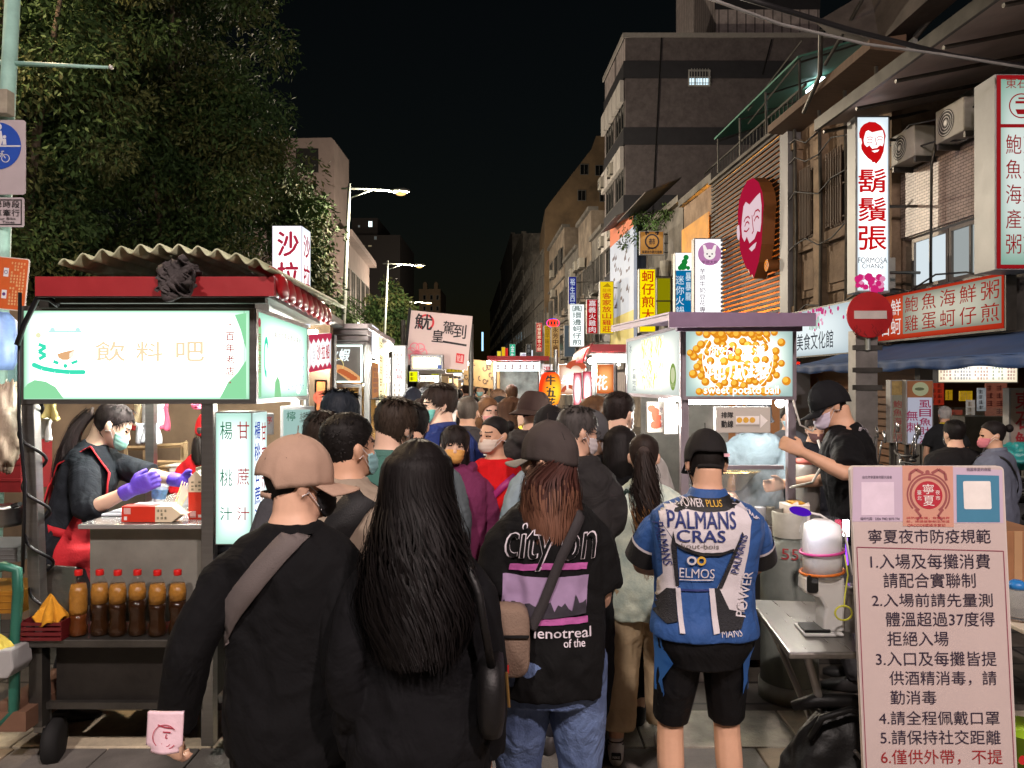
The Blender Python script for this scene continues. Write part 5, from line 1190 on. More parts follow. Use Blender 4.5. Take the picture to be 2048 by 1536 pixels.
for k,(a,b_,y0,y1,Y,rgb,lab)in enumerate(((1860,1888,764,810,11.6,(190,50,30),"red hanging paper charm inside the shop"),(1893,1905,780,800,11.4,(230,180,20),"yellow price card inside the shop, left one"),(1920,1945,782,802,11.4,(236,190,20),"yellow price card inside the shop, right one"),(1972,2014,766,832,10.9,(150,84,66),"food photo poster on the shop pillar"),(1956,1972,776,822,10.8,(190,196,204),"white notice sheet beside the food poster"),(1934,1950,800,850,11.2,(206,200,190),"pale menu sheet behind the shop glass"),(1902,1925,820,860,11.8,(160,60,40),"red brown cabinet front inside the shop"))):
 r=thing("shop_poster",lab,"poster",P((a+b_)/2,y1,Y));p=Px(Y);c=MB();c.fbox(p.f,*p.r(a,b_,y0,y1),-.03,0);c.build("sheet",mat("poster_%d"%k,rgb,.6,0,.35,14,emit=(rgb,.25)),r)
 c=MB();scribble(c,p.f,p.x(a+2),p.x(b_-2),p.z(y1-2),p.z(y0+2),4,.003,40+k,1.4);c.build("print",mat("poster_ink_%d"%(k%3),((120,30,30),(60,50,60),(230,200,150))[k%3],.6),r)
cnt=thing("shop_counter","low grey steel counter with glass screen in the open shop front","counter",P(1930,900,10.6));p=Px(10.6);c=MB();c.box(p.x(1930),p.x(2040),10.6,11.2,0,1.3);c.build("body",STEELD,cnt);c=MB();c.fbox(p.f,*p.r(1915,2018,815,835),-.1,-.09);c.build("glass_screen",GLASS,cnt)
lp=thing("sign_pole","mint green sign pole at the left edge with a thin side arm","pole",(PX(-4,5),5,0));p=Px(5)
c=MB();c.tube([P(-26,1500,5),P(0,640,5),P(10,300,5),P(26,-20,5)],[.055,.05,.048,.044],16);c.build("shaft",TEALPOLE,lp,True)
c=MB();c.tube([P(18,126,5),P(130,131,5),P(222,135,5)],[.017,.013,.009],8);c.tube([P(-10,124,5),P(18,126,5)],.017,8);c.build("arm",TEALPOLE,lp,True);c=MB();c.ball(P(222,135,5),.016,10,8);c.build("arm_tip",mat("tip_silver",(200,200,196),.4,.3),lp,True)
c=MB();c.fbox(p.f,*p.r(-8,36,190,238),.03,.11);c.build("junction_box",mat("concrete_box",(150,142,126),.8,0,.25,9),lp,bev=.006)
pl=thing("shared_path_sign","white plate with a blue disc showing walkers and a bicycle","traffic sign",P(0,388,4.93));p=Px(4.93)
def rrect(x0,x1,z0,z1,r,k=5):
 o=[]
 for cx,cz,a0 in((x1-r,z1-r,0),(x0+r,z1-r,PI/2),(x0+r,z0+r,PI),(x1-r,z0+r,1.5*PI)):
  o+=[(cx+r*math.cos(a0+PI/2*i/k),cz+r*math.sin(a0+PI/2*i/k))for i in range(k+1)]
 return o
WPL=mat("white_plate",(178,166,170),.5,0,.08,4)
c=MB();c.fprism(p.f,rrect(*p.r(-100,51,240,389),.02),-.006,0);c.build("plate",WPL,pl)
c=MB();c.fdisc(p.f,p.x(-4),p.z(292),PX(1024+47,4.93),.003,40);c.build("blue_disc",mat("sign_blue_paint",(36,76,170),.45,0,.08,4),pl)
c=MB();X=p.x;Z=p.z;c.fbox(p.f,X(-50),X(42),Z(294),Z(291),.0035,.005)
for x,y,q in((-2,254,.022),(10,274,.011)):c.fdisc(p.f,X(x),Z(y),q,.005,14)
c.fpoly(p.f,[(X(-8),Z(262)),(X(4),Z(262)),(X(7),Z(280)),(X(3),Z(291)),(X(-6),Z(291)),(X(-9),Z(278))],.005);c.fpoly(p.f,[(X(7),Z(278)),(X(13),Z(278)),(X(14),Z(290)),(X(6),Z(290))],.005)
for x in(-14,12):c.fring(p.f,X(x),Z(317),.022,.027,.005,20)
c.fstroke(p.f,[(X(-14),Z(317)),(X(-7),Z(308)),(X(6),Z(308)),(X(12),Z(317))],.006,.005);c.fstroke(p.f,[(X(-7),Z(308)),(X(-2),Z(317)),(X(6),Z(308)),(X(4),Z(303)),(X(9),Z(303))],.006,.005);c.build("pictogram",mat("pictogram_white",(205,205,210),.5),pl)
p2=thing("walk_bike_plate","small white plate with black border asking riders to walk their bikes","traffic sign",P(0,454,4.93));c=MB();c.fprism(p.f,rrect(*p.r(-110,48,395,454),.015),-.006,0);c.build("plate",WPL,p2)
BK=mat("black_print",(24,22,24),.6);c=MB();a=p.r(-106,44,399,450)
for x0,x1,y0,y1 in((a[0],a[1],a[3]-.006,a[3]),(a[0],a[1],a[2],a[2]+.006),(a[1]-.006,a[1],a[2]+.006,a[3]-.006)):c.fbox(p.f,x0,x1,y0,y1,.002,.004)
for s_,x0,x1,y0,y1 in(("學",-15,4,402,416),("時",7,22,402,416),("段",24,40,402,416),("車",-15,4,419,433),("牽",7,22,419,433),("行",24,40,419,433),("k Your Bike",-20,32,435,440),("School Walk  Times",-52,30,442,447)):write(c,p.f,s_,X(x0),Z(y1),X(x1),Z(y0),.004,.01)
c.build("print",BK,p2)
p3=thing("orange_notice","tilted orange notice plate with white and yellow print at the left edge","sign",P(20,615,4.9));p=Px(4.9);fo=Frame(P(0,615,4.9),Vector((1,0,-.10)))
c=MB();W3=PX(1024+50,4.9);c.fprism(fo,rrect(-.2,W3,-.01,.325,.015),-.006,0);c.build("plate",mat("white_edge_plate",(200,190,180),.5),p3);c=MB();c.fprism(fo,rrect(-.2,W3-.006,-.004,.319,.012),.001,.003);c.build("orange_face",mat("orange_paint",(186,84,36),.5,0,.12,4),p3)
c=MB();scribble(c,fo,.05,W3-.01,.02,.30,14,.005,3,1.1);c.build("print",mat("pale_yellow_print",(220,190,140),.6),p3);c=MB();c.fquad(fo,.004,.036,.20,.255,.005);c.fquad(fo,.004,.036,.06,.115,.005);c.build("white_box",mat("pictogram_white",(205,205,210)),p3);c=MB();c.fring(fo,.02,.228,.009,.012,.007,16);c.fdisc(fo,.02,.088,.011,.007,14);c.build("symbol",mat("symbol_purple",(90,50,110),.5),p3)
# ------------ drinks stall, front left
REDP=mat("red_painted_sheet",(152,34,40),.5,0,.12,4,.1,20)
def crumple(name,m,parent,c,r,seed,n=40,amp=.4,sq=1.0):
 b=MB();c=Vector(c)
 def f(u,v):
  a,t=2*PI*u,PI*(v*.98+.01)-PI/2;d=Vector((math.cos(t)*math.cos(a),math.cos(t)*math.sin(a),math.sin(t)))
  k=1+amp*noise.noise(d*2.1+Vector((seed,0,0)))+amp*.7*(1-2.2*abs(noise.noise(d*4.3+Vector((0,seed,0)))))
  return c+Vector((d.x*r[0],d.y*r[1],d.z*r[2]))*k
 b.grid(f,n,n//2+6,True);return b.build(name,m,parent,True)
def drape(name,m,parent,c,r,h,seed):
 b=MB();c=Vector(c)
 def f(u,v):
  a=2*PI*u;k=1+.35*noise.noise((math.cos(a)*1.3,math.sin(a)*1.3,seed));q=r*v*k*(1+.10*math.sin(a*6+seed)*v)
  return c+Vector((q*math.cos(a),q*math.sin(a)*.8,h*(1-v**1.4)*(1+.25*math.sin(a*2+seed))+.014*math.sin(a*6+seed)*v-.03*max(0,v-.7)*(1+math.sin(a*3))+.012*noise.noise((q*40*math.cos(a),q*40*math.sin(a),seed))))
 b.grid(f,64,20,True);return b.build(name,m,parent,True,solid=.004)
Y1=3.5;p=Px(Y1);X,Z=p.x,p.z
s1=thing("drinks_stall","stainless drinks stall with bright white and green light box in the left foreground","market stall",(PX(270,Y1),Y1,0))
sf=camframe(Y1);XR,XL=X(510),X(38);Y2=4.67;XB=PX(615,Y2)
sd=Frame((XR,Y1,0),(XB-XR,Y2-Y1,0));LS1=math.hypot(XB-XR,Y2-Y1)
c=MB();zt,zb=Z(612),Z(808)
for a in((XL,XR,zt-.022,zt),(XL,XR,zb,zb+.022),(XL,XL+.024,zb+.022,zt-.022),(XR-.024,XR,zb+.022,zt-.022)):c.fbox(sf,*a,-.05,.006)
for a in((.0,LS1,zt-.022,zt),(.0,LS1,zb,zb+.022),(LS1-.024,LS1,zb+.022,zt-.022),(0.002,.026,zb+.022,zt-.022)):c.fbox(sd,*a,-.05,.006)
c.build("light_box_frame",STEEL,s1)
GP=panel((176,236,200),(255,255,250),.95,3.0,"drinks_panel",8.0)
b=MB();b.fquad(sf,XL+.024,XR-.024,zb+.022,zt-.022,.001);lb1=b.build("light_box_front",GP,s1)
b=MB();b.fquad(sd,.026,LS1-.024,zb+.022,zt-.022,.001);lb2=b.build("light_box_side",panel((176,236,210),(255,255,250),.95,2.0,"drinks_panel_side",3.0),s1)
ART={}
def art(key,rgb,st):return emat(rgb,st,key)
b=MB();b.fpoly(sf,[(X(46),Z(797)),(X(128),Z(797)),(X(112),Z(774)),(X(92),Z(763)),(X(70),Z(760)),(X(56),Z(768)),(X(46),Z(780))],.003);b.build("green_corner",art("art_green",(150,226,170),1.0),lb1)
b=MB();b.fpoly(sf,[(X(440),Z(797)),(X(493),Z(797)),(X(493),Z(720)),(X(476),Z(745)),(X(456),Z(765))],.003);b.fpoly(sf,[(X(470),Z(630)),(X(493),Z(626)),(X(493),Z(700)),(X(482),Z(660))],.003);b.build("green_corner",art("art_green",(150,226,170),1.0),lb1)
def pc(x,y):return(X(x/3.072),Z(560+y/3.072))
b=MB()
for k,pts in enumerate(([pc(212,522),pc(260,542),pc(340,558),pc(430,566),pc(515,566)],)):b.fstroke(sf,pts,.021,.003)
b.fdisc(sf,*pc(212,522),.0105,.003);b.fdisc(sf,*pc(515,566),.0105,.003)
b.fstroke(sf,[pc(240,395),pc(285,412),pc(240,440),pc(285,462),pc(242,486)],.016,.0035)
b.fstroke(sf,[pc(330,500),pc(362,512)],.016,.003);b.fdisc(sf,*pc(404,528),.010,.003);b.fstroke(sf,[pc(440,512),pc(480,498)],.014,.003);b.build("logo_stroke",art("art_mint",(70,232,190),1.0),lb1)
b=MB();b.fstroke(sf,[pc(300,318),pc(505,318)],.010,.003);b.fdisc(sf,*pc(325,308),.012,.003);b.fdisc(sf,*pc(480,308),.012,.003);b.build("logo_pale",art("art_palemint",(205,250,246),1.0),lb1)
b=MB();b.fpoly(sf,[pc(352,455),pc(400,440),pc(458,428),pc(450,470),pc(420,492),pc(385,492),pc(362,478)],.003);b.build("logo_cup",art("art_tan",(236,184,136),1.0),lb1);b=MB();b.fpoly(sf,[pc(430,450),pc(462,430),pc(455,470),pc(428,478)],.004);b.build("logo_cup_rim",art("art_cream",(255,244,226),1.1),lb1)
b=MB();b.fstroke(sf,[pc(345,366),pc(362,368),pc(385,440)],.004,.003);b.build("logo_straw",art("art_greygreen",(170,200,190),1.0),lb1);b=MB();b.fdisc(sf,*pc(238,340),.012,.003);b.build("logo_dot",art("art_yellow",(246,246,200),1.0),lb1)
b=MB()
for s_,x0,x1 in(("飲",590,770),("料",840,1000),("吧",1085,1255)):write(b,sf,s_,*pc(x0,498),*pc(x1,380),.003,.030)
b.build("lettering",art("art_gold",(250,226,186),1.02),lb1)
b=MB();column(b,sf,"·百年老店·",pc(1390,0)[0],pc(1440,0)[0],pc(0,240)[1],pc(0,665)[1],.003,.035,.70);b.build("red_lettering",art("art_red",(186,74,84),.9),lb1)
b=MB()
for k in range(9):x=LS1*(.30+.06*k);column(b,sd,"楊桃甘蔗檸檬洛神冰"[k],x,x+.045,zb+.36,zb+.315,.003)
b.build("menu_heading",art("art_dim_red",(150,70,90),.8),lb2)
b=MB();rd=random.Random(4)
for k in range(5):
 x=LS1*(.55+.08*k)
 for q in range(4):write(b,sd,"五十元杯大"[k],x,zb+.06+q*.055,x+.03,zb+.095+q*.055,.003)
b.build("menu_price",art("art_blue",(90,120,200),.9),lb2)
b=MB();b.fpoly(sd,[(.03,zb+.03),(.10,zb+.03),(.10,zt-.10),(.08,zt-.05),(.03,zt-.04)],.002);b.fpoly(sd,[(LS1*.3,zb+.024),(LS1*.42,zb+.024),(LS1*.39,zb+.11),(LS1*.35,zb+.13),(LS1*.31,zb+.10)],.002);b.build("green_print",art("art_green2",(150,220,160),1.0),lb2)
b=MB();b.fring(sd,LS1*.16,zb+.22,.03,.045,.0035,16,.5,4.8,2.2);b.build("mint_stroke",art("art_mint",(70,232,190),1.0),lb2);b=MB();column(b,sd,"百年老店",.045,.085,zt-.12,zb+.14,.004);b.fdisc(sd,.065,zt-.07,.022,.004,14);b.build("red_print",art("art_red",(186,74,84),.9),lb2)
b=MB();b.fbox(camframe(3.36),PX(70,3.36),PX(548,3.36),PZ(592,3.36),PZ(553,3.36),-.03,0);b.build("red_fascia",REDP,s1)
b=MB();b.fbox(camframe(3.40),PX(110,3.40),PX(530,3.40),PZ(606,3.40),PZ(590,3.40),-.04,0);b.fbox(camframe(3.47),PX(78,3.47),PX(510,3.47),PZ(616,3.47),PZ(600,3.47),-.2,0);b.build("roof_board",STEELD,s1)
b=MB();x0,x1=PX(536,3.36),PX(536,3.36)+.02
b.add([(PX(70,3.36),3.37,PZ(594,3.36)),(PX(536,3.36),3.37,PZ(594,3.36)),(PX(640,4.85),4.85,PZ(648,4.85)),(PX(70,3.36)-.1,4.85,PZ(648,4.85))]+[(PX(70,3.36),3.37,PZ(586,3.36)),(PX(536,3.36),3.37,PZ(586,3.36)),(PX(640,4.85),4.85,PZ(640,4.85)),(PX(70,3.36)-.1,4.85,PZ(640,4.85))],[(3,2,1,0),(4,5,6,7),(0,1,5,4),(1,2,6,5),(2,3,7,6),(3,0,4,7)]);b.build("roof_deck",STEELD,s1)
for k in range(9):
 t=(k+.4)/9;Yk=3.40+1.45*t;q=Vector((PX(548,3.4)*(1-t)+PX(652,4.85)*t,Yk,PZ(560,3.4)*(1-t)+PZ(626,4.85)*t))
 b=MB();b.loft([[q+Vector((ox+.020*math.cos(a)*w_,.075*w_*math.sin(a),oz+.02*math.cos(a)*w_))for a in[2*PI*j/12 for j in range(12)]]for ox,oz,w_ in((-.10,.07,.95),(-.03,.045,1),(.015,.0,1),(.03,-.05,.9),(.035,-.075,.55))]);b.build("roof_tile",mat("red_glazed_tile",(160,30,36),.3,0,.15,6),s1,True)
b=MB();xa,xb=PX(130,3.35),PX(548,3.35)
def corr(u,v):
 x=xa+(xb-xa)*u;arc=PZ(538,3.35)+(PZ(500,3.35)-PZ(538,3.35))*(1-((u-.48)/.52)**2)
 return Vector((x,3.30+1.5*v,arc+.017*math.sin(u*2*PI*11)-.02*v))
b.grid(corr,150,10);b.build("corrugated_sheet",mat("mossy_sheet",(200,204,172),.7,.1,.2,5,.2,20,c2=(140,144,112)),s1,True,solid=.006)
b=MB();pts=[]
def post(px,pz0,pz1,w_=.056,Yp=3.5,m=STEEL):
 b=MB();xx=PX(px,Yp);b.box(xx-w_/2,xx+w_/2,Yp,Yp+w_,pz0,pz1);o=b.build("post",m,s1,bev=.004);return o
pb=MB();pb.loft([[Vector((PX(x,3.5)+sx*.028,3.5+sy*.028+.03,z))for sx,sy in((-1,-1),(1,-1),(1,1),(-1,1))]for x,z in((53,1.68),(78,.16))]);pb.build("post",STEEL,s1,bev=.004)
post(414,.1,1.665);b=MB();b.box(XL+.05,XL+.1,4.6,4.65,.1,2.05);b.box(PX(600,4.62)-.05,PX(600,4.62),4.6,4.65,.1,2.05);b.build("rear_post",STEEL,s1)
zc=1.107;b=MB();b.box(X(150),X(405)-.004,3.52,4.56,zc-.022,zc);b.build("counter_top",mat("counter_steel",(205,205,203),.25,.7,.1,4,.05,60),s1,bev=.004)
b=MB();b.box(X(156),X(402),3.60,3.615,.64,zc-.024);b.build("back_sheet",mat("smeared_steel",(150,150,142),.38,.45,.22,3,.1,12),s1)
zs=PZ(1268,3.5);b=MB();b.box(X(66),X(405),3.42,4.4,zs-.035,zs);b.build("shelf",STEELD,s1,bev=.003)
b=MB();b.box(X(100),X(405),3.55,4.4,.26,zs-.037);b.build("cabinet",mat("grimy_dark_panel",(40,37,34),.5,.3,.4,4,.2,20),s1)
b=MB();b.box(X(66),X(92),3.47,3.53,.2,zs-.037);b.box(X(92),X(405),3.50,3.53,.27,.30);b.build("cabinet_frame",STEELD,s1)
b=MB();b.lathe((X(88),3.56,.10),[(.10,-.02),(.105,0),(.10,.04),(.05,.045)],22,ax=(1,.25,0));b.build("wheel",RUBBER,s1,True)
b=MB();b.tube([(PX(40,3.45),3.45,2.16),(PX(38,3.45),3.45,1.6),(PX(50,3.45),3.45,1.3),(PX(45,3.45),3.45,.9)],.008,7)
sp=[]
for k in range(120):t=k/119;sp.append(Vector((PX(54,3.5)+.07*t*1.0+.05*math.cos(t*27),3.52+.05*math.sin(t*27),1.66-1.02*t)))
b.tube(sp,.0075,7);ring=[Vector((PX(72,3.5)+.07*math.cos(a),3.50+.06*math.sin(a),.66+.01*math.cos(3*a)))for a in[2*PI*k/24*1.6 for k in range(25)]];b.tube(ring,.008,7)
tag(b.build("power_cable",mat("cable_black",(18,18,22),.4),smooth=True),"black power cable coiled around the left post of the drinks stall","cable")
b=MB();b.tube([P(34,690,3.42),P(48,650,3.42),P(75,596,3.40),P(100,598,3.4),P(118,612,3.42)],.012,8);tag(b.build("hose",mat("cable_black",(18,18,22)),smooth=True),"short black hose bent over the upper left corner of the drinks stall","hose")
b=MB();b.box(PX(-200,5.4),PX(640,5.4),5.7,5.74,0,2.3);b.build("back_wall",mat("brown_back_wall",(110,90,70),.8,0,.35,3),s1)
b=MB();b.box(XL+.1,XR-.1,3.9,3.94,2.03,2.05);b.box(XL+.1,XR-.1,4.5,4.54,2.03,2.05);b.build("tube_lamp",emat((240,248,235),96,"stall_tube"),s1)
bc=MB();PLB=mat("bottle_plastic",(110,84,50),.06,0,0,alpha=.07);ICE=mat("amber_ice",(160,112,46),.25,0,.25,30,.5,60);JUI=mat("dark_brown_juice",(36,16,6),.15,0,.2,12);CAPR=mat("red_cap",(200,30,28),.35,0,.06,8)
def bottle(label,x,Y,z,h=.30,mix=.5,first=[None],jui=None):
 r=thing("juice_bottle",label,"bottle",(x,Y,z),"juice bottles standing on the stall shelf");R_=.040
 prof=[(.033,0),(.040,.008),(.040,.04),(.034,.07),(.035,.10),(.040,.125),(.040,.20),(.033,.235),(.018,.265),(.014,.275),(.014,.285)]
 k=h/.30;b=MB();b.lathe((x,Y,z),[(r_,z_*k)for r_,z_ in prof],20);b.build("bottle_shell",PLB,r,True)
 zl=.235*mix;b=MB();inn=[(r_-.0025,max(.003,z_)*k)for r_,z_ in prof[:-3]]
 lo=[q for q in inn if q[1]<zl*k]+[(.036,zl*k)];b.lathe((x,Y,z),lo,18);b.build("juice",jui or JUI,r,True)
 b=MB();hi=[(.036,zl*k+.002)]+[q for q in inn if q[1]>zl*k+.006];b.lathe((x,Y,z),hi,18);b.build("ice",ICE,r,True)
 b=MB();b.lathe((x,Y,z+.283*k),[(.0165,-.010),(.0175,-.008),(.0175,.012),(.016,.015)],18);b.build("cap",CAPR,r,True);return r
BL=["juice bottle beside the yellow cloth, lightest brown of the row","second juice bottle from the yellow cloth, two thirds dark","third juice bottle from the yellow cloth on the shelf","fourth juice bottle from the yellow cloth with highest dark layer","fifth juice bottle from the yellow cloth on the shelf","juice bottle next to the black sweater sleeve, end of the visible row"]
for k,(px,mx)in enumerate(((162,.42),(203,.62),(240,.63),(278,.70),(319,.62),(358,.68))):bottle(BL[k],X(px),3.48+.006*(k%2),zs+.001,.298,mx,jui=mat("light_juice",(86,42,14),.15,0,.2,12)if k==0 else None)
tag(drape("cleaning_cloth",mat("yellow_cloth",(206,142,30),.9,0,.15,12,.4,90),None,(X(112),3.46,zs+.088),.075,.085,3),"crumpled mustard yellow cloth on the red crate beside the bottles","cloth")
cr=thing("crate","low dark red plastic crate under the yellow cloth","crate",(X(105),3.45,zs));b=MB()
for k in range(4):b.box(X(66),X(148),3.40,3.405,zs+.002+k*.022,zs+.016+k*.022)
b.box(X(66),X(148),3.406,3.52,zs+.002,zs+.01);b.box(X(66),X(66)+.008,3.40,3.52,zs+.011,zs+.085);b.box(X(148)-.008,X(148),3.406,3.52,zs+.011,zs+.085);b.box(X(66)+.01,X(148)-.01,3.515,3.52,zs+.011,zs+.085);b.build("body",mat("dark_red_plastic",(96,24,28),.45,0,.15,8),cr)
tr=thing("steel_tray","dented steel tray leaning upright behind the yellow cloth","tray",P(120,1230,3.57));b=MB();b.prism([P(90,1228,3.58),P(150,1228,3.58),P(152,1134,3.61),P(92,1130,3.61)],(0,.012,0));b.build("sheet",mat("dented_steel",(150,148,140),.3,.9,.2,6,.5,18),tr,bev=.004)
def carton(label,fr,L,w_,lay):
 r=thing("juice_carton",label,"carton",fr.p(0,0,0));b=MB();b.fbox(fr,0,L*.55,0,w_,-w_,0);b.build("red_half",mat("carton_red",(206,50,28),.5,0,.06,6),r)
 b=MB();b.fbox(fr,L*.55+.0005,L*.82,0,w_,-w_,0);b.fprism(fr,[(L*.82,0),(L*.97,w_*.48),(L*1.04,w_*.48),(L*1.04,w_*.52),(L*.97,w_*.52),(L*.82,w_)],-w_,0);b.build("cream_half",mat("carton_cream",(222,206,176),.5,0,.06,6),r)
 b=MB();rd=random.Random(2)
 for k in range(8):b.fquad(fr,.012+k*.004,.014+k*.004,w_*.5,w_*.9,.001)
 b.fquad(fr,.012,.026,w_*.12,w_*.36,.001)
 b.build("white_print",mat("print_white",(235,230,225),.5),r);b=MB();scribble(b,fr,L*.58,L*.8,w_*.15,w_*.85,3,.001,5,1.2);b.build("dark_print",mat("print_olive",(70,74,50),.6),r);return r
carton("red and cream juice carton lying on the counter",Frame(P(243,1044,3.56),(1,-.02,0)),.285,.072,True)
carton("red and cream juice carton standing behind the stall post",Frame(P(407,1040,3.66),(0,0,1),(-1,0,0)),.24,.072,False)
cw=MB();pw=P(250,1012,3.85)
b=MB();b.box(PX(240,3.9),PX(350,3.9),3.72,4.1,zc+.003,zc+.014);tag(b.build("cutting_board",mat("white_board_plastic",(200,206,214),.4,0,.06,5),bev=.003),"white plastic board under the juice carton on the counter","board")
cup=thing("cup","clear plastic cup with blue print held in the purple gloved hand","cup",P(316,1004,3.95));q=P(316,1004,3.95);b=MB();b.lathe(q,[(.030,0),(.040,.085),(.043,.09)],20,ax=(.15,0,1));b.build("wall",CLEARP,cup,True);b=MB();b.lathe(q,[(.0335,.02),(.0405,.07)],20,False,ax=(.15,0,1));b.build("blue_print",mat("cup_blue",(120,170,215),.4,0,.4,40),cup,True)
ch=thing("acrylic_stand","bent clear acrylic stand with bamboo sticks leaning on it","stand",P(370,1020,3.8));b=MB();b.prism([P(352,1018,3.8),P(385,1014,3.9),P(392,968,3.95),P(362,972,3.85)],(.004,.004,0));b.build("sheet",CLEARP,ch);b=MB()
for k in range(5):b.tube([P(345+3*k,1022,3.78),P(365+5*k,962+2*k,3.95)],.0025,5)
b.build("stick",mat("bamboo",(206,172,110),.7),ch)
bgm=mat("bag_film_white",(214,214,210),.5,0,.1,8,.4,30)
for k,(px,py0,py1,w_,Y,m_,lab)in enumerate(((288,806,850,40,4.9,mat("bag_beige",(206,186,150),.7,0,.1,8),"beige bundle of hanging bags inside the stall"),(305,806,848,46,4.7,bgm,"white plastic bags hanging from the stall roof"),(295,845,886,48,4.65,mat("bag_print",(196,200,206),.5,0,.3,30),"printed white bag sheet hanging below the other bags"),(325,806,860,20,4.95,mat("bag_pink",(206,90,120),.5,0,.2,12),"pink packet hanging behind the white bags"),(92,804,838,38,3.9,mat("bag_yellow",(206,188,120),.6,0,.2,14),"yellow printed packets hanging inside the left post"),(82,834,880,44,3.95,bgm,"white paper bag stack hanging beside the left post"),(265,828,858,16,5.0,mat("bag_red",(176,40,40),.5,0,.3,20),"small red packet hanging in the stall"),(395,806,815,26,4.6,mat("bag_pink",(206,90,120)),"pink strip of packets near the right post"))):
 q=P(px,py0,Y);hw=w_/FPX*Y/2;hh=(py1-py0)/FPX*Y;b=MB()
 b.grid(lambda u,v:Vector((q.x+(u-.5)*2*hw*(1-.1*v*(k%2)),Y+.03*math.sin(u*5+k)*v+.012*math.sin(u*17+v*4),q.z-hh*v-.008*math.sin(u*9))),20,12)
 tag(b.build("hanging_bag",m_,None,True,solid=.02),lab,"bag")
st=thing("wooden_rack","light wooden frame rack at the back of the drinks stall","rack",P(310,950,5.2));b=MB()
for px in(252,290,365,372):b.tube([P(px,960,5.2+.1*(px%3)),P(px,892 if px<300 else 885,5.2+.1*(px%3))],.016,4)
for a_,b_ in(((252,896),(292,896)),((290,893),(366,890)),((290,925),(366,925)),((366,890),(372,885))):b.tube([P(*a_,5.2),P(*b_,5.3)],.016,4)
b.build("frame",mat("pale_wood",(176,148,110),.6,0,.2,6),st)
b=MB();b.tube([P(301,965,4.75),P(301,885,4.75)],.022,12);tag(b.build("steel_pole",STEEL,None,True),"round steel pole standing behind the hanging bags","pole")
b=MB();b.box(PX(200,4.9),PX(420,4.9),4.9,5.5,.9,PZ(958,4.9));tag(b.build("work_bench",mat("bench_steel",(110,104,92),.4,.6,.3,4),bev=.004),"steel work bench along the back of the drinks stall","bench")
for k,(px,py,w_,hh,rgb,lab)in enumerate(((330,948,20,24,(160,130,90),"tan box on the rear bench"),(345,940,22,12,(210,206,196),"white tub on the rear bench"),(352,962,24,14,(120,140,190),"blue tray on the rear bench"))):
 b=MB();a=P(px,py+hh/2,4.95);s_=w_/FPX*4.95;h_=hh/FPX*4.95;b.box(a.x-s_/2,a.x+s_/2,4.95,5.1,a.z,a.z+h_);b.box(a.x-s_/2-.01,a.x+s_/2+.01,4.94,5.11,a.z+h_+.001,a.z+h_+.012);tag(b.build("storage_box",mat("box_%d"%k,rgb,.6,0,.15,8),bev=.004),lab,"box")
ml=thing("menu_light_box","upright light box with green and red star fruit and cane juice characters","sign",P(465,1060,3.44));pm=Px(3.44);fm=camframe(3.44)
xl,xr=pm.x(430),pm.x(503);z0,z1=pm.z(1090),pm.z(824);b=MB();b.prism([(xl,3.445,z0),(xr,3.445,z0),(xr+.010,3.62,z0),(xl,3.62,z0)],(0,0,z1-z0));b.build("case",ALU,ml)
b=MB();b.fquad(fm,xl+.005,xr-.002,z0+.005,z1-.005,.001);b.build("front_face",panel((190,236,220),(250,255,255),1.0,1.7,"menu_green_white"),ml)
fms=Frame((xr+.0012,3.444,0),(.010,.175,0));b=MB();b.fquad(fms,.003,.173,z0+.005,z1-.005,.001);b.build("side_face",panel((200,232,226),(246,255,255),1.0,1.5,"menu_side_white"),ml)
b=MB()
for s_,a,c_ in(("楊",843,879),("桃",938,972),("汁",1014,1040)):write(b,fm,s_,pm.x(441),pm.z(c_),pm.x(465),pm.z(a),.004)
b.build("green_lettering",emat((20,130,90),.75),ml);b=MB()
for s_,a,c_ in(("甘",843,878),("蔗",936,970),("汁",1014,1040)):write(b,fm,s_,pm.x(475),pm.z(c_),pm.x(499),pm.z(a),.004)
b.build("red_lettering",emat((190,30,40),.8),ml);b=MB();column(b,fms,"楊桃甘蔗汁",.02,.085,pm.z(840),pm.z(1060),.004,.03,.8);b.build("blue_lettering",emat((30,70,190),.85),ml);b=MB();column(b,fms,"甘蔗汁冰",.10,.155,pm.z(842),pm.z(1040),.004,.02,.75);b.build("red_lettering",emat((190,30,40),.8),ml)
r,q=board("small mint notice with a green character behind the beige cap",560,628,812,890,4.35,emat((188,226,218),.72,"mint_notice"),"paper_notice",.02,False);htext(r,q,"檸",574,592,823,842,emat((20,120,80),.6));htext(r,q,"檬",600,618,824,842,emat((150,170,160),.7))
r,q=board("small white notice with a red character beside the star fruit light box",531,546,826,870,4.0,emat((210,206,200),.7,"white_notice"),"paper_notice",.02,False);htext(r,q,"序",532,545,832,848,emat((190,30,40),.7))
tag(crumple("cloth_bundle",mat("dark_roll_cloth",(64,58,58),.8,0,.35,10,.5,50),None,(PX(352,3.3),3.34,PZ(543,3.3)),(.066,.08,.046),11,80,.34),"bunched dark tarpaulin tucked under the corrugated roof sheet","tarpaulin")
b=MB();rd=random.Random(9)
for k in range(6):
 t0=rd.uniform(0,6);b.grid(lambda u,v:P(352,548,3.24)+Vector(((u-.5)*.12+.02*math.sin(7*v+t0),.03*math.sin(u*9+t0),-.06*v+.04*math.sin(u*6+t0)+.012*k-.02)),16,8)
tag(b.build("tarpaulin_fold",mat("dark_roll_cloth",(64,58,58)),None,True,solid=.003),"loose folded edges of the dark tarpaulin on the red fascia","tarpaulin")
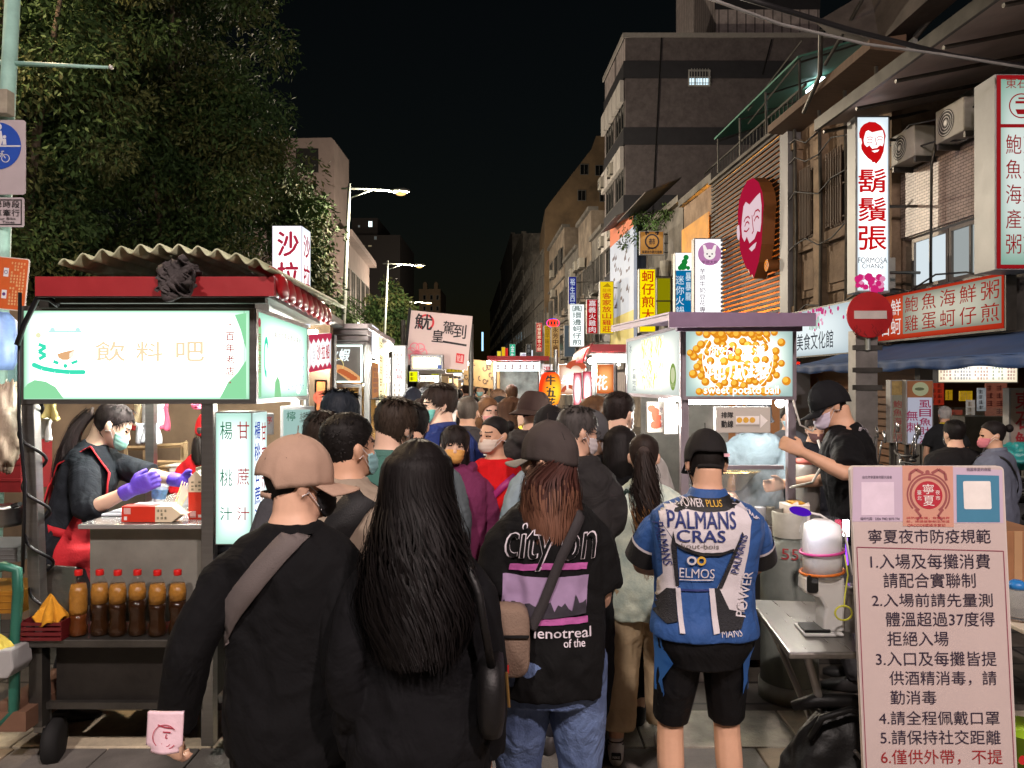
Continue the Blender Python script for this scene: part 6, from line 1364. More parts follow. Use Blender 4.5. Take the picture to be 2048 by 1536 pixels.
tl=thing("trolley","green tubular trolley frame at the left edge","trolley",P(-10,1430,3.4));b=MB();b.tube([P(-60,1150,3.4),P(10,1132,3.4),P(34,1140,3.4),P(36,1185,3.4),P(30,1280,3.4),P(28,1420,3.4),P(-10,1460,3.4)],.022,10);b.tube([P(30,1280,3.4),P(-30,1300,3.4)],.018,8);b.build("tube_frame",mat("green_tube",(46,106,90),.4,.2,.15,6),tl,True)
b=MB();b.box(PX(-60,3.3),PX(28,3.3),3.38,3.9,PZ(1470,3.35),PZ(1430,3.35));b.build("deck",mat("brown_deck",(110,80,62),.7,0,.2,5),tl)
b=MB();b.prism([P(-40,1305,3.3),P(22,1300,3.3),P(26,1340,3.3),P(14,1358,3.3),P(-40,1358,3.3)],(0,.14,0));tag(b.build("plastic_tub",mat("grey_tub",(160,160,160),.4,0,.08,7),bev=.008),"pale grey plastic tub on the green trolley","tub")
tag(drape("yellow_sponge_cloth",mat("pale_yellow_cloth",(216,200,90),.9,0,.15,14,.4,120),None,P(0,1302,3.36),.07,.06,21),"pale yellow cloth hanging over the grey tub","cloth")
for k,(px,py,w_,hh,Y,rgb,lab)in enumerate(((12,910,40,90,4.6,(120,190,170),"mint green crate stack behind the left post"),(36,930,12,110,4.4,(130,30,34),"dark red column beside the mint crates"),(10,760,40,200,5.3,(130,170,170),"blue green panel of the stall at the left edge"),(10,1205,60,45,4.3,(160,110,30),"yellow brown tray at the left edge"),(5,1110,60,30,4.2,(120,120,120),"grey shelf at the left edge"))):
 b=MB();a=P(px,py+hh/2,Y);s_=w_/FPX*Y;h_=hh/FPX*Y;b.box(a.x-s_/2-.15,a.x+s_/2,Y,Y+.3,a.z,a.z+h_)
 for q in range(3):b.box(a.x-s_/2-.15,a.x+s_/2+.004,Y-.006,Y-.001,a.z+h_*(.2+.3*q),a.z+h_*(.26+.3*q))
 tag(b.build("storage_crate",mat("crate_%d"%k,rgb,.5,0,.2,6),bev=.004),lab,"crate")
pan=thing("cooking_pot","shiny steel pot with a handle at the left edge","pot",P(8,1050,3.9));b=MB();b.lathe(P(6,1050,3.9),[(.09,0),(.10,.02),(.105,.09),(.112,.095)],24);b.build("body",STEEL,pan,True);b=MB();b.tube([P(26,1012,3.85),P(40,1008,3.8)],.012,8);b.build("handle",BLACKP,pan)
tag(crumple("plastic_bag",mat("cloudy_film",(188,170,150),.35,0,.2,8,.5,25,trans=.3),None,P(14,850,3.9),(.07,.07,.20),31,40,.35),"cloudy plastic bag hanging at the left edge of the drinks stall","bag")
b=MB();b.lathe(P(2,740,4.4),[(.06,0),(.08,.05),(.08,.28),(.04,.33)],18);tag(b.build("bowl_stack",mat("blue_white_plastic",(120,150,200),.4,0,.3,9),None,True),"blue and white plastic tub at the left edge above the bag","tub")
# ------------ second and third stalls on the left
p5=Px(5.15);s2=thing("salad_stall","second stall on the left with a tall white lit pillar sign on its roof","market stall",(PX(640,5.3),5.3,0))
b=MB();xa=PX(516,5.0);b.prism([P(540,640,4.95),P(650,634,5.0),P(688,655,6.1),P(600,660,6.1)],(0,0,.05));b.build("roof",STEELD,s2)
b=MB();b.box(PX(500,5.0),PX(612,5.0),5.05,6.0,0,1.02);b.build("body",STEELD,s2,bev=.004);b=MB();b.box(PX(560,6.0),PX(665,6.0),5.98,6.02,.9,2.2);b.build("rear_panel",mat("warm_brown_panel",(140,104,70),.7,0,.3,4),s2)
b=MB()
for px,Y in((612,5.1),(668,6.0)):b.tube([P(px,670,Y),(PX(px,Y),Y,.5)],.02,8)
b.build("post",STEEL,s2)
b=MB();b.box(PX(560,5.5),PX(640,5.5),5.4,5.44,2.1,2.13);b.build("tube_lamp",emat((250,244,220),84,"stall_tube_warm"),s2)
ps=thing("pillar_sign","white lit pillar sign with red salad characters above the stall roofs","sign",P(575,640,5.0));ff5=camframe(5.0);q=Px(5.0);xl,xr=q.x(545),q.x(603);z0,z1=q.z(650),q.z(452)
b=MB();b.prism([(xl,5.002,z0),(xr,5.002,z0),(xr+.004,5.2,z0),(xl+.004,5.2,z0)],(0,0,z1-z0));b.build("case",ALU,ps);b=MB();b.fquad(ff5,xl,xr,z0,z1,.001);b.build("front_face",panel((246,240,250),(255,255,255),1.2,1.8,"pillar_white"),ps)
f5=Frame((xr+.001,5.002,0),(.004,.198,0));b=MB();b.fquad(f5,.002,.196,z0,z1,.001);b.build("side_face",panel((235,240,250),(255,255,255),1.1,1.5,"pillar_white_side"),ps)
b=MB();column(b,ff5,"沙拉船",q.x(556),q.x(597),q.z(458),q.z(640),.004,.06,.80);column(b,f5,"沙拉船",.03,.17,q.z(460),q.z(636),.004,.05,.75);b.build("red_lettering",emat((190,44,70),.85),ps)
bs=thing("salad_banner","small slanted white banner with red zigzag edges and red characters","banner",P(640,745,5.25));fb5=Frame(P(617,745,5.2),P(662,737,5.55)-P(617,745,5.2),(.05,0,1));wb=(P(662,737,5.55)-P(617,745,5.2)).length;hb=.255
b=MB();b.fquad(fb5,0,wb,0,hb,0);b.fbox(fb5,0,wb,0,hb,-.03,-.002);b.build("sheet",panel((240,232,236),(255,255,255),.9,1.3,"banner_white"),bs);b=MB();b.fquad(fb5,0,wb,hb-.03,hb,.003);b.fquad(fb5,0,wb,0,.018,.003)
for k in range(5):x=wb*k/5;b.fpoly(fb5,[(x,hb-.03),(x+wb/5,hb-.03),(x+wb/10,hb-.065)],.003);b.fpoly(fb5,[(x,.018),(x+wb/10,.05),(x+wb/5,.018)],.003)
b.build("zigzag_edge",emat((206,60,90),.9),bs);b=MB()
for k,ch_ in enumerate("沙拉船"):write(b,fb5,ch_,wb*(.34+.2*k),.075,wb*(.50+.2*k),.18,.003,.05)
b.build("red_lettering",emat((200,30,56),.9),bs);b=MB();scribble(b,fb5,wb*.16,wb*.28,.06,.19,6,.003,2);b.build("grey_print",emat((140,130,140),.8),bs)
r,q=board("orange framed picture board hanging on the brown stall wall",628,656,758,850,5.7,mat("orange_picture",(190,110,50),.6,0,.4,9),"picture_board",.02,False);b=MB();b.fdisc(q.f,q.x(640),q.z(795),.05,.008,14);b.build("picture",mat("food_red",(170,70,40),.6,0,.4,12),r)
Y3=6.4;p=Px(Y3);s3=thing("shrimp_stall","grey metal prawn stall with layered roof and a big prawn picture","market stall",(PX(690,Y3),Y3,0));X,Z=p.x,p.z
b=MB()
for k,(a,c_,y0,y1,dy)in enumerate(((668,772,653,662,-.30),(662,764,663,672,-.2),(658,752,673,682,-.1),(655,745,683,691,0))):b.prism([(X(560),Y3+dy,Z(y1)),(X(a+82),Y3+dy,Z(y1)),(PX(c_+18,8.4),8.4,Z(y1)),(X(560),8.4,Z(y1))],(0,0,Z(y0)-Z(y1)))
b.build("roof",mat("roof_steel_grey",(140,130,130),.45,.6,.2,4),s3)
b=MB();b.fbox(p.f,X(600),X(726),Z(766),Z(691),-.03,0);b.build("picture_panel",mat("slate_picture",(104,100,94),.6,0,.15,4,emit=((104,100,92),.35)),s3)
b=MB();b.fbox(p.f,X(640),X(722),Z(693),Z(690),.005,.02);b.fbox(p.f,X(722),X(725),Z(764),Z(690),.005,.02);b.fbox(p.f,X(650),X(722),Z(765),Z(762),.005,.02);b.build("edge_light",emat((225,250,240),2.2),s3)
b=MB();write(b,p.f,"火蝦",X(655),Z(722),X(700),Z(698),.004,.05,shear=.2);b.build("white_lettering",emat((240,250,250),1.2),s3)
b=MB();N=18;sp=[(X(668)+(X(722)-X(668))*t,Z(733)-(Z(733)-Z(763))*(t**1.5))for t in[i/N for i in range(N+1)]]
for i in range(N):
 w0,w1=.020+.05*math.sin(min(1,(i/N+.12)*1.1)*PI*.6),.020+.05*math.sin(min(1,((i+1)/N+.12)*1.1)*PI*.6);(x0,y0),(x1,y1)=sp[i],sp[i+1];b.fpoly(p.f,[(x0,y0-w0),(x1,y1-w1),(x1,y1+w1*.5),(x0,y0+w0*.5)],.005)
b.build("prawn_body",emat((236,176,116),.95),s3);b=MB()
for k in range(5):i=5+2*k;b.fdisc(p.f,sp[i][0],sp[i][1]-.02,.035,.007,10,.02)
b.build("prawn_stripe",emat((206,110,66),.9),s3);b=MB()
b.fring(p.f,X(672),Z(730),.06,.066,.006,18,-.9,1.9,.9)
for k in range(7):b.fstroke(p.f,[(X(672),Z(735+k)),(X(660),Z(732+2*k)),(X(652+k),Z(738+2*k))],.006,.006)
b.build("prawn_feeler",emat((246,226,150),.9),s3)
b=MB();b.box(X(728),X(740),Y3-.01,Y3+.05,0,Z(690));b.box(PX(775,8.2),PX(781,8.2),8.2,8.25,0,Z(700));b.build("post",STEEL,s3,bev=.003)
b=MB();b.box(X(560),X(726),Y3+.02,8.1,0,Z(900));b.build("counter_body",STEELD,s3);b=MB();b.fbox(p.f,X(650),X(726),Z(775),Z(768),0,.02);b.fbox(p.f,X(718),X(724),Z(900),Z(775),0,.02);b.build("glass_frame",ALU,s3);b=MB();b.box(X(600),X(726),7.6,7.65,1.2,Z(766));b.build("case_back",mat("warm_case_back",(206,170,110),.6,0,.3,6),s3);b=MB();b.box(X(610),X(715),6.7,6.74,Z(771),Z(768));b.build("tube_lamp",emat((255,226,170),72,"stall_tube_amber"),s3)
fr3=Frame((X(740),Y3+.06,0),(PX(778,8.2)-X(740),1.7,0));L3_=(Vector((PX(778,8.2)-X(740),1.75))).length
for k,(a,b_,z0,z1,col,st_)in enumerate(((.02,.35,1.98,2.26,(236,240,255),1.8),(.37,.62,1.55,2.22,(250,246,190),1.4),(.64,.98,1.5,2.2,(255,252,246),1.7),(.02,.35,1.62,1.95,(206,140,90),.8))):
 r=thing("price_board",["blue white lit price sheet on the side of the prawn stall","pale yellow lit price board beside the prawn stall post","cream lit price board deeper along the prawn stall","small picture menu under the price sheet of the prawn stall"][k],"sign",fr3.p(a*L3_,z0,0));c=MB();c.fbox(fr3,a*L3_,b_*L3_,z0,z1,-.03,0);c.build("case",ALU,r);c=MB();c.fquad(fr3,a*L3_+.01,b_*L3_-.01,z0+.01,z1-.01,.003);c.build("face",emat(col,st_),r);c=MB();scribble(c,fr3,a*L3_+.05,b_*L3_-.05,z0+.05,z1-.05,5,.006,k,1.3);c.build("print",emat(((80,90,170),(190,90,60),(200,70,60),(90,80,120))[k],.6),r)
b=MB();b.ball(P(778,694,8.0),.05,10,6);tag(b.build("bulb",emat((255,246,220),20,"bare_bulb"),None,True),"bare bright bulb under the corner of the prawn stall roof","bulb")
r,q=sign("stall_sign","white upright light box with a red six character beyond the prawn stall",783,812,690,800,8.6,panel((250,246,236),(255,255,255),1.2,2.0,"white_panel_s4"),.15,arms=False);vtext(r,q,"六乃湯",788,805,726,760,emat((196,80,60),.95),bold=.02);c=MB();scribble(c,q.f,q.x(787),q.x(808),q.z(795),q.z(765),3,.008,4);scribble(c,q.f,q.x(787),q.x(808),q.z(722),q.z(706),2,.008,5);c.build("print",emat((170,150,120),.9),r)
r,q=sign("stall_sign","long bright white light box under the calligraphy banner",820,886,709,741,9.0,panel((255,240,170),(255,255,250),1.2,3,"white_panel_s5",6),.15,arms=False)
c=MB();write(c,q.f,"六味海鮮粥",q.x(828),q.z(717),q.x(880),q.z(712),.008);c.build("print",emat((110,130,190),.9),r);vtext(r,q,"酒白一",875,883,712,738,emat((110,130,190),.9));vtext(r,q,"小小小",822,828,712,738,emat((230,130,120),.9))
bn=thing("calligraphy_banner","large pale pink banner with black brush characters tilted over the stalls","banner",P(875,742,9.3));fq9=Frame(P(812,726,9.35),P(934,738,9.35)-P(812,726,9.35),(.03,0,1));WB_,HB_=.75,.645;u=lambda x,y:(x*WB_,y*HB_)
b=MB();b.fbox(fq9,0,WB_,-.02,HB_,-.02,0);b.build("sheet",mat("pink_banner_cloth",(196,174,168),.7,0,.06,3,emit=((226,196,200),.10)),bn);b=MB();b.fbox(fq9,-.035,-.004,-.3,HB_+.03,-.04,.01);b.build("side_rail",DARK,bn)  # faint emission put into the banner cloth, which is no lamp
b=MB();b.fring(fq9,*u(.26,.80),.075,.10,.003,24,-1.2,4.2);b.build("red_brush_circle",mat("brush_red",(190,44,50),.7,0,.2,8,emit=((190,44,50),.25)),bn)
b=MB()
for k in range(6):a=2*PI*k/6;b.fring(fq9,.12+.07*math.cos(a),.14+.07*math.sin(a),.045,.06,.003,14)
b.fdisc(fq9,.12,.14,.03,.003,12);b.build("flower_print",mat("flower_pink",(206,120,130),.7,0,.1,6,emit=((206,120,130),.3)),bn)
b=MB();write(b,fq9,"魷",*u(.08,.66),*u(.36,.95),.006,.03);write(b,fq9,"皇",*u(.38,.45),*u(.56,.68),.006,.03);write(b,fq9,"駕",*u(.54,.62),*u(.72,.86),.006,.02);write(b,fq9,"到",*u(.72,.56),*u(.92,.82),.006,.02);b.fstroke(fq9,[u(.56,.47),u(.95,.44)],.025,.005);b.build("black_lettering",mat("brush_black",(30,26,30),.7),bn)
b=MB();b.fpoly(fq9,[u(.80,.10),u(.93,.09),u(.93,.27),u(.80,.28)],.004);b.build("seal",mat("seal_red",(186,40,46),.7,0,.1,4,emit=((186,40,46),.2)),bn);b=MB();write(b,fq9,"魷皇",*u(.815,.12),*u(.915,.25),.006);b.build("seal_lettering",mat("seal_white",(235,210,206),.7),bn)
b=MB();b.tube([P(806,640,9.4),P(806,850,9.4),(PX(806,9.4),9.4,0)],.03,8);b.tube([P(942,648,9.4),(PX(942,9.4),9.4,0)],.03,8);b.tube([P(812,705,9.38),P(890,708,9.38)],.015,6);b.build("support_pole",STEELD,bn)
for k,(a,b_,y0,y1,Y,rgb,st_,lab)in enumerate(((818,836,742,764,8.8,(236,240,10),1.1,"bright yellow small light box left of the cap wearer"),(892,926,728,746,10.5,(216,186,40),.7,"yellow cloth sign under the calligraphy banner"),(862,880,745,758,11.5,(206,210,60),.7,"small yellow green sign far down the left stalls"),(868,884,752,766,13,(250,250,250),2.0,"small white light box far down the left stalls"),(906,924,745,752,14,(250,250,245),2.4,"bright strip light in the middle of the street"))):
 r,q=sign("stall_sign",lab,a,b_,y0,y1,Y,emat(rgb,st_),.1,arms=False);c=MB();scribble(c,q.f,q.x(a+2),q.x(b_-2),q.z(y1-2),q.z(y0+2),2,.008,k,1.2);c.build("print",emat((120,90,30),.6),r)
def fstall(label,px0,px1,ytop,yb,Y,roofrgb,lamp_rgb,st_,depth=1.6,back=(180,150,110)):
 r=thing("market_stall",label,"market stall",(PX((px0+px1)/2,Y),Y,0),"lit stalls farther along the lane");q=Px(Y);b=MB();b.prism([(q.x(px0)-.1,Y-.25,q.z(ytop+6)),(q.x(px1)+.1,Y-.25,q.z(ytop+6)),(q.x(px1)+.1,Y+depth,q.z(ytop)),(q.x(px0)-.1,Y+depth,q.z(ytop))],(0,0,.06));b.build("roof",mat("stall_roof_%d_%d_%d"%roofrgb,roofrgb,.6,.1,.2,4),r)
 b=MB()
 for x in(q.x(px0),q.x(px1)):b.tube([(x,Y,0),(x,Y,q.z(ytop+6))],.025,6)
 b.build("post",STEEL,r);b=MB();b.box(q.x(px0),q.x(px1),Y+.05,Y+depth-.1,0,.95);b.build("counter",STEELD,r)
 b=MB();b.box(q.x(px0),q.x(px1),Y+depth-.08,Y+depth,.95,q.z(ytop+8));b.build("back_panel",mat("stall_back_%d_%d_%d"%back,back,.6,0,.5,7),r)
 b=MB();b.box(q.x(px0)+.05,q.x(px1)-.05,Y+.3,Y+.36,q.z(ytop+12),q.z(ytop+9));b.build("tube_lamp",emat(lamp_rgb,st_*5),r)
 b=MB();b.fquad(q.f,q.x(px0),q.x(px1),q.z(ytop+8+(yb-ytop)*.22),q.z(ytop+9),.02);b.build("lit_fascia",emat(lamp_rgb,2.6),r);b=MB();scribble(b,q.f,q.x(px0+2),q.x(px1-2),q.z(ytop+6+(yb-ytop)*.22),q.z(ytop+10),1,.024,int(px0),1.1);b.build("print",emat((150,70,50),.7),r)
 rd=random.Random(int(px0));
 for k in range(4):b=MB();x=rd.uniform(q.x(px0)+.1,q.x(px1)-.3);h_=rd.uniform(.15,.35);b.box(x,x+rd.uniform(.15,.3),Y+.2,Y+.5,.951,.951+h_);b.build("goods_box",mat("goods_%d"%k,((190,60,40),(220,190,80),(230,226,220),(90,130,110))[k],.6,0,.3,9),r)
 return r
fstall("far left stall with white lights behind the masked man in a cap",838,880,742,800,11.5,(110,104,100),(255,246,226),10)
fstall("far left stall with amber lights behind the blue jacket",872,905,748,790,15.5,(120,100,80),(255,226,160),12)
fstall("tiny amber lit stall at the far left of the lane",890,915,752,785,21,(100,90,80),(255,236,190),14)
fstall("red roofed stall with cool white counter lights in mid distance",990,1082,716,800,10.6,(150,26,34),(240,248,250),14,back=(180,190,186))
fstall("small stall with white lights far down the lane",945,985,750,792,17,(120,110,100),(250,250,240),12)
fstall("small stall with yellow awning and white lamps behind the paper lantern",1040,1075,735,790,14,(190,160,60),(255,246,226),12)
fstall("tiny stall with green awning far down on the right of the lane",985,1010,752,786,24,(60,110,80),(250,250,236),14)
fstall("tiny stall with blue awning far down on the left of the lane",905,926,757,784,32,(50,70,120),(255,244,220),14)
fstall("faint cluster stall lamp roof nearest the vanishing point",948,962,760,780,45,(120,100,90),(255,236,190),16)
fstall("tiny stall with warm lights at the far end of the lane",930,950,756,785,26,(110,100,90),(255,230,180),14)
aw=thing("printed_awning","tan awning printed with dark cartoon like curls over the lane","awning",P(965,770,12));b=MB();fa_=Frame(P(928,762,12),P(1000,772,11.6)-P(928,762,12),(.1,-.3,1));wa=(P(1000,772,11.6)-P(928,762,12)).length;b.fquad(fa_,0,wa,-.06,.36,0);b.build("cloth",mat("tan_awning",(140,112,72),.7,0,.25,5,emit=((196,160,104),.06)),aw,solid=.01);b=MB();rd=random.Random(5)  # weak glow put into the awning cloth so it looks lit
for k in range(16):b.fring(fa_,rd.uniform(.05,wa-.05),rd.uniform(0,.32),.025,.042,.012+.0005*k,12,rd.uniform(0,3),rd.uniform(3,6.5))
b.build("curl_print",mat("curl_dark",(70,50,40),.7),aw)
Y6=7.6;p=Px(Y6);X,Z=p.x,p.z;s6=thing("beef_stall","stall with red tiled awning, orange flower panel and beef panel","market stall",(X(1200),Y6,0))
b=MB();b.fbox(p.f,X(1178),X(1262),Z(705),Z(690),.10,.14);b.build("red_fascia",REDP,s6);b=MB();b.fbox(p.f,X(1190),X(1262),Z(725),Z(709),0,.03);b.build("white_soffit_light",emat((255,252,246),7),s6);b=MB();b.box(X(1178),X(1262),Y6-.1,Y6+1.5,Z(708),Z(705));b.build("roof_deck",STEELD,s6)
for k in range(9):
 t=k/8;Yk=Y6-.1+1.5*t;x=PX(1172,Y6)*(1-t)+PX(1150,Y6+1.5)*t;z=PZ(700,Y6)*(1-t)+PZ(708,Y6+1.5)*t
 b=MB();b.loft([[Vector((x+ox+.02*math.cos(a),Yk+.07*math.sin(a),z+oz+.02*math.cos(a)))for a in[2*PI*j/10 for j in range(10)]]for ox,oz in((.06,.06),(.0,.01),(-.03,-.07),(-.035,-.11))]);b.build("roof_tile",mat("red_glazed_tile",(160,30,36)),s6,True)
b=MB()
for px,Y in((1188,Y6),(1112,Y6+1.2),(1230,Y6)):b.tube([(PX(px,Y),Y,0),(PX(px,Y),Y,PZ(700,Y))],.025,8)
b.build("post",STEEL,s6);b=MB();b.box(X(1100),X(1260),Y6+.1,Y6+1.3,0,.95);b.build("counter",STEELD,s6);b=MB();b.box(X(1190),X(1262),Y6+1.3,Y6+1.34,.9,2.1);b.build("back_panel",mat("stall_back_g",(120,112,104),.6,0,.3,5),s6);b=MB();b.box(X(1200),X(1255),Y6+.5,Y6+.54,Z(728),Z(726));b.build("tube_lamp",emat((255,250,236),60),s6)
def flat(label,px0,px1,y0,y1,Y,m,txt=None,tm=None,bold=.04,name="picture_sign"):
 q=Px(Y);r=thing(name,label,"sign",P((px0+px1)/2,y1,Y));c=MB();c.fbox(q.f,*q.r(px0,px1,y0,y1),-.06,0);c.build("case",ALU,r);c=MB();a=q.r(px0+1,px1-1,y0+1,y1-1);c.fquad(q.f,*a,.003);c.build("face",m,r)
 if txt:vtext(r,q,txt[0],*txt[1:],tm,n=.012,bold=bold)
 return r,q
r,q=flat("orange panel with a large white flower character",1193,1228,728,788,Y6-.05,panel((216,96,40),(250,180,110),.8,1.2,"orange_flower_panel"),("花",1194,1214,748,782),emat((250,250,246),1.4),.07)
r,q=flat("beef panel with noodle bowl picture and white character",1117,1172,728,790,8.4,panel((206,130,90),(255,246,226),.8,1.4,"beef_panel"),("牛",1123,1146,748,780),emat((245,250,250),1.4),.07);c=MB();c.fring(q.f,q.x(1152),q.z(742),.06,.12,.006,16,.3,2.8);c.fring(q.f,q.x(1138),q.z(786),.05,.09,.006,16,.1,3.0);c.build("noodle_picture",emat((200,90,60),.9),r)
for k,(a,b_)in enumerate(((1146,1164),(1165,1184))):flat(["left one of two red upright panels with glowing white middle","right one of two red upright panels with glowing white middle"][k],a,b_,745-3*k,815,7.3,panel((190,30,60),(255,240,240),.75,5,"red_white_panel",1.6))
flat("white upright panel behind the red lantern",1084,1105,728,790,8.5,panel((240,220,220),(255,250,246),.9,1.3,"white_red_panel"),("湯",1087,1100,732,750),emat((206,60,60),.9))
la_=thing("paper_lantern","glowing orange red paper lantern with black beef characters","lantern",P(1100,810,6.0));q=P(1100,778,6.0);b=MB();hh=.130
b.lathe(q,[(.050+.036*math.sin(PI*min(1,max(0,t)))**.6 if 0.03<t<.97 else .045,-hh+2*hh*t)for t in[i/40 for i in range(41)]],28)
for i,v in enumerate(b.v):b.v[i]=(q.x+(v[0]-q.x)*(1+.02*math.sin(v[2]*260)),q.y+(v[1]-q.y)*(1+.02*math.sin(v[2]*260)),v[2])
LG=emat((255,74,8),1.25,"lantern_glow");t_=LG.node_tree;e_=t_.nodes["Emission"];tc_=t_.nodes.new("ShaderNodeTexCoord");vd_=t_.nodes.new("ShaderNodeVectorMath");vd_.operation='DISTANCE';vd_.inputs[1].default_value=(.72,.1,.42);rp_=t_.nodes.new("ShaderNodeValToRGB");rp_.color_ramp.elements[0].position=.12;rp_.color_ramp.elements[0].color=(1,.62,.04,1);rp_.color_ramp.elements[1].position=.62;rp_.color_ramp.elements[1].color=(.86,.045,.008,1);t_.links.new(tc_.outputs["Generated"],vd_.inputs[0]);t_.links.new(vd_.outputs["Value"],rp_.inputs[0]);t_.links.new(rp_.outputs[0],e_.inputs[0]);b.build("paper_body",LG,la_,True);b=MB();b.lathe(q+Vector((0,0,hh)),[(.045,0),(.045,.014)],18);b.lathe(q-Vector((0,0,hh+.014)),[(.045,0),(.045,.014)],18);b.build("rim",BLACKP,la_)
b=MB();fL=Frame((q.x,q.y,q.z),(1,0,0))
for s_,y0,y1 in(("牛",.03,.105),("五",-.06,.015),("花",-.14,-.07)):
 v,f=fit(s_,-.036,y0,.036,y1);nn=len(v);v=np.concatenate([v+np.array(o_)for o_ in((0,0),(.004,0),(-.004,0),(0,.003))]);f=[tuple(i+nn*k for i in q_)for k in range(4)for q_ in f];b.add([fL.p(a,c_,math.sqrt(max(.0001,.0855**2-a*a))+.003+.0003*(i_//nn))for i_,(a,c_)in enumerate(v)],f)
b.build("lettering",BK,la_);b=MB();b.tube([q+Vector((0,0,hh)),q+Vector((0,0,hh+.12))],.004,5);b.build("cord",BLACKP,la_)
# ------------ sweet potato stall
Y4=4.6;p=Px(Y4);X,Z=p.x,p.z;s4=thing("sweet_potato_stall","stall with glowing sweet potato ball picture panels and glass front","market stall",(X(1480),Y4,0));f4_=p.f
xl,xr=X(1364),X(1592);zt,zb=Z(648),Z(800);YB=6.2;XBk=PX(1254,YB)
PFR=mat("frame_tinted_steel",(168,158,166),.35,.75,.12,4)
def fr_box(fr,x0,x1,z0,z1,t,mb):
 for a in((x0,x1,z1-t,z1),(x0,x1,z0,z0+t),(x0,x0+t,z0+t,z1-t),(x1-t,x1,z0+t,z1-t)):mb.fbox(fr,*a,-.06,.008)
b=MB();fr_box(f4_,xl,xr,zb,zt,.022,b);b.build("panel_frame",PFR,s4);b=MB();b.fquad(f4_,xl+.022,xr-.022,zb+.022,zt-.022,.001);pf=b.build("picture_panel",panel((176,206,200),(255,252,236),.85,2.2,"sweet_panel",2.4),s4)
fsd=Frame((XBk,YB,0),(xl-XBk,Y4-YB,0));Lsd=math.hypot(xl-XBk,Y4-YB);b=MB();fr_box(fsd,0,Lsd-.004,zb,zt,.024,b);b.build("panel_frame",PFR,s4);b=MB();b.fquad(fsd,.024,Lsd-.028,zb+.024,zt-.024,.001);psd=b.build("side_panel",panel((214,222,214),(255,252,240),.9,2.0,"sweet_side_panel",2.4),s4)
rd=random.Random(12);L1_,L2_,L3_b,L4_=MB(),MB(),MB(),MB();pts=[]
cx,cy=X(1475),Z(722)
for k in range(400):
 a=rd.uniform(0,2*PI);rr=rd.random()**.5;x=cx+.27*rr*math.cos(a);y=cy+.18*rr*math.sin(a)
 if all(math.hypot(x-u_,y-v_)>.036 for u_,v_ in pts)and abs(x-cx)<.262:pts.append((x,y))
pts+=[(X(1398+13*i_),Z(783+5*(i_%2)))for i_ in range(13)]+[(X(1398+15*i_),Z(664+5*(i_%2)))for i_ in range(11)]+[(X(1380),Z(706)),(X(1572),Z(762)),(X(1386),Z(748)),(X(1394),Z(734)),(X(1562),Z(685))]
for k,(x,y)in enumerate(pts):
 r_=rd.uniform(.021,.027);y=min(max(y,zb+.05),zt-.05);q=math.hypot((x-cx)/.26,(y-cy)/.17);n_=.003+.00004*k
 (L1_ if q>.62 else L3_b).fdisc(f4_,x,y,r_,n_,18);(L2_ if q>.62 else L4_).fdisc(f4_,x-r_*.2,y+r_*.25,r_*.62,n_+.00002,14)
L1_.build("ball_print",emat((236,146,30),.95),pf);L2_.build("ball_highlight",emat((255,196,74),1.05),pf);L3_b.build("ball_print",emat((250,168,36),1.05),pf);L4_.build("ball_highlight",emat((255,208,90),1.3),pf)
b=MB();b.fring(f4_,cx,cy+.01,.208,.212,.0058,50,sy=.96);write(b,f4_,"你好！臺灣",X(1415),Z(714),X(1528),Z(690),.009,.02,shear=.1);write(b,f4_,"地瓜球",X(1412),Z(760),X(1534),Z(724),.009,.04);write(b,f4_,"sweet potato ball",X(1407),Z(792),X(1556),Z(772),.009,.025);b.build("white_lettering",emat((255,255,252),1.6),pf)
b=MB();b.fring(f4_,X(1460),Z(705),.01,.03,.006,14,0,4);b.build("red_smear",emat((196,60,40),.9),pf)
b=MB();rd=random.Random(3);g2=MB()
for k in range(150):t=rd.random();x=Lsd*(.50+rd.gauss(0,.10));y=zb+.05+(zt-zb-.10)*t;l_=rd.uniform(.04,.10);a=rd.gauss(PI/2,.5);(b if k%2 else g2).fstroke(fsd,[(x,y),(x+l_*math.cos(a),min(zt-.04,y+l_*math.sin(a)))],.014,.003+.00002*k)
b.build("fries_print",emat((255,214,90),1.3),psd);g2.build("fries_print",emat((255,240,180),2.4),psd);b=MB();b.fdisc(fsd,Lsd*.88,zb+.14,.075,.004,24,.085);b.build("green_badge",emat((150,180,90),.8),psd);b=MB();b.fdisc(fsd,Lsd*.88,zb+.15,.05,.0045,24,.05);write(b,fsd,"地瓜",Lsd*.85,zb+.075,Lsd*.91,zb+.10,.0045);b.build("badge_centre",emat((220,226,180),.9),psd);b=MB();column(b,fsd,"竹薯地瓜",Lsd*.14,Lsd*.22,zb+.22,zb+.04,.004);column(b,fsd,"冰",Lsd*.07,Lsd*.12,zt-.04,zt-.12,.004);b.build("dark_lettering",emat((120,130,130),.8),psd)
RF=mat("roof_mauve_steel",(132,112,136),.45,.5,.15,4)
b=MB();b.prism([P(1338,655,4.35),P(1632,652,4.35),P(1632,630,4.35),P(1338,628,4.35)],(0,.02,0));b.prism([P(1338,628,4.36),P(1632,630,4.36),(X(1632)-.05,6.35,PZ(650,6.35)),(PX(1222,6.4),6.4,PZ(654,6.4))],(0,0,.012));b.prism([P(1338,640,4.36),P(1338,630,4.36),P(1222,655,6.4),P(1222,664,6.4)],(.02,0,0));b.prism([P(1355,652,4.5),P(1605,652,4.5),P(1605,662,4.5),P(1355,662,4.5)],(0,.05,0));b.build("roof",RF,s4)
b=MB();
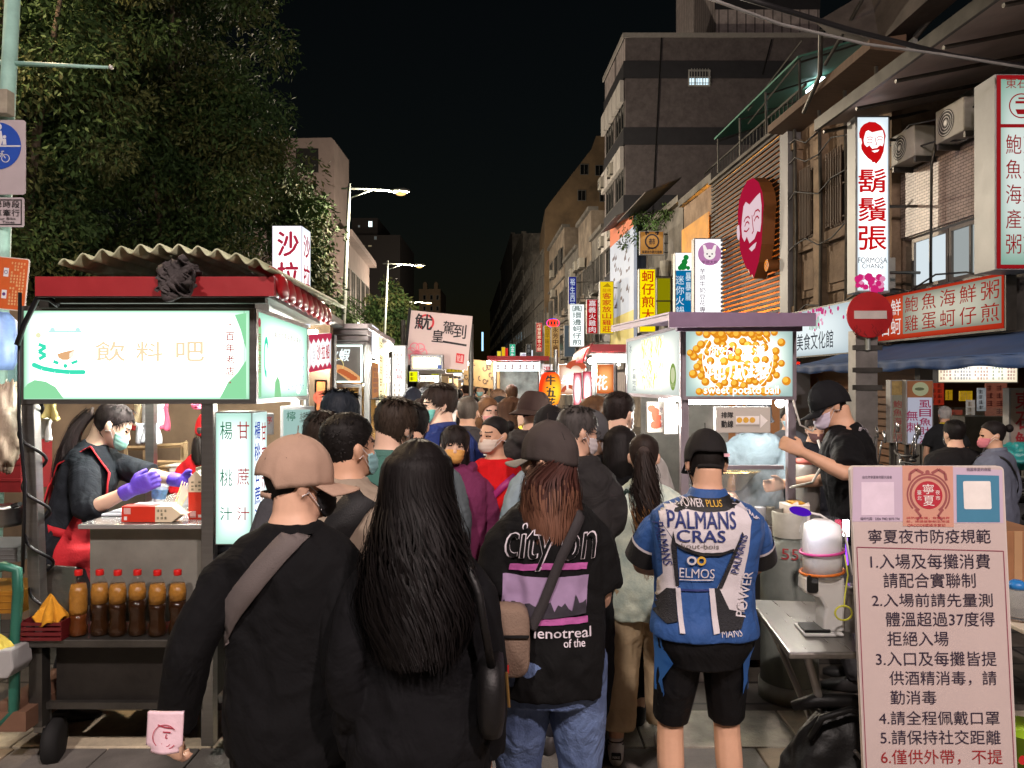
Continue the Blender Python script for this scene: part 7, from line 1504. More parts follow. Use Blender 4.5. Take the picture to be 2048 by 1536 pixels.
for px,Y in((1370,Y4+.02),(1584,Y4+.02),(1256,6.15),(1480,6.15)):b.box(PX(px,Y)-.024,PX(px,Y)+.024,Y,Y+.048,.05,PZ(799,Y)-.002 if Y<5 else zb)
b.build("post",PFR,s4,bev=.003);b=MB();zg=Z(936);b.box(xl+.05,xr-.06,Y4+.03,Y4+.06,zg-.012,zg+.012);b.box(xl+.05,xr-.06,Y4+.03,Y4+.06,Z(1062)-.02,Z(1062)+.02);b.build("cross_bar",PFR,s4);b=MB();b.box(xl+.05,xr-.06,Y4+.04,Y4+.045,Z(1060)+.02,zg-.013);b.build("glass_front",GLASS,s4)
b=MB();b.box(xl,xr-.02,Y4+.05,6.1,.08,Z(1064));b.build("counter_body",mat("stall_dark_steel",(70,68,68),.4,.6,.25,5),s4,bev=.004);b=MB();b.box(xl+.06,xr-.08,Y4+.2,Y4+.23,zb-.03,zb-.005);b.box(xl+.06,xr-.08,5.6,5.63,zb-.03,zb-.005);b.build("tube_lamp",emat((255,252,240),36,"stall_tube_sweet"),s4)
b=MB();b.box(XBk+.1,X(1600),6.12,6.15,.9,zb);b.build("rear_panel",mat("rear_grey",(120,116,110),.6,.2,.3,4),s4)
b=MB();b.lathe((X(1505),5.05,Z(1000)),[(.06,0),(.17,.12),(.185,.125),(.185,.13)],30);tag(b.build("frying_bowl",mat("golden_tray",(206,176,110),.2,.8,.2,5),None,True),"shiny golden steel bowl behind the stall glass","bowl")
for k,(px,rgb,lab)in enumerate(((1548,(190,190,196),"steel sauce tub behind the stall glass"),(1566,(120,110,90),"brown paper cups stacked behind the stall glass"))):b=MB();b.lathe((X(px),4.85,Z(1062)-.02),[(.03,0),(.035,.12),(.037,.125)],16);tag(b.build("container",mat("cont_%d"%k,rgb,.4,.3,.1,6),None,True),lab,"container")
r,q=flat("grey queue direction sign with an arrow and yellow dots",1432,1541,814,866,4.52,mat("queue_board",(176,168,158),.6,0,.06,4,emit=((176,168,158),.18)),name="queue_sign");b=MB();write(b,q.f,"排隊",q.x(1442),q.z(836),q.x(1466),q.z(824),.006,.05);write(b,q.f,"動線",q.x(1442),q.z(855),q.x(1466),q.z(841),.006,.05);b.build("lettering",BK,r);b=MB();b.fquad(q.f,*q.r(1471,1518,832,848),.006);b.fpoly(q.f,[(q.x(1520),q.z(828)),(q.x(1535),q.z(841)),(q.x(1520),q.z(856))],.006);b.build("white_arrow",mat("print_white",(235,230,225)),r);b=MB();[b.fdisc(q.f,q.x(x),q.z(840),.017,.008,14)for x in(1478,1491,1504)];b.build("yellow_dot",mat("dot_yellow",(220,170,60),.6),r);b=MB();b.fquad(q.f,*q.r(1471,1518,851,852),.006);b.build("caption_line",mat("print_grey",(110,104,100),.6),r)
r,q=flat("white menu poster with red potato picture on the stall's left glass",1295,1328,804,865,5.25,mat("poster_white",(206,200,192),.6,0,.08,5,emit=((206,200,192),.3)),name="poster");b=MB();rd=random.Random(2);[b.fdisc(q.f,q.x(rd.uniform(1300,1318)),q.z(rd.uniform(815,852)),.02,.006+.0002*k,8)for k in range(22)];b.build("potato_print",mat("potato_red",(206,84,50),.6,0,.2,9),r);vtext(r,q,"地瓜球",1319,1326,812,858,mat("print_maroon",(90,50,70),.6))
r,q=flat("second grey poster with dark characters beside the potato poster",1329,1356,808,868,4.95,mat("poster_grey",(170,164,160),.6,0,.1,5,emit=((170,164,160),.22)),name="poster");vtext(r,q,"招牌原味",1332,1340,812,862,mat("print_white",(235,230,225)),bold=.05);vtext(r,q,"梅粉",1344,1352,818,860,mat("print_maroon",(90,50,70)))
b=MB();b.tube([P(1586,800,4.55),P(1600,850,4.5),P(1625,862,4.5),P(1640,836,4.5)],.006,7);b.tube([P(1580,975,4.5),P(1625,965,4.45),P(1650,920,4.5),P(1636,880,4.5)],.008,7);tag(b.build("hose",mat("hose_pale",(190,186,176),.5),None,True),"pale hose looping from the sweet potato stall's right post","hose")
# ------------ things around the stall on the right
gt=thing("gas_cylinder","tall dull grey gas cylinder with red faded numerals under the table edge","gas cylinder",(PX(1585,4.25),4.3,0));q=Vector((PX(1585,4.25),4.3,0));b=MB();b.lathe(q,[(.15,.02),(.155,.05),(.155,.78),(.13,.86),(.06,.90)],30);b.build("body",mat("cylinder_grey",(104,110,104),.55,.2,.25,5,.2,20),gt,True);b=MB();b.lathe(q,[(.15,0),(.165,.0),(.165,.10),(.15,.10)],30,False);b.build("foot_ring",mat("ring_pale",(160,160,150),.6,.1,.3,5),gt,True);b=MB();b.lathe(q+Vector((0,0,.90)),[(.09,0),(.095,.13),(.088,.14)],20,False);b.build("collar",mat("ring_pale",(160,160,150)),gt,True)
b=MB();fgt=Frame(q+Vector((0,0,.84)),(1,0,0));v,f=fit("5537",-.09,-.04,.09,.02,.04);b.add([fgt.p(a,c_,math.sqrt(.157**2-a*a)+.002)for a,c_ in v],f);b.build("numerals",mat("faded_red",(140,40,44),.6),gt)
g2t=thing("tall_canister","tall clear grey plastic canister standing beside the stall's right post","canister",(PX(1612,4.9),4.9,0));q=P(1612,1040,4.9);b=MB();b.lathe(q,[(.08,0),(.085,.02),(.085,.32),(.07,.36)],24);b.build("body",mat("smoky_plastic",(168,162,156),.2,0,.15,6,trans=.4),g2t,True);b=MB();b.lathe(q+Vector((0,0,.36)),[(.072,0),(.072,.03)],20);b.build("lid",mat("lid_red",(170,90,80),.5),g2t,True);b=MB();b.box(q.x-.16,q.x+.16,4.75,5.05,q.z-.35,q.z-.003);b.build("base",STEELD,g2t,bev=.005)
jb=thing("cardboard_box","cream open box with folded flaps holding yellow packets","box",P(1600,1058,4.3));q=Px(4.3);b=MB();b.box(q.x(1578),q.x(1620),4.3,4.46,q.z(1056),q.z(1012));b.build("body",mat("cream_card",(214,200,190),.7,0,.08,7),jb,bev=.003);b=MB();b.prism([P(1578,1012,4.3),P(1598,1012,4.3),P(1596,1003,4.34)],(0,.005,0));b.prism([P(1600,1012,4.3),P(1620,1012,4.3),P(1618,1004,4.36)],(0,.005,0));b.build("flap",mat("cream_card",(214,200,190)),jb);b=MB();b.box(q.x(1590),q.x(1616),4.34,4.44,q.z(1012)+.002,q.z(1008));b.build("packet",mat("packet_yellow",(206,150,40),.5,0,.2,9),jb)
sh_=thing("side_shelf","grey metal side shelf with jars between the cyclist and the table","shelf",P(1570,1130,4.4));q=Px(4.4);b=MB();b.box(q.x(1545),q.x(1650),4.4,4.9,q.z(1118),q.z(1108));b.build("top",STEELD,sh_);b=MB();b.box(q.x(1590),q.x(1640),4.45,4.6,q.z(1107),q.z(1070));b.build("grey_bin",mat("grey_bin",(110,112,116),.5,0,.15,6),sh_,bev=.005)
for k,(px,py,rgb,lab)in enumerate(((1572,1108,(190,130,60),"small amber jar on the side shelf"),(1556,1108,(60,50,44),"small dark jar on the side shelf"),(1583,1106,(170,150,80),"yellow lidded jar on the side shelf"))):b=MB();b.lathe(P(px,py,4.45),[(.02,0),(.026,.01),(.026,.06),(.018,.075),(.02,.076),(.02,.095)],14);tag(b.build("jar",mat("jar_%d"%k,rgb,.25,0,.2,12),None,True),lab,"jar")
Yt=3.15;tb=thing("folding_table","stainless folding table with crossed legs at the right","table",P(1640,1400,3.5));zt=1.75-(1305-768)/FPX*2.98
TS=mat("table_steel",(140,137,132),.3,.8,.12,3,.12,50,stretch=(14,1,1));b=MB();A_,B_,C_,D_2=Vector((PX(1578,2.98),2.98,zt)),Vector((PX(1800,2.98),2.98,zt)),Vector((PX(1860,3.62),3.62,zt)),Vector((PX(1498,3.72),3.72,zt));b.prism([A_,B_,C_,D_2],(0,0,-.028));b.build("table_top",TS,tb,bev=.008)
b=MB();b.tube([(PX(1610,3.1),3.1,zt-.03),(PX(1690,3.4),3.45,.02)],.016,10);b.tube([(PX(1720,3.4),3.1,zt-.03),(PX(1660,3.45),3.5,.02)],.016,10);b.tube([(PX(1530,3.6),3.6,zt-.03),(PX(1680,3.3),3.3,.02)],.014,10);b.build("leg",ALU,tb,True)
ts=thing("thermometer_stand","white thermometer stand wrapped in clear film with pink and orange bands","thermometer",P(1650,1255,3.22));Yh=3.22;q=Px(Yh);x0=q.x(1645)
b=MB();b.prism([(q.x(1598),Yh-.06,zt+.001),(q.x(1676),Yh-.06,zt+.001),(q.x(1684),Yh+.09,zt+.001),(q.x(1604),Yh+.09,zt+.001)],(0,0,.012));b.build("base",WHITEP,ts,bev=.004);b=MB();b.prism([(q.x(1601),Yh-.05,zt+.014),(q.x(1652),Yh-.05,zt+.014),(q.x(1655),Yh+.06,zt+.014),(q.x(1606),Yh+.06,zt+.014)],(0,0,.012));b.build("drip_tray",BLACKP,ts,bev=.003)
b=MB();fT=Frame((0,Yh+.06,0),(1,0,0));b.fprism(fT,[(q.x(1640),zt+.013),(q.x(1682),zt+.013),(q.x(1682),q.z(1150)),(q.x(1606),q.z(1150)),(q.x(1604),q.z(1182)),(q.x(1632),q.z(1192)),(q.x(1643),q.z(1212)),(q.x(1640),q.z(1232))],0,.10);b.build("body",WHITEP,ts,bev=.012)
b=MB();fT2=Frame((0,Yh-.041,0),(1,0,0));b.fprism(fT2,rrect(q.x(1606),q.x(1628),q.z(1180),q.z(1145),.012),0,.006);b.build("sensor_window",BLACKP,ts);b=MB();b.loft([ell(Vector((q.x(1646),Yh+.01,z_)),Vector((w_,0,0)),Vector((0,w_*.9,0)),20,2.6)for z_,w_ in((q.z(1150),.072),(q.z(1120),.076),(q.z(1080),.076),(q.z(1050),.070),(q.z(1040),.035))]);b.build("bottle_top",mat("milky_plastic",(228,230,232),.3,0,.04,8),ts,True)
b=MB();rdn=5
def wrapf(u,v):
 a=2*PI*u;r_=.085+.006*math.sin(a*7+v*9)+.006*noise.noise((math.cos(a)*3,math.sin(a)*3,v*6))-.03*max(0,v-.85)*5;return Vector((q.x(1646)+r_*math.cos(a),Yh+.01+r_*.95*math.sin(a),q.z(1160)+(q.z(1036)-q.z(1160))*v))
b.grid(wrapf,60,24,True);b.build("film_wrap",mat("cling_film",(232,238,240),.12,0,0,alpha=.09),ts,True)
for z_,rgb in((1103,(214,80,150)),(1143,(226,120,40))):b=MB();b.tube([Vector((q.x(1646)+.087*math.cos(a),Yh+.01+.084*math.sin(a),q.z(z_)+.008*math.cos(a)))for a in[2*PI*k/24 for k in range(25)]],.006,8);b.build("elastic_band",mat("band_%d_%d_%d"%rgb,rgb,.5),ts,True)
b=MB();b.tube([P(1690,1110,3.1),P(1696,1150,3.1),P(1690,1190,3.08),P(1688,1215,3.06)]+[P(1687,1226,3.05)+Vector((.035*math.cos(a),0,.03*math.sin(a)))for a in[PI/2+2*PI*k/14*1.9 for k in range(28)]],.003,6);tag(b.build("charging_cable",mat("yellow_cable",(206,206,70),.5),None,True),"coiled yellow cable hanging at the thermometer stand","cable")
jg=thing("plastic_jug","cloudy clear plastic jug behind the thermometer stand","jug",P(1700,1262,3.28));b=MB();b.lathe(P(1704,1262,3.28),[(.06,0),(.07,.01),(.072,.17),(.06,.19)],22);b.build("body",mat("cloudy_jug",(200,196,190),.25,0,.1,7,trans=.5),jg,True)
lm=thing("desk_lamp","thin clip lamp with a purple disc head on a bent white neck","lamp",P(1690,1060,3.6));b=MB();b.tube([P(1612,1024,3.6),P(1640,1030,3.6),P(1668,1048,3.6),P(1690,1066,3.6),P(1704,1150,3.6)],.006,8);b.build("neck",WHITEP,lm,True);b=MB();b.lathe(P(1600,1025,3.6),[(.045,0),(.05,.006),(.045,.012)],22,ax=(.1,-.25,1));b.build("head",emat((84,26,190),.8),lm);b=MB();b.tube([P(1692,1040,3.7),P(1692,1072,3.7)],.014,8);b.build("white_tube",emat((245,250,255),12),lm);b=MB();b.tube([P(1693,1076,3.7),P(1694,1130,3.7)],.006,6);b.build("violet_tube",emat((150,70,255),2.5),lm);b=MB();b.tube([P(1676,1040,3.8),P(1678,1066,3.8)],.016,8);b.build("pink_tube",emat((230,40,90),1.0),lm)
l=bpy.data.lights.new("thermometer_fill",'POINT');l.energy=.8;l.color=(.86,.82,1);l.shadow_soft_size=.05;lo=bpy.data.objects.new("thermometer_fill",l);COL.objects.link(lo);lo.parent=lm;lo.location=P(1612,1045,3.12)-ORG[lm.name]  # near-white fill added in front of the lamp to brighten the thermometer
bgr=thing("duffel_bag","slumped black leather bag on the pavement beside the rule board","bag",P(1650,1510,3.3));q=Vector((PX(1655,3.3),3.25,0))
b=MB()
def bagf(u,v):
 a=2*PI*u;k=(1-abs(v-.42)**2.2*1.1);zz=v*.40;sx=.24*(1-.55*v**2.2)*(1 if v>0.02 else .9);sy=.17*(1-.75*v**1.6)
 n_=.016*noise.noise((math.cos(a)*2.2,math.sin(a)*2.2,v*3.5))+.007*(1-2*abs(noise.noise((math.cos(a)*3,math.sin(a)*3+3,v*5))));return q+Vector(((sx+n_)*math.cos(a)+.06*v,(sy+n_)*math.sin(a),zz+n_*.6+.03*math.cos(a)*v))
b.grid(bagf,70,30,True);LEA=mat("black_leather",(15,14,15),.5,0,.25,7,.2,70,spec=.35);b.build("body",LEA,bgr,True);b=MB();b.tube([q+Vector(v)for v in((-.13,-.10,.30),(-.10,-.14,.40),(.02,-.13,.43),(.13,-.10,.38),(.16,-.09,.28))],.014,8);b.tube([q+Vector(v)for v in((-.16,.02,.38),(-.08,-.02,.42),(.08,-.02,.42),(.2,0,.36))],[.02,.03,.03,.02],8);b.build("handle",LEA,bgr,True);b=MB();b.tube([q+Vector((.02,-.165,.28)),q+Vector((.09,-.185,.20))],.008,6);b.build("zip_pull",ALU,bgr)
rb=thing("rule_board","tall pale notice board of numbered market rules at the lower right","notice board",P(1880,1620,2.75));Yb=2.75;fB=Frame(P(1732,1640,Yb),Vector((1,.0,-.002)),Vector((-.052,0,1)));q0=P(1732,1640,Yb);sc=Yb/FPX
VZ=(Vector((-.052,0,1))).normalized()
def bl(px,py):return((px-1732)*sc+(1640-py)*sc*.045,(1640-py)*sc)
HBd=(1640-932)*sc;WBd=307*sc
class BF:
 def __init__(s):s.U=Vector((1,0,0));s.V=Vector((-.045,0,1));s.N=Vector((0,-1,0))
 def p(s,x,y,n=0):return q0+s.U*x+s.V*y+s.N*n
fB=BF();b=MB();b.fprism(fB,rrect(0,WBd,0,HBd,.018),-.018,0);b.build("board",mat("board_core",(206,196,190),.6,0,.06,4),rb)
def bx(px,py):return(px-1732+(1640-py)*.045)*sc
def by(py):return(1640-py)*sc
PAP=mat("board_paper_pink",(196,180,176),.55,0,.05,2,.05,40)
b=MB();b.fpoly(fB,rrect(.004,WBd-.004,.004,HBd-.004,.016),.0012);b.build("paper",PAP,rb)
b=MB();b.fpoly(fB,[(bx(1704,1043),by(1043)),(bx(1806,1043),by(1043)),(bx(1804,934),by(934)),(bx(1706,934),by(934))],.002);b.fpoly(fB,[(bx(1907,1046),by(1046)),(bx(2006,1046),by(1046)),(bx(2004,940),by(940)),(bx(1905,934),by(934))],.002);b.build("lilac_sheet",mat("lilac_paper",(196,178,198),.5,0,.04,3),rb)
b=MB();b.fpoly(fB,[(bx(1805,1052),by(1052)),(bx(1907,1054),by(1054)),(bx(1905,932),by(932)),(bx(1804,931),by(931))],.0026);b.build("peach_sheet",mat("peach_paper",(204,152,132),.5,0,.05,3),rb)
b=MB();b.fpoly(fB,[(bx(1913,1044),by(1044)),(bx(1999,1044),by(1044)),(bx(1997,951),by(951)),(bx(1912,949),by(949))],.003);b.build("teal_card",mat("teal_card",(70,130,160),.5,0,.06,3),rb);b=MB();b.fpoly(fB,rrect(bx(1926,990),bx(1981,990),by(1018),by(962),.006),.0036);b.build("blank_white_square",mat("print_white",(235,230,225)),rb)
b=MB();b.fpoly(fB,[(bx(1722,1030),by(1030)),(bx(1788,1030),by(1030)),(bx(1787,964),by(964)),(bx(1722,964),by(964))],.0028);b.build("blank_white_square",mat("lilac_white",(222,206,222),.5),rb)
INK=mat("ink_purple_black",(44,34,56),.6,0,.1,5);b=MB()
def bt(s_,x0,x1,y0,y1,mb,bold=.0,keep=False):
 v,f=fit(s_,bx(x0,(y0+y1)/2),by(y1),bx(x1,(y0+y1)/2),by(y0),bold,keep);mb.add([fB.p(a,c_,.004)for a,c_ in v],f)
bt("台北市寧夏夜市觀光協會",1724,1783,951,957,b);bt("場所代碼：2326 7982 2075 774",1720,1798,1034,1040,b);bt("桃園寧夏的商圈",1932,1980,935,942,b)
bt("寧夏夜市防疫規範",1736,1980,1058,1086,b,.008)
for s_,x0,x1,y0,y1 in(("1.入場及每攤消費",1740,1979,1107,1137),("請配合實聯制",1766,1950,1145,1175),("2.入場前請先量測",1743,1984,1186,1213),("體溫超過37度得",1771,1988,1223,1252),("拒絕入場",1774,1896,1262,1291),("3.入口及每攤皆提",1751,1992,1302,1331),("供酒精消毒，請",1778,1992,1341,1370),("勤消毒",1780,1872,1380,1408),("4.請全程佩戴口罩",1757,1998,1421,1449),("5.請保持社交距離",1760,2000,1459,1488)):bt(s_,x0,x1,y0,y1,b,.002)
b.build("lettering",INK,rb);b=MB();bt("6.僅供外帶，不提",1761,2004,1498,1528,b,.012);bt("供內用",1790,1880,1540,1568,b,.012);b.build("red_lettering",mat("ink_red",(150,36,40),.6,0,.1,5),rb)
RL=mat("line_red",(140,60,80),.6);b=MB()
for(xa_,ya_),(xb_,yb_)in(((1713,1094),(2006,1102)),((1713,1094),(1735,1600)),((2006,1102),(2031,1600))):b.fstroke(fB,[(bx(xa_,ya_),by(ya_)),(bx(xb_,yb_),by(yb_))],.003,.003)
b.build("red_border",RL,rb)
b=MB();cxe,cye=bx(1856,990),by(990);EM=mat("emblem_red",(176,44,60),.55,0,.08,5);b.fdisc(fB,cxe,cye,.050,.0034,30);b.build("emblem_disc",EM,rb);b=MB();b.fring(fB,cxe,cye,.060,.068,.0034,36,-1.0,4.14);b.fring(fB,cxe,cye,.072,.078,.0034,36,-.7,3.84)
for sg in(-1,1):b.fstroke(fB,[(cxe+sg*.015,cye+.078),(cxe+sg*.04,cye+.092),(cxe+sg*.062,cye+.078),(cxe+sg*.066,cye+.052)],.010,.0036);b.fstroke(fB,[(cxe+sg*.05,cye-.05),(cxe+sg*.03,cye-.075),(cxe+sg*.045,cye-.088)],.008,.0036)
b.fdisc(fB,cxe,cye+.082,.008,.0038,12);b.build("emblem_ring",mat("emblem_brown",(150,84,84),.55),rb);b=MB()
for s_,dx,dy,h_ in(("寧",0,.022,.030),("夏",0,-.020,.030)):v,f=fit(s_,cxe-.020,cye+dy-h_*.6,cxe+.020,cye+dy+h_*.6,.02);b.add([fB.p(a,c_,.0042)for a,c_ in v],f)
for s_,dx in(("臺北",-.033),("夜市",.033)):
 for i_,c2 in enumerate(s_):v,f=fit(c2,cxe+dx-.008,cye+.002-i_*.02,cxe+dx+.008,cye+.018-i_*.02,.02);b.add([fB.p(a,c_,.0042)for a,c_ in v],f)
b.build("emblem_lettering",mat("print_white",(235,230,225)),rb);b=MB();bt("請防疫意識，每攤消費",1812,1898,1033,1038,b);bt("前，掃碼實聯制及測溫",1812,1898,1040,1045,b);bt("QRCODE或紙本登記",1814,1890,1047,1053,b);b.build("red_caption",EM,rb)
b=MB();b.tube([(PX(1745,2.85),2.82,PZ(1500,2.8)),(PX(1760,3.1),3.1,0)],.014,8);b.tube([(PX(1990,2.85),2.82,PZ(1500,2.8)),(PX(1990,3.1),3.1,0)],.014,8);b.tube([(PX(1734,2.77),2.78,PZ(1640,2.77)),(PX(1738,2.8),2.8,0)],.014,8);b.tube([(PX(2030,2.77),2.78,PZ(1640,2.77)),(PX(2030,2.8),2.8,0)],.014,8);b.build("easel_leg",STEELD,rb)
qq_z=PZ(1238,3.75);cb=thing("cardboard_box","large brown cardboard box with shiny tape at the right edge","box",P(2035,1200,4.2));q=Px(4.2);b=MB();b.box(q.x(2008),q.x(2090),4.2,4.6,qq_z+.0,q.z(1062));b.build("body",mat("brown_card",(150,106,72),.75,0,.15,5),cb,bev=.004);b=MB();b.fbox(q.f,*q.r(2028,2044,1062,1184),.001,.003);b.build("tape",mat("tape_clear",(176,140,104),.15,0,.05,6),cb)
wbz=thing("water_bottle","clear water dispenser bottle with a blue cap at the right edge","bottle",P(2034,1235,3.75));qq=P(2034,1238,3.75);b=MB();b.lathe(qq,[(.06,0),(.065,.01),(.065,.12),(.05,.15),(.03,.155)],22);b.build("body",mat("water_plastic",(200,210,216),.06,0,0,trans=.85,ior=1.2),wbz,True);b=MB();b.lathe(qq+Vector((0,0,.155)),[(.04,-.01),(.042,.02),(.02,.035)],18);b.build("cap",mat("cap_blue",(40,120,190),.4),wbz,True)
wt=thing("white_table","edge of a white topped table at the right edge","table",P(2050,1300,3.7));b=MB();b.box(PX(2016,3.7),3.2,3.55,4.7,qq.z-.024,qq.z-.002);b.build("table_top",mat("cream_laminate",(196,186,170),.5,0,.08,4),wt,bev=.005);b=MB();[b.box(x_,x_+.03,y_,y_+.03,0,qq.z-.026)for x_ in(PX(2030,3.7),3.14)for y_ in(3.6,4.62)];b.build("leg",ALU,wt)
gb=thing("green_bucket","lime green bucket with a red and white label at the lower right edge","bucket",P(2050,1480,3.4));b=MB();b.lathe((PX(2062,3.4),3.4,.0),[(.10,0),(.13,.22),(.138,.225)],24);b.build("body",mat("lime_plastic",(150,190,40),.4,0,.08,7),gb,True);b=MB();fG=Frame((PX(2040,3.27),3.27,.16),(1,0,0));b.fdisc(fG,0,0,.02,.02,14);b.build("label",mat("label_red",(190,40,40),.5),gb)
b=MB();b.add([P(955,1505,3.6),P(1010,1500,3.62),P(1010,1430,3.66),P(958,1440,3.64),P(955,1505,3.7),P(1010,1500,3.72),P(1008,1432,3.7),P(960,1442,3.7)],[(3,2,1,0),(4,5,6,7),(0,1,5,4),(1,2,6,5),(2,3,7,6),(3,0,4,7)]);tag(b.build("carrier_bag",mat("blue_print_film",(140,180,206),.4,0,.5,14,.5,25),None,True),"pale blue printed plastic bag standing on the stone band","bag")
bulb(s1,(-1.75,4.05,1.97),60);bulb(s1,(PX(590,4.4),4.4,1.72),30);bulb(s2,P(650,690,5.7),80);bulb(s3,P(766,704,7.0),80);bulb(s4,P(1340,806,4.75),32);bulb(s4,P(1560,806,4.9),10);bulb(s6,P(1182,722,7.5),90)  # bulbs added to the near stalls to brighten vendors and passers-by
for o in[o for o in bpy.data.objects if o.get("group")=="lit stalls farther along the lane"]:q=ORG[o.name];bulb(o,(q.x+(.6 if q.x<-.9 else-.4),q.y-.1,2.05),30)  # one added bulb per far stall to light the lane
# ------------ the people
DK=dict(color=(40,40,46),rough=.85);BLKT=(13,13,15)
def loc(P_,px,py,dy=.10):y=P_.Y-dy;return PX(px,y)-P_.root.location.x,PZ(py,y)
def locs(P_,pts,dy=.10):return[loc(P_,*q,dy)for q in pts]
def held(name,label,cat,P_):return thing(name,label,cat,P_.root.location,None,P_.root.rotation_euler[2])
n1=Person("man in beige cap and black sweater with grey strap across his back",588,850,2.1,yaw=-4,bw=.99,fat=.98,vox=.007,head=(-50,4,0),arms={-1:{'t':('w',352,1455,2.06),'pole':(-.15,-1,0)},1:{'t':('w',706,1458,2.06),'pole':(.1,-1,0)}},curl=(.85,.75),palm=(Vector((.3,1,0)),Vector((.2,.9,.2))),top=dict(color=BLKT,sleeve='long',hem=.80,fit=.022,loose=.75,amp=.008,name="sweater",sl=.007,rough=.9),bottom=dict(color=(13,13,15)),shoes=dict(color=(40,40,40)),hair=dict(kind='short',color=(16,14,14),th=.016,tufts=260,tuftlen=.035),hat=dict(kind='cap',color=(168,140,122),opening=True,th=.020,yaw=-16,drop=-.010),mask=(30,30,32))
q=held("crossbody_bag","grey crossbody strap and pouch worn over the black sweater","bag",n1);n1.band(locs(n1,[(606,1058),(560,1110),(470,1220),(425,1290)]),.062,mat("strap_taupe",(96,88,86),.85,0,.08,9,.3,300),parent=q)
b=MB();b.loft([ell(Vector((-.10,.17+.05*t,1.0)),Vector((.09,0,0)),Vector((0,0,.09*(1-.3*abs(t)))),16,4)for t in(-1,-.5,.5,1)]);b.build("pouch",mat("strap_taupe",(96,88,86)),q,True,local=True)
n1.decal_text("stitched_lettering","HARD TIMES",*loc(n1,530,930,.1),*loc(n1,580,914,.1),mat("thread_dark",(110,84,76),.8),parent=n1.hat,bvh=BVHTree.FromPolygons([tuple(v.co)for v in n1.hat.data.vertices],[tuple(f.vertices)for f in n1.hat.data.polygons]))
pb=thing("paper_bag","small white paper snack bag with red line drawing held in his left hand","bag",P(332,1500,1.93));fpb=Frame(P(296,1503,1.90),(1,-.02,0),(.02,0,1));wq,hq=.088,.100
b=MB();b.grid(lambda u,v:fpb.p(wq*(u+.05*(v-.5))if v>.15 else wq*(.12+.76*u),hq*v,.010*math.sin(PI*u)*(1.2-v)),20,16);b.build("paper",mat("snack_paper",(226,196,206),.6,0,.05,12,.15,60),pb,True,solid=.010)
b=MB();b.fring(fpb,wq*.55,hq*.42,.029,.031,.0135,26,.6,5.6);b.fring(fpb,wq*.58,hq*.30,.010,.0118,.0145,12,3.4,5.8);b.fstroke(fpb,[(wq*.35,hq*.72),(wq*.55,hq*.66),(wq*.8,hq*.64)],.003,.0135);b.fstroke(fpb,[(wq*.5,hq*.55),(wq*.72,hq*.54)],.003,.0145);b.fstroke(fpb,[(wq*.6,hq*.5),(wq*.57,hq*.40),(wq*.63,hq*.40)],.0025,.0145);b.build("red_drawing",mat("print_red_line",(180,60,80),.6),pb)
n2=Person("woman with very long dark hair and black clothes beside the beige cap",838,872,1.95,yaw=2,sex='f',vox=.007,bw=.90,head=(-6,2,0),arms={-1:{'t':('w',718,1500,1.97),'pole':(-.3,-1,0)},1:{'t':(.178,.03,.82)}},curl=(.75,.5),palm=(Vector((.3,.9,0)),None),top=dict(color=(12,12,15),sleeve='long',hem=.72,fit=.020,loose=.8,amp=.008,name="coat",sl=.008),bottom=dict(color=(12,12,15)),shoes=dict(color=(30,30,30)),hair=dict(kind='long',color=(16,12,12),th=.024,length=.31,strand=2200,width=1.32,wave=.022,push=.05))
q=held("shoulder_bag","glossy black shoulder bag hanging behind the long haired woman","bag",n2);c0=Vector((PX(980,1.85)-n2.root.location.x,-.06,PZ(1385,1.85)))
b=MB();b.loft([ell(c0+Vector((.0+.006*z,0,z)),Vector((.034*k,0,0)),Vector((0,.115*k,0)),20,3.2)for z,k in((-.098,.5),(-.09,.86),(-.05,1.02),(.02,1.0),(.07,.86),(.082,.5))]);b.build("body",LEA,q,True,local=True);b=MB();b.tube([c0+Vector((0,-.08,.07)),c0+Vector((-.03,-.09,.25)),Vector((.13,-.115,1.40))*n2.s,Vector((.12,-.03,1.45))*n2.s,Vector((.135,.11,1.34))*n2.s,c0+Vector((-.02,.08,.09))],.010,8);b.build("strap",LEA,q,True,local=True);b=MB();b.tube([c0+Vector((.036,-.05,.05)),c0+Vector((.042,-.06,-.03))],.004,6);b.build("zip",mat("gold_zip",(190,150,90),.3,.9),q,local=True)
n3=Person("man with close cropped hair in a beige shirt with wide black strap",694,817,2.62,yaw=-14,bw=1.1,fat=1.05,vox=.008,head=(-28,0,0),tone=1,mask=(150,200,205),top=dict(color=(150,136,120),sleeve='short',hem=.80,fit=.022,loose=.5,amp=.005,name="t_shirt",neck=1.47),bottom=dict(color=(50,50,56)),shoes=dict(color=(60,60,60)),hair=dict(kind='short',color=(22,19,18),th=.016,side_th=.005,tufts=500,tuftlen=.016))
q=held("sling_bag","wide black sling strap across the beige shirt","bag",n3);n3.band(locs(n3,[(772,955),(730,1010),(690,1075),(650,1150)]),.10,mat("strap_black",(22,22,24),.7,0,.1,8,.3,250),parent=q)
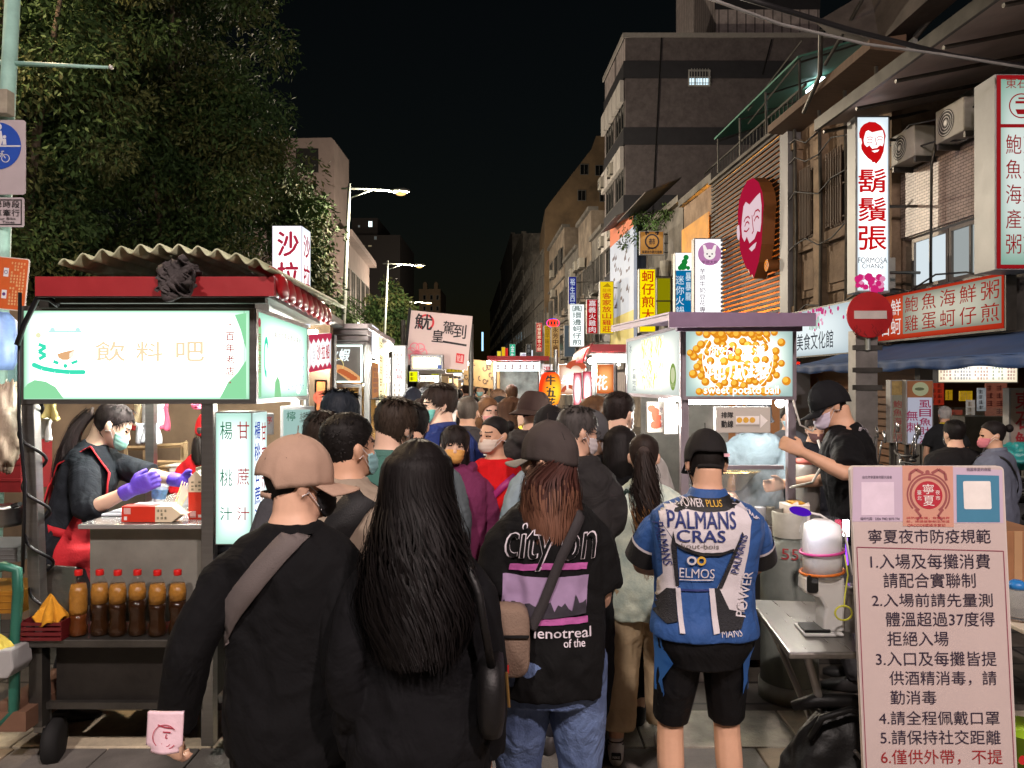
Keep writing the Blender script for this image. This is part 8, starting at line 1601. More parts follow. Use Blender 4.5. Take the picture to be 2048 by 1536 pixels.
n4=Person("woman in dark grey cap with long auburn hair, black printed t-shirt and blue jeans",1100,818,2.5,yaw=0,sex='f',bw=.92,headsc=.90,vox=.007,head=(58,4,0),arms={-1:{'t':(-.175,.06,.85)},1:{'t':(.15,.26,1.0),'pole':(.25,-1,-.3)}},top=dict(color=(13,13,14),sleeve='short',hem=.80,fit=.026,loose=.9,amp=.008,name="t_shirt",sl=.012),bottom=dict(color=(96,116,158),fit=.012,amp=.006,name="jeans",mat_=mat("blue_denim",(96,116,154),.85,0,.28,4,.35,190,wrinkle=.6,c2=(58,74,112))),shoes=dict(color=(200,200,200)),hair=dict(kind='long',color=AUBURN,th=.016,length=.16,strand=1000,width=1.15,wave=.004,tips=(104,70,54)),hat=dict(kind='cap',color=(66,59,57),th=.006,brim=(116,112,104)))
WP,LILAC,PINKP,SKY_=mat("print_white_ink",(214,206,214),.7,0,.08,20),mat("print_lilac",(150,126,160),.7,0,.12,12),mat("print_pink",(170,84,148),.7,0,.2,40),mat("print_city_dark",(44,40,50),.7,0,.3,50)
def dt(P_,name,s,x0,x1,y0,y1,m,off,**k):a=loc(P_,x0,y1);c=loc(P_,x1,y0);return P_.decal_text(name,s,a[0],a[1],c[0],c[1],m,off=off,**k)
def dp(P_,name,pts,m,off=.003,**k):return P_.decal_poly(name,locs(P_,pts),m,off=off,**k)
TB=mat("cloth_13_13_14_0.85",(13,13,14),.85)
for s_,x0,x1,y0,y1 in(("city",1012,1108,1046,1138),("on",1122,1192,1062,1116)):dt(n4,"print_outline",s_,x0,x1,y0,y1,WP,.003,bold=.035,shear=.2);dt(n4,"print_letter",s_,x0+2,x1-2,y0+2,y1-2,TB,.006,shear=.2)
dp(n4,"pink_stripe",[(1018,1140),(1092,1134),(1172,1135),(1174,1122),(1092,1121),(1020,1127)],PINKP);dp(n4,"photo_print",[(1003,1225),(1040,1232),(1100,1228),(1170,1220),(1176,1146),(1090,1150),(1006,1147)],LILAC);sky_=[(1003,1225)]+[(1003+167*i/24,1195+22*random.Random(i).random()-(16 if i>20 else 0))for i in range(25)]+[(1170,1221),(1100,1229),(1040,1233)];dp(n4,"skyline_print",sky_,SKY_,.006);dp(n4,"pink_stripe",[(1075,1244),(1174,1240),(1174,1227),(1075,1230)],PINKP)
dt(n4,"print_outline","lenotreal",1068,1180,1248,1268,WP,.003,bold=.02);dt(n4,"print_outline","of the",1126,1168,1270,1286,WP,.003,bold=.02)
q=held("crossbody_bag","tan canvas crossbody bag on dark strap at the printed shirt's left hip","bag",n4);n4.band(locs(n4,[(1170,1010),(1120,1110),(1085,1200),(1062,1250)]),.030,mat("strap_dark",(44,40,42),.8,0,.1,9,.3,250),parent=q,off=.010)
c0=Vector((PX(1010,2.3)-n4.root.location.x,-.17,PZ(1285,2.3)));b=MB();b.loft([ell(c0+Vector((.01*z,y,0)),Vector((.075*k,0,0)),Vector((0,0,.105*k)),20,4.5)for y,k,z in((-.045,.9,0),(-.035,1,0),(.035,1,0),(.045,.9,0))]);CANV=mat("tan_canvas",(118,98,84),.85,0,.15,8,.4,160);b.build("body",CANV,q,True,local=True);b=MB();b.box(c0.x-.072,c0.x+.072,-.224,-.219,c0.z+.02,c0.z+.028);b.build("zip",BLACKP,q,local=True);b=MB();b.box(c0.x-.01,c0.x+.012,-.222,-.217,c0.z-.085,c0.z-.06);b.build("label",mat("label_red",(190,40,40)),q,local=True)
n5=Person("woman with wavy highlighted ponytail in pale green patterned shirt and khaki trousers",1288,862,3.62,yaw=-6,sex='f',vox=.009,head=(-4,14,0),arms={-1:{'t':(-.12,.28,1.10),'pole':(-.6,-.3,-1)},1:{'t':(.08,.28,1.08),'pole':(.6,-.3,-1)}},feet={-1:(-.15,-.08,.085),1:(.11,.03,.085)},top=dict(color=(150,170,150),sleeve='long',hem=.74,fit=.036,loose=.8,amp=.007,name="blouse",sl=.028,mat_=mat("tie_dye_cloth",(214,220,200),.8,0,.2,9,.3,120,c2=(156,178,172))),bottom=dict(color=(184,162,130),fit=.024,length=.90,flare=.012,amp=.008),shoes=dict(color=(222,220,216),sole=(214,210,204)),hair=dict(kind='pony',color=(40,31,27),th=.012,length=.50,strand=420,wave=.022,tips=(150,106,66)))
for q_ in(-1,1):
 a=n5.leg[q_][2];b=MB();b.tube([(a+Vector((0,-.005,z)))*n5.s for z in(-.005,.05)],.040*n5.s,14);o=b.build("sock",mat("sock_white",(206,196,196),.9),n5.root,True,local=True);b=MB();[b.tube([(a+Vector((0,-.005,z)))*n5.s for z in(z0,z0+.008)],.0412*n5.s,14)for z0 in(.012,.030)];b.build("sock_stripe",BLACKP,o,local=True)
 b=MB();fS=Frame((a+Vector((0,-.092,-.02)))*n5.s,(1,0,0));b.fbox(fS,-.022,.022,-.012,.018,-.012,.002);b.build("heel_patch",BLACKP,o,local=True,bev=.003);b=MB();write(b,fS,"NIKE",-.016,-.003,.016,.008,.0035,.02);b.build("heel_lettering",mat("print_white",(235,230,225)),o,local=True)
 b=MB();fW=Frame((a+Vector((-.0455,.02,-.035)))*n5.s,(0,-1,0));b.fpoly(fW,[(-.06,.02),(-.035,-.006),(0,-.008),(.06,.016),(.0,.004),(-.03,.005)],.004);b.build("side_swoosh",BLACKP,o,local=True)
q=held("backpack","dark green backpack strap on the patterned shirt's left shoulder","bag",n5);n5.band(locs(n5,[(1250,965),(1236,1010),(1232,1060)]),.05,mat("strap_green",(34,58,50),.8,0,.1,9,.3,200),parent=q)
Person("woman with chin length black hair and long black clothes near the stall's left glass",1240,848,3.98,yaw=-12,sex='f',vox=.010,tone=2,head=(0,10,0),arms={-1:'phone',1:'phone'},top=dict(color=(24,24,27),sleeve='long',hem=.70,fit=.03,loose=.7,amp=.006,name="coat",sl=.02),bottom=dict(color=(20,20,23),kind='skirt',length=.86,fit=.02),shoes=dict(color=(26,26,28)),hair=dict(kind='bob',color=(24,20,20),th=.024,length=.085,strand=420,width=1.06))
JB=(50,84,140)
n7=Person("cyclist in blue and white sponsor jersey, black shorts and black cap seen from behind",1407,846,2.9,yaw=0,side=1.6,bw=1.06,fat=1.12,vox=.0065,tone=1,head=(-4,18,0),arms={-1:{'t':(-.09,.30,1.06),'pole':(-1,-.35,-.55)},1:{'t':(.11,.30,1.05),'pole':(1,-.3,-.5)}},feet={-1:(-.13,0,.085),1:(.13,.02,.085)},mask=(36,36,38),top=dict(color=JB,sleeve='short',hem=.885,fit=.021,loose=.12,flare=.10,amp=.0025,name="jersey",neck=1.475,sl=.007,rough=.6),bottom=dict(color=(16,16,18),fit=.008,length=.465,waist=.94,amp=.001,rough=.6),shoes=dict(color=(40,40,44)),hair=dict(kind='short',color=(24,20,18),th=.008,side_th=.004,tufts=350,tuftlen=.014),hat=dict(kind='cap',color=(32,30,30),th=.018,opening=True))
JW,JK,JD,JN=mat("jersey_white",(206,200,204),.6,0,.05,20,.2,250),mat("jersey_black",(20,20,22),.6,0,.1,30,.3,260),mat("jersey_mesh",(30,31,36),.7,0,.5,120,.6,220),mat("jersey_navy",(34,48,110),.6)
dp(n7,"white_panel",[(1316,996),(1335,999),(1407,1022),(1488,1008),(1500,1040),(1494,1075),(1470,1098),(1400,1103),(1352,1086),(1324,1044)],JW);dp(n7,"black_band",[(1330,984),(1352,991),(1400,998),(1440,998),(1466,992),(1484,1008),(1450,1020),(1407,1023),(1360,1015),(1338,1004)],JK,.005)
dp(n7,"black_arc",[(1346,1080),(1370,1094),(1400,1101),(1435,1101),(1462,1092),(1462,1097),(1435,1107),(1400,1108),(1368,1099),(1344,1085)],JK,.006)
dp(n7,"white_side",[(1322,1042),(1350,1086),(1356,1172),(1320,1215),(1302,1222),(1300,1204),(1330,1150)],JW);dp(n7,"white_side",[(1498,1050),(1494,1100),(1482,1160),(1486,1222),(1452,1214),(1430,1172),(1468,1100)],JW)
dp(n7,"mesh_side",[(1304,1224),(1336,1178),(1352,1176),(1354,1240),(1334,1246)],JD,.005);dp(n7,"mesh_side",[(1424,1172),(1434,1172),(1454,1214),(1488,1226),(1476,1252),(1432,1256)],JD,.005)
dp(n7,"black_piping",[(1346,1060),(1352,1090),(1358,1170),(1352,1170),(1342,1090)],JD,.006);dp(n7,"black_piping",[(1478,1060),(1482,1066),(1440,1172),(1430,1172)],JD,.006);dp(n7,"white_piping",[(1352,1174),(1360,1174),(1366,1260),(1356,1260)],JW,.006);dp(n7,"white_piping",[(1414,1172),(1424,1172),(1432,1258),(1420,1260)],JW,.006);dp(n7,"pocket_seam",[(1360,1176),(1414,1174),(1414,1178),(1360,1180)],JN,.005)
dt(n7,"sponsor_lettering","POWER",1364,1405,1000,1014,JW,.008,bold=.02);dt(n7,"sponsor_lettering","PLUS",1411,1442,1002,1014,mat("print_gold",(206,164,60),.6),.008,bold=.02);dt(n7,"sponsor_lettering","PALMANS",1336,1466,1022,1054,JN,.006,bold=.03);dt(n7,"sponsor_lettering","CRAS",1352,1444,1057,1080,JN,.006,bold=.04);dt(n7,"sponsor_lettering","hout-bois",1360,1432,1083,1093,mat("print_grey",(110,104,100)),.006)
dt(n7,"sponsor_lettering","ELMOS",1358,1424,1133,1152,JW,.006);dp(n7,"underline",[(1358,1156),(1422,1154),(1422,1156),(1358,1158)],JW,.006)
def loopring(cx,cy,r0,r1,m,nm):
 fs,vs=[],[]
 for k in range(24):a=2*PI*k/24;vs+=[loc(n7,cx+r0*math.cos(a),cy+r0*math.sin(a)),loc(n7,cx+r1*math.cos(a),cy+r1*math.sin(a))]
 fs=[(2*k,2*k+1,(2*k+3)%48,(2*k+2)%48)for k in range(24)];n7.decal(vs,fs,off=.007).build(nm,m,n7.top,True,local=True)
loopring(1380,1117,5,9,JW,"ring_logo");loopring(1398,1117,5,9,mat("print_gold",(206,164,60)),"ring_logo")
for x0,x1,y0,y1,rot,m in((1287,1372,1080,1096,-78,JN),(1434,1512,1096,1112,76,JN),(1440,1530,1174,1196,78,JW)):dt(n7,"sponsor_lettering","PALMANS" if m is JN else "POWER",x0,x1,y0,y1,m,.007,rot=rot,bold=.02)
dt(n7,"sponsor_lettering","MANS",1436,1478,1253,1266,JW,.008,bvh=n7.bvhb)
dt(n7,"sponsor_lettering","PALMANS",1284,1350,960,974,JW,.008,rot=38,bold=.02);dt(n7,"sponsor_lettering","PALMANS",1466,1546,985,1000,JW,.008,rot=-50,bold=.02)
for q_ in(-1,1):
 S,E,W_=n7.arm[q_]
 for nm,m,t0,t1,r_ in(("sleeve_cuff",JK,.60,.88,.0725),("sleeve_edge",JW,.56,.605,.0722)):b=MB();b.tube([S.lerp(E,t0+(t1-t0)*i/4)*n7.s for i in range(5)],r_*n7.s,20,False);b.build(nm,m,n7.top,True,local=True)
 b=MB();x=loc(n7,1322 if q_<0 else 1502,1300)[0];h_=n7.leg[q_];pts=[(x*(1-.1*t),PZ(1262,2.8)+(PZ(1405,2.8)-PZ(1262,2.8))*t)for t in(0,.25,.5,.75,1)]
 vs=[];
 for x_,z_ in pts:
  for y_ in(-.05,0,.05):h=n7.bvhb.ray_cast(Vector((q_*.6,y_-.02,z_)),Vector((-q_,0,0)));vs.append(h[0]+Vector((q_*.004,0,0))if h[0]else Vector((x_,y_,z_)))
 b.add(vs,[(3*i+e,3*i+e+1,3*i+e+4,3*i+e+3)for i in range(4)for e in(0,1)]);b.build("side_stripe",mat("stripe_blue",(50,110,190),.6),n7.bottom,True,local=True)
b=MB();fc_=Frame((n7.H@Vector((.055,-.105,.118)))*n7.s,(1,.25,0));b.fbox(fc_,0,.022,0,.012,0,.004);b.build("cap_tag",mat("tag_pink",(220,170,180),.5),n7.hat,local=True)
def crowd(label,px,yt,Y,**k):
 k.setdefault('vox',.010 if Y<4.6 else .013 if Y<7 else .02);k.setdefault('shoes',dict(color=(60,58,58)))
 k.setdefault('bottom',dict(color=(38,38,44)))
 k.setdefault('top',dict(color=(50,50,56),sleeve='long'));k['top'].setdefault('sleeve','long');k['top'].setdefault('fit',.026);k['top'].setdefault('loose',.5)
 k.setdefault('hair',dict(kind='short',color=DARKH,th=.022,tufts=260 if Y<7 else 60));return Person(label,px,yt,Y,**k)
crowd("person with bluish black hair standing tall behind the cropped man",672,772,3.5,yaw=-4,head=(0,24,0),hair=dict(kind='short',color=(34,40,48),th=.026,tufts=500),top=dict(color=(60,66,72)))
crowd("person with tousled dark brown hair half hidden by the cropped head",646,815,3.15,yaw=10,hair=dict(kind='short',color=(44,36,30),th=.022,tufts=420),top=dict(color=(70,70,74)))
crowd("young man with brown highlighted hair in teal green shirt",778,788,3.3,yaw=-16,head=(-12,10,8),tone=2,hair=dict(kind='short',color=(56,46,38),th=.026,tufts=600,tuftlen=.06),top=dict(color=(70,112,102),sleeve='short',name="t_shirt",collar=(70,112,102)),mask=(40,42,44))
crowd("man with neat black hair behind the teal shirt",826,800,4.0,yaw=0,head=(4,8,0),hair=dict(kind='short',color=BLACKH,th=.020,tufts=420),top=dict(color=(84,92,96)))
crowd("tall young man in navy jacket with mint face mask looking left",884,764,4.7,yaw=46,head=(56,4,0),tone=2,vox=.009,hair=dict(kind='short',color=(48,36,30),th=.030,tufts=700,tuftlen=.07),mask=(110,190,176),top=dict(color=(36,50,104),name="jacket",collar=(36,50,104),fit=.034,loose=.7,sl=.022))
crowd("woman with long dark hair and raised hand left of the navy jacket",846,792,5.3,yaw=150,sex='f',head=(12,0,0),mask=(206,150,150),arms={1:{'t':(.10,.26,1.30),'pole':(.6,0,-1)}},hair=dict(kind='long',color=(40,30,28),th=.018,length=.26,strand=260),top=dict(color=(60,44,46)))
crowd("man in dark cap and white mask facing the viewer by the bright light box",826,770,6.6,yaw=170,head=(10,0,0),mask=(190,210,220),hat=dict(kind='cap',color=(40,44,54)),top=dict(color=(48,50,58),name="jacket"),hair=dict(kind='short',color=DARKH,th=.012))
m5=crowd("man with cropped greying hair in dark jacket with pale piping",935,788,5.6,yaw=-6,tone=1,hair=dict(kind='short',color=(88,80,72),th=.008,side_th=.004,tufts=200,tuftlen=.015),top=dict(color=(58,54,54),name="jacket",fit=.034,loose=.8,collar=(58,54,54)))
m5.band([(-.17*m5.s,1.27*m5.s),(0,1.285*m5.s),(.17*m5.s,1.27*m5.s)],.008,mat("piping_white",(206,200,196),.6),"piping",m5.top,both=False)
crowd("short woman with fringe, orange mask and purple jacket walking to the viewer",908,846,4.25,yaw=180,sex='f',vox=.008,head=(6,0,-3),fat=1.04,hair=dict(kind='bobfringe',color=(34,28,26),th=.020,length=.12,strand=420,width=1.04,tufts=200),mask=(216,160,84),top=dict(color=(112,46,82),name="jacket",fit=.034,loose=.8,sl=.022,hood=True),bottom=dict(color=(70,66,70)),tone=2)
r5=crowd("woman in bright red blouse with white mask and magenta strap",990,826,4.4,yaw=160,sex='f',vox=.008,head=(-26,0,0),hair=dict(kind='bun',color=(26,22,22),th=.008),mask=(222,206,190),top=dict(color=(200,22,26),name="blouse",fit=.026,loose=.6,sleeve='long',neck=1.425),bottom=dict(color=(50,44,50)),tone=1)
q=held("crossbody_bag","pink crossbody bag worn over the red blouse","bag",r5);r5.band([(-.13,1.22),(-.02,1.12),(.14,.86)],.035,mat("strap_magenta",(160,36,110),.6,0,.08,9),parent=q,fronts=[(-.15,1.24),(-.02,1.10),(.15,.88)]);b=MB();b.loft([ell(Vector((.15,.15+.03*t,.84)),Vector((.09,0,0)),Vector((0,0,.08*(1-.2*abs(t)))),16,4)for t in(-1,-.4,.4,1)]);b.build("pouch",mat("bag_magenta",(190,50,120),.5,0,.1,7),q,True,local=True)
crowd("woman with blond brown bob, pink mask and pale pink top",975,792,6.0,yaw=-140,sex='f',head=(-10,0,0),hair=dict(kind='bob',color=(112,80,54),th=.020,length=.11,strand=240),mask=(206,140,140),top=dict(color=(222,186,180),name="blouse"),tone=2)
crowd("person in black beanie behind the blond bob",1001,788,7.0,yaw=60,hat=dict(kind='beanie',color=(26,30,34)),top=dict(color=(92,60,64)),mask=(200,196,196),hair=dict(kind='short',color=DARKH,th=.012))
crowd("woman with long straight brown hair looking right toward the red roofed stall",1022,790,5.8,yaw=-40,sex='f',head=(-30,0,0),tone=2,hair=dict(kind='long',color=BROWNH,th=.018,length=.32,strand=380),top=dict(color=(50,40,40)))
crowd("man in brown bucket hat and charcoal jacket near the paper lantern",1066,772,4.9,yaw=-24,head=(-26,6,0),hat=dict(kind='bucket',color=(62,48,44)),glasses=(30,30,32),hair=dict(kind='short',color=DARKH,th=.010),top=dict(color=(50,46,46),name="jacket",fit=.036,loose=.8,hood=True))
crowd("person in black cap and pale blue denim jacket behind the grey cap",1102,803,3.9,yaw=12,bw=.86,fat=.92,head=(8,6,0),hat=dict(kind='cap',color=(24,22,24)),hair=dict(kind='short',color=DARKH,th=.010),top=dict(color=(132,148,156),name="denim_jacket",fit=.022,loose=.6,collar=(132,148,156)))
crowd("older person with greying hair and spectacles looking right",1146,806,3.6,yaw=-30,arms={-1:'phone',1:'phone'},head=(-34,10,0),mask=(214,206,206),glasses=(40,34,34),hair=dict(kind='short',color=(70,66,64),th=.022,tufts=420,tuftlen=.05),top=dict(color=(44,42,42),name="jacket",fit=.034,loose=.8,hood=True))
crowd("person in ribbed grey beanie with clear glasses and black jacket",1176,812,4.15,yaw=-36,arms={-1:'phone',1:'phone'},head=(-30,8,0),mask=(206,204,206),glasses=(150,140,130),hat=dict(kind='beanie',color=(84,84,86)),hair=dict(kind='short',color=DARKH,th=.008),top=dict(color=(28,28,30),name="jacket",fit=.036,loose=.8,hood=True))
crowd("woman with long brown hair and lilac mask facing right by the red panels",1190,787,4.6,yaw=-62,sex='f',head=(-8,0,0),tone=2,hair=dict(kind='long',color=(92,66,44),th=.018,length=.30,strand=420),mask=(196,150,190),top=dict(color=(44,40,40)))
crowd("man in grey shirt with pale collar standing at the left glass of the potato stall",1236,778,4.3,yaw=-16,head=(-22,6,0),tone=2,hair=dict(kind='short',color=(36,28,26),th=.018,side_th=.006,tufts=360,tuftlen=.03),top=dict(color=(150,146,142),sleeve='short',name="shirt",collar=(206,186,160),collar_h=.045),mask=(200,200,200))
v1=Person("drinks vendor in black top, red apron and mint mask leaning over the counter",176,806,4.05,yaw=-72,sex='f',h=1.70,lean=17,vox=.008,head=(8,14,0),tone=2,gloves=(96,70,190),mask=(150,205,190),curl=(.7,.8),x_off=-.12,arms={1:{'t':('w',262,980,3.80),'pole':(.2,-.5,-1)},-1:{'t':('w',362,962,4.1),'pole':(-.5,-.3,-1)}},top=dict(color=(30,34,40),sleeve='mid',hem=.80,fit=.022,loose=.45,amp=.007,name="top"),bottom=dict(color=(24,25,30)),shoes=dict(color=(30,30,30)),hair=dict(kind='pony',color=(36,28,28),tufts=140,tuftlen=.06,th=.014,length=.28,strand=260,wave=.01))
RA=mat("red_apron",(196,34,44),.8,0,.08,6,.25,90)
T_=v1.T;rows_=[];b=MB()
def apr(u,v):
 z=.52+.66*v;a=R(-95+190*u)*(1-.22*max(0,v-.55)/.45);zz=max(z,.8);hw,hd=(np.interp(zz,[t[0]for t in v1.tor],[t[k]for t in v1.tor])for k in(1,2))
 p_=Vector(((hw+.046)*math.sin(a),(hd+.050)*math.cos(a)+.004,z));return(T_@p_ if z>.93 else p_)*v1.s
b.grid(apr,24,26);b.build("apron",RA,v1.root,True,local=True,solid=.004);b=MB()
for q_ in(-1,1):b.ribbon([(T_@Vector(p_))*v1.s for p_ in((q_*.12,.150,1.16),(q_*.125,.115,1.34),(q_*.11,-.01,1.445),(q_*.06,-.135,1.32),(-q_*.02,-.150,1.18),(-q_*.11,-.125,1.02))],[.062]*6,[T_.to_3x3()@Vector((1,0,.15))]*3+[T_.to_3x3()@Vector((1,0,-q_*.3))]*3)
b.ribbon([(T_@Vector(p_))*v1.s for p_ in((-.19,.05,1.0),(-.17,-.06,1.0),(0,-.14,1.0),(.17,-.06,1.0),(.19,.05,1.0))],[.045]*5,Vector((0,0,1)));b.build("apron_strap",RA,v1.root,True,local=True,solid=.005)
crowd("second drinks worker in red shirt half hidden behind the right stall post",420,815,4.9,yaw=-12,sex='f',top=dict(color=(196,30,36),sleeve='short',name="t_shirt"),hair=dict(kind='pony',color=DARKH,th=.012,length=.12,strand=90),hat=dict(kind='cap',color=(190,30,34)),tone=2)
crowd("potato ball vendor in blue grey track jacket behind the glass",1514,782,5.25,yaw=176,head=(0,12,0),mask=(140,178,206),vox=.009,tone=2,arms={-1:{'t':(-.16,.34,.96),'pole':(-1,-.2,-.5)},1:{'t':(.20,.30,1.0),'pole':(1,-.2,-.5)}},top=dict(color=(120,136,146),sleeve='mid',name="track_jacket",collar=(130,146,156),fit=.03),hat=dict(kind='cap',color=(60,60,64)))
v4=Person("stall helper in black cap and black printed t-shirt reaching left with a bare arm",1690,754,4.45,yaw=66,vox=.008,bw=1.1,lean=10,h=1.775,head=(18,16,0),tone=1,mask=(206,196,214),glasses=(30,30,30),x_off=.08,arms={-1:{'t':('w',1606,905,4.2),'pole':(-.7,-.4,-.6)},1:{'t':(.18,.40,1.08),'pole':(.6,-.3,-1)}},top=dict(color=(14,14,16),sleeve='short',hem=.82,fit=.028,loose=.7,amp=.007,name="t_shirt",sl=.026),bottom=dict(color=(60,60,62),fit=.02),shoes=dict(color=(40,40,40)),hair=dict(kind='short',color=(28,24,22),th=.008,tufts=200,tuftlen=.014),hat=dict(kind='cap',color=(22,22,25),th=.020))
wm=BVHTree.FromPolygons([tuple(Matrix.Rotation(R(66),3,'Z')@Vector(c))for c in v4.topco[0]],v4.topco[1])
for s_,x0,x1,y0,y1,rt_ in(("寧夏",1722,1752,822,836,-22),("夜市商圈",1735,1760,838,850,-22),("NINGXIA",1742,1764,858,866,-10)):
 a,c=loc(v4,x0,y1),loc(v4,x1,y0);v_,f_=fit(s_,a[0],a[1],c[0],c[1],.02);d_=v4.decal([tuple(t)for t in v_],f_,bvh=wm);d_.v=[tuple(Matrix.Rotation(R(-66),3,'Z')@Vector(t))for t in d_.v];d_.build("shirt_print",WP,v4.top,True,local=True)
crowd("man in black t-shirt sitting behind the stall with a stroller",1628,806,6.2,yaw=165,h=1.5,tone=1,top=dict(color=(28,30,36),sleeve='short'),mask=(90,60,60),head=(10,12,0))
crowd("person in grey shirt and pale blue mask far behind the pale hose",1577,812,7.4,yaw=170,top=dict(color=(90,94,100)),mask=(150,190,210))
crowd("man in black sweater seen from behind near the parked scooters",1910,836,5.9,yaw=4,bw=1.18,fat=1.1,top=dict(color=(26,25,26),fit=.036,loose=.8,name="sweater"),hair=dict(kind='short',color=BLACKH,th=.018,tufts=300,tuftlen=.03))
d9=crowd("woman in grey denim jacket with tied back hair and pink mask",1990,838,5.7,yaw=38,sex='f',bw=1.1,head=(36,4,0),tone=1,mask=(206,120,130),hair=dict(kind='bun',color=(24,20,20),th=.012),top=dict(color=(98,104,120),name="denim_jacket",fit=.036,loose=.8,hem=.78,collar=(98,104,120),sl=.022),bottom=dict(color=(28,28,32)))
q=held("crossbody_bag","thin black crossbody strap over the grey denim jacket","bag",d9);d9.band([(-.12,1.22),(.02,1.08),(.17,.92)],.018,mat("strap_black",(22,22,24)),parent=q)
crowd("grey haired shop worker in black polo with yellow collar",1890,810,9.3,yaw=-12,vox=.012,hair=dict(kind='short',color=(170,168,164),th=.016,tufts=150),top=dict(color=(34,36,38),sleeve='short',name="polo_shirt",collar=(190,170,40)),tone=1)
rd=random.Random(42);HC_=((30,24,22),(52,38,30),(78,56,40),(24,22,24),(100,94,90));TC=((40,42,50),(150,60,60),(196,190,184),(70,84,120),(110,100,80),(30,30,34),(160,140,120),(90,110,96),(200,170,60));TN=("charcoal","rust red","off white","slate blue","olive","black","tan","sage green","mustard")
for k in range(34):
 Y=6.9+17*(k/33)**1.25+rd.uniform(-.2,.2);px=rd.uniform(846,1052)if Y<11 else rd.uniform(872,1000);back=rd.random()<.55;f_=rd.random()<.5;h=rd.uniform(1.56,1.68)if f_ else rd.uniform(1.66,1.80);t=rd.randrange(9);hk=rd.choice(('long','bob'))if f_ else 'short';hc=rd.choice(HC_)
 crowd("%s %s top, %s"%("walker seen from behind in" if back else "masked walker in",TN[t],["nearer lane crowd","middle lane crowd","far lane crowd"][min(2,k//12)])+(" with long hair" if hk=='long' else " with short bob hair" if hk=='bob' else ""),px,768+(HC-h)/Y*FPX,Y,yaw=rd.uniform(-25,25)+(0 if back else 180),sex='f' if f_ else 'm',tone=rd.randrange(4),mask=None if back else rd.choice(((150,200,200),(220,216,216),(200,150,160),(60,60,64))),group="distant people along the lane",hair=dict(kind=hk,color=hc,th=.020,strand=40,tufts=30,length=.24 if hk=='long' else .10),top=dict(color=TC[t]),arms={rd.choice((-1,1)):'phone'}if rd.random()<.4 else None)
 # ------------ two wheelers and stroller on the right
def wheel(c,r,ax,parent,w_=.05,spokes=0):
 b=MB();c=Vector(c);b.lathe(c,[(r-.05,-w_),(r-.01,-w_*.9),(r,0),(r-.01,w_*.9),(r-.05,w_)],28,ax=ax);o=b.build("tyre",RUBBER,parent,True);b=MB();b.lathe(c,[(r-.055,-w_*.6),(r-.055,w_*.6),(.04,w_*.5),(.04,-w_*.5)],24,ax=ax)if not spokes else[b.tube([c,c+Matrix.Rotation(2*PI*k/spokes,3,Vector(ax))@Vector(ax).orthogonal().normalized()*(r-.04)],.003,4)for k in range(spokes)];b.build("rim",ALU,o);return o
def scooter(label,px,Y,rz,rgb):
 r=thing("scooter",label,"scooter",(PX(px,Y),Y,0),"scooters parked along the shop front");O=Vector((PX(px,Y),Y,0));M3=Matrix.Rotation(rz,3,'Z');L=lambda x,y,z:O+M3@Vector((x,y,z));ax=M3@Vector((0,1,0));bm_=mat("scooter_paint_%d_%d_%d"%rgb,rgb,.25,.2,.06,5,spec=.7)
 wheel(L(.62,0,.24),.24,ax,r);wheel(L(-.55,0,.24),.24,ax,r)
 def lf(rows):return[[L(x+dx,y,z)for dx,y,z in[(0,hw*math.cos(a),zz+hh*math.sin(a))for a in[2*PI*k/14 for k in range(14)]]]for x,zz,hw,hh in rows]
 b=MB();b.loft(lf([(-.85,.62,.05,.05),(-.7,.60,.14,.12),(-.3,.56,.17,.16),(-.05,.42,.13,.12),(.15,.30,.14,.05),(.35,.34,.15,.06)]));b.loft(lf([(.36,.40,.13,.15),(.44,.62,.17,.26),(.50,.78,.12,.2),(.52,.95,.08,.06)]));b.loft(lf([(.40,.42,.06,.03),(.6,.52,.08,.03),(.86,.40,.05,.03)]));b.build("fairing",bm_,r,True);b=MB();b.loft(lf([(-.82,.74,.08,.03),(-.5,.78,.15,.06),(-.1,.72,.13,.06),(0,.68,.06,.03)]));b.build("seat",LEA,r,True)
 b=MB();b.tube([L(.46,-.32,1.02),L(.50,-.1,1.0),L(.50,.1,1.0),L(.46,.32,1.02)],.018,8);b.build("handlebar",BLACKP,r,True)
 for s_ in(-1,1):b=MB();b.tube([L(.48,s_*.2,1.02),L(.46,s_*.30,1.24)],.008,6);b.lathe(L(.45,s_*.32,1.28),[(.055,0),(.06,.012),(.05,.02)],18,ax=M3@Vector((-1,0,.1)));b.build("mirror",mat("mirror_chrome",(190,190,190),.1,.9),r,True)
 b=MB();b.ball(L(.56,0,.80),(.06,.06,.05),12,8);b.build("headlight",mat("lens_clear",(200,205,210),.1,.3),r,True);b=MB();b.box(*[f(a,c)for a,c in((L(-.88,-.05,0).x,L(-.86,.05,0).x),(L(-.88,-.05,0).y,L(-.86,.05,0).y))for f in(min,max)],.55,.62);b.build("tail_lamp",mat("lens_red",(170,20,24),.2),r);return r
scooter("silver black scooter parked left of the man in black sweater",1868,7.0,R(160),(70,72,74));scooter("dark blue scooter with round mirror behind the man in black sweater",1940,7.4,R(150),(40,50,66));scooter("black scooter under teal rain cover at the right edge",2050,6.2,R(120),(30,30,34));scooter("grey scooter farther back beside the milkfish box",1905,8.0,R(170),(96,98,100))
b=crumple("rain_cover",mat("teal_film",(40,130,130),.35,0,.2,8,.6,20),None,P(2036,912,6.1),(.15,.2,.09),41,40,.35);tag(b,"teal plastic rain cover bunched on the scooter at the right edge","cover")
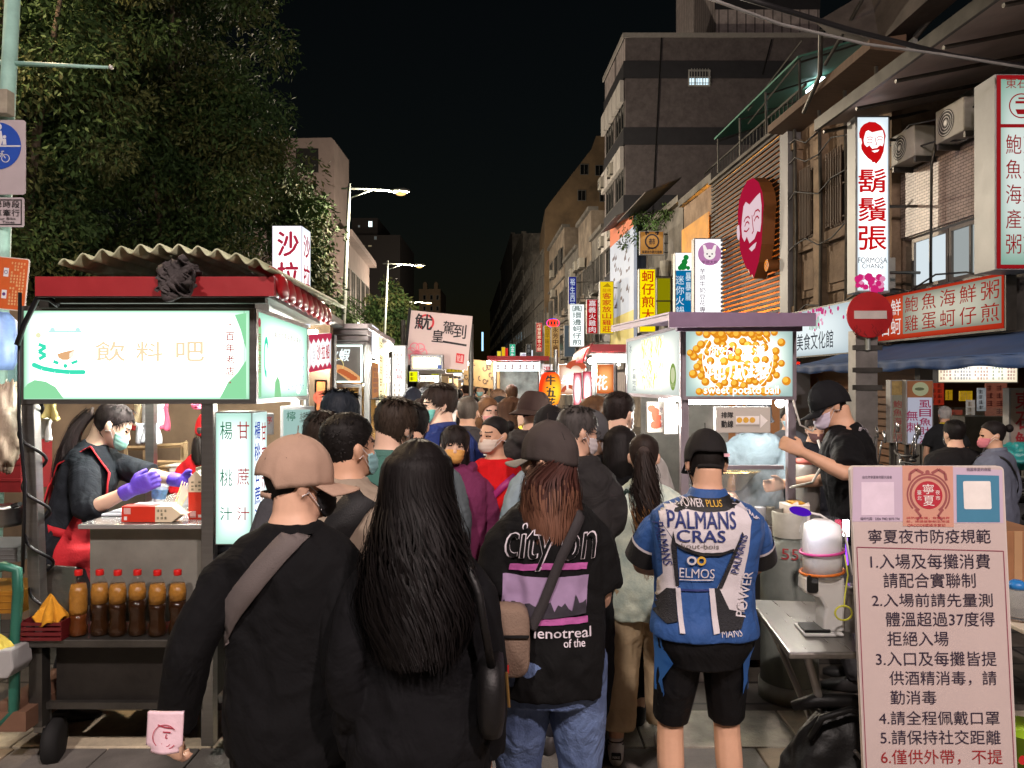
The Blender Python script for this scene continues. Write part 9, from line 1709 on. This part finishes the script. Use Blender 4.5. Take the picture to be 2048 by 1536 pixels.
bk=thing("bicycle","bicycle with curved handlebar parked by the lilac light box","bicycle",(PX(1820,7.2),7.2,0));O=Vector((PX(1822,7.2),7.2,0));D=Vector((.9,.3,0)).normalized();L=lambda x,z,y=0:O+D*x+Vector((0,0,z))+Vector((-D.y,D.x,0))*y;axb=Vector((-D.y,D.x,0))
for x in(0,1.02):wheel(L(x,.33),.33,axb,bk,.018,18)
b=MB();[b.tube([L(*p_),L(*q_)],.016,8)for p_,q_ in(((0,.33),(.12,.85)),((.14,.72),(.55,.32)),((.13,.80),(.66,.78)),((.55,.32),(.68,.86)),((.55,.32),(1.02,.33)),((.66,.78),(1.02,.33)))];b.build("frame",mat("bike_paint",(150,40,44),.3,.3,.1,6),bk,True);b=MB();b.tube([L(.20,.98,-.3),L(.08,1.0,-.15),L(.12,.98),L(.08,1.0,.15),L(.20,.98,.3)],.012,8);b.tube([L(.12,.85),L(.12,.98)],.012,8);b.build("handlebar",BLACKP,bk,True);b=MB();b.loft([ell(L(x,.90),axb*w_,Vector((0,0,.025)),10)for x,w_ in((.54,.02),(.66,.05),(.78,.08),(.82,.04))]);b.build("saddle",BLACKP,bk,True);b=MB();b.box(L(-.1,0).x-.14,L(-.1,0).x+.14,7.0,7.3,.72,.94);b.build("basket",mat("basket_wire",(60,60,62),.5,.5,.4,60),bk)
sr=thing("stroller","black folded stroller frame behind the stall helper","stroller",(PX(1650,5.9),5.9,0));O=Vector((PX(1640,5.9),5.9,0));b=MB()
for y in(-.2,.2):b.tube([O+Vector((-.05,y,1.0)),O+Vector((.05,y,.75)),O+Vector((.32,y,.12))],.014,8);b.tube([O+Vector((.12,y,.62)),O+Vector((-.15,y,.12))],.014,8)
b.tube([O+Vector((-.05,-.2,1.0)),O+Vector((-.05,.2,1.0))],.016,8);b.build("frame",mat("stroller_frame",(50,50,54),.4,.5),sr,True);b=MB();b.grid(lambda u,v:O+Vector((.10+.22*v-.12*u,-.18+.36*u,.70-.38*v+.05*math.sin(v*PI))),8,10);b.build("fabric_seat",mat("stroller_cloth",(26,26,30),.8),sr,True,solid=.01)
for x,y in((.33,-.2),(.33,.2),(-.16,-.2),(-.16,.2)):b=MB();b.lathe(O+Vector((x,y,.09)),[(.09,-.02),(.09,.02),(.03,.022),(.03,-.022)],18,ax=(0,1,0));b.build("wheel",RUBBER,sr,True)
bpy.data.scenes.remove(TMP)
def split_loose(o):
 me=o.data;n=len(me.vertices);lab=list(range(n))
 def find(i):
  while lab[i]!=i:lab[i]=lab[lab[i]];i=lab[i]
  return i
 for e in me.edges:a,b=find(e.vertices[0]),find(e.vertices[1]);lab[a]=b
 gr={}
 for f in me.polygons:gr.setdefault(find(f.vertices[0]),[]).append(f)
 if not 1<len(gr)<=40:return
 uv=me.uv_layers[0].data if me.uv_layers else None;org=ORG.get(o.name)
 for fs in gr.values():
  ix={};F_=[]
  for f in fs:F_.append(tuple(ix.setdefault(v,len(ix))for v in f.vertices))
  m2=bpy.data.meshes.new(me.name);m2.from_pydata([tuple(me.vertices[v].co)for v in ix],[],F_)
  for mt in me.materials:m2.materials.append(mt)
  m2.polygons.foreach_set("use_smooth",[f.use_smooth for f in fs]);m2.polygons.foreach_set("material_index",[f.material_index for f in fs])
  if uv:
   ul=m2.uv_layers.new(name="UVMap")
   for f,p_ in zip(fs,m2.polygons):
    for a,b in zip(f.loop_indices,p_.loop_indices):ul.data[b].uv=uv[a].uv
  q=o.copy();q.data=m2;COL.objects.link(q);ORG[q.name]=org
  for ch in list(o.children):ch.parent=q
 bpy.data.objects.remove(o)
SPLIT={"post","leg","shop_column","pilaster","lilac_sheet","cornice","stored_clutter","green_corner","column","edge_light","support_pole","easel_leg","white_panel","strut","drain_pipe","clamp_band","mounting_arm","window_apron","rear_post","uplight","ceiling_lamp","tube_lamp","zigzag_edge","pictogram","noodle_picture","stick","flap","bracket","dormer","roof_board","white_box","canopy_frame"}
for o in[o for o in bpy.data.objects if o.type=='MESH' and o.parent and o.name.split('.')[0]in SPLIT]:split_loose(o)
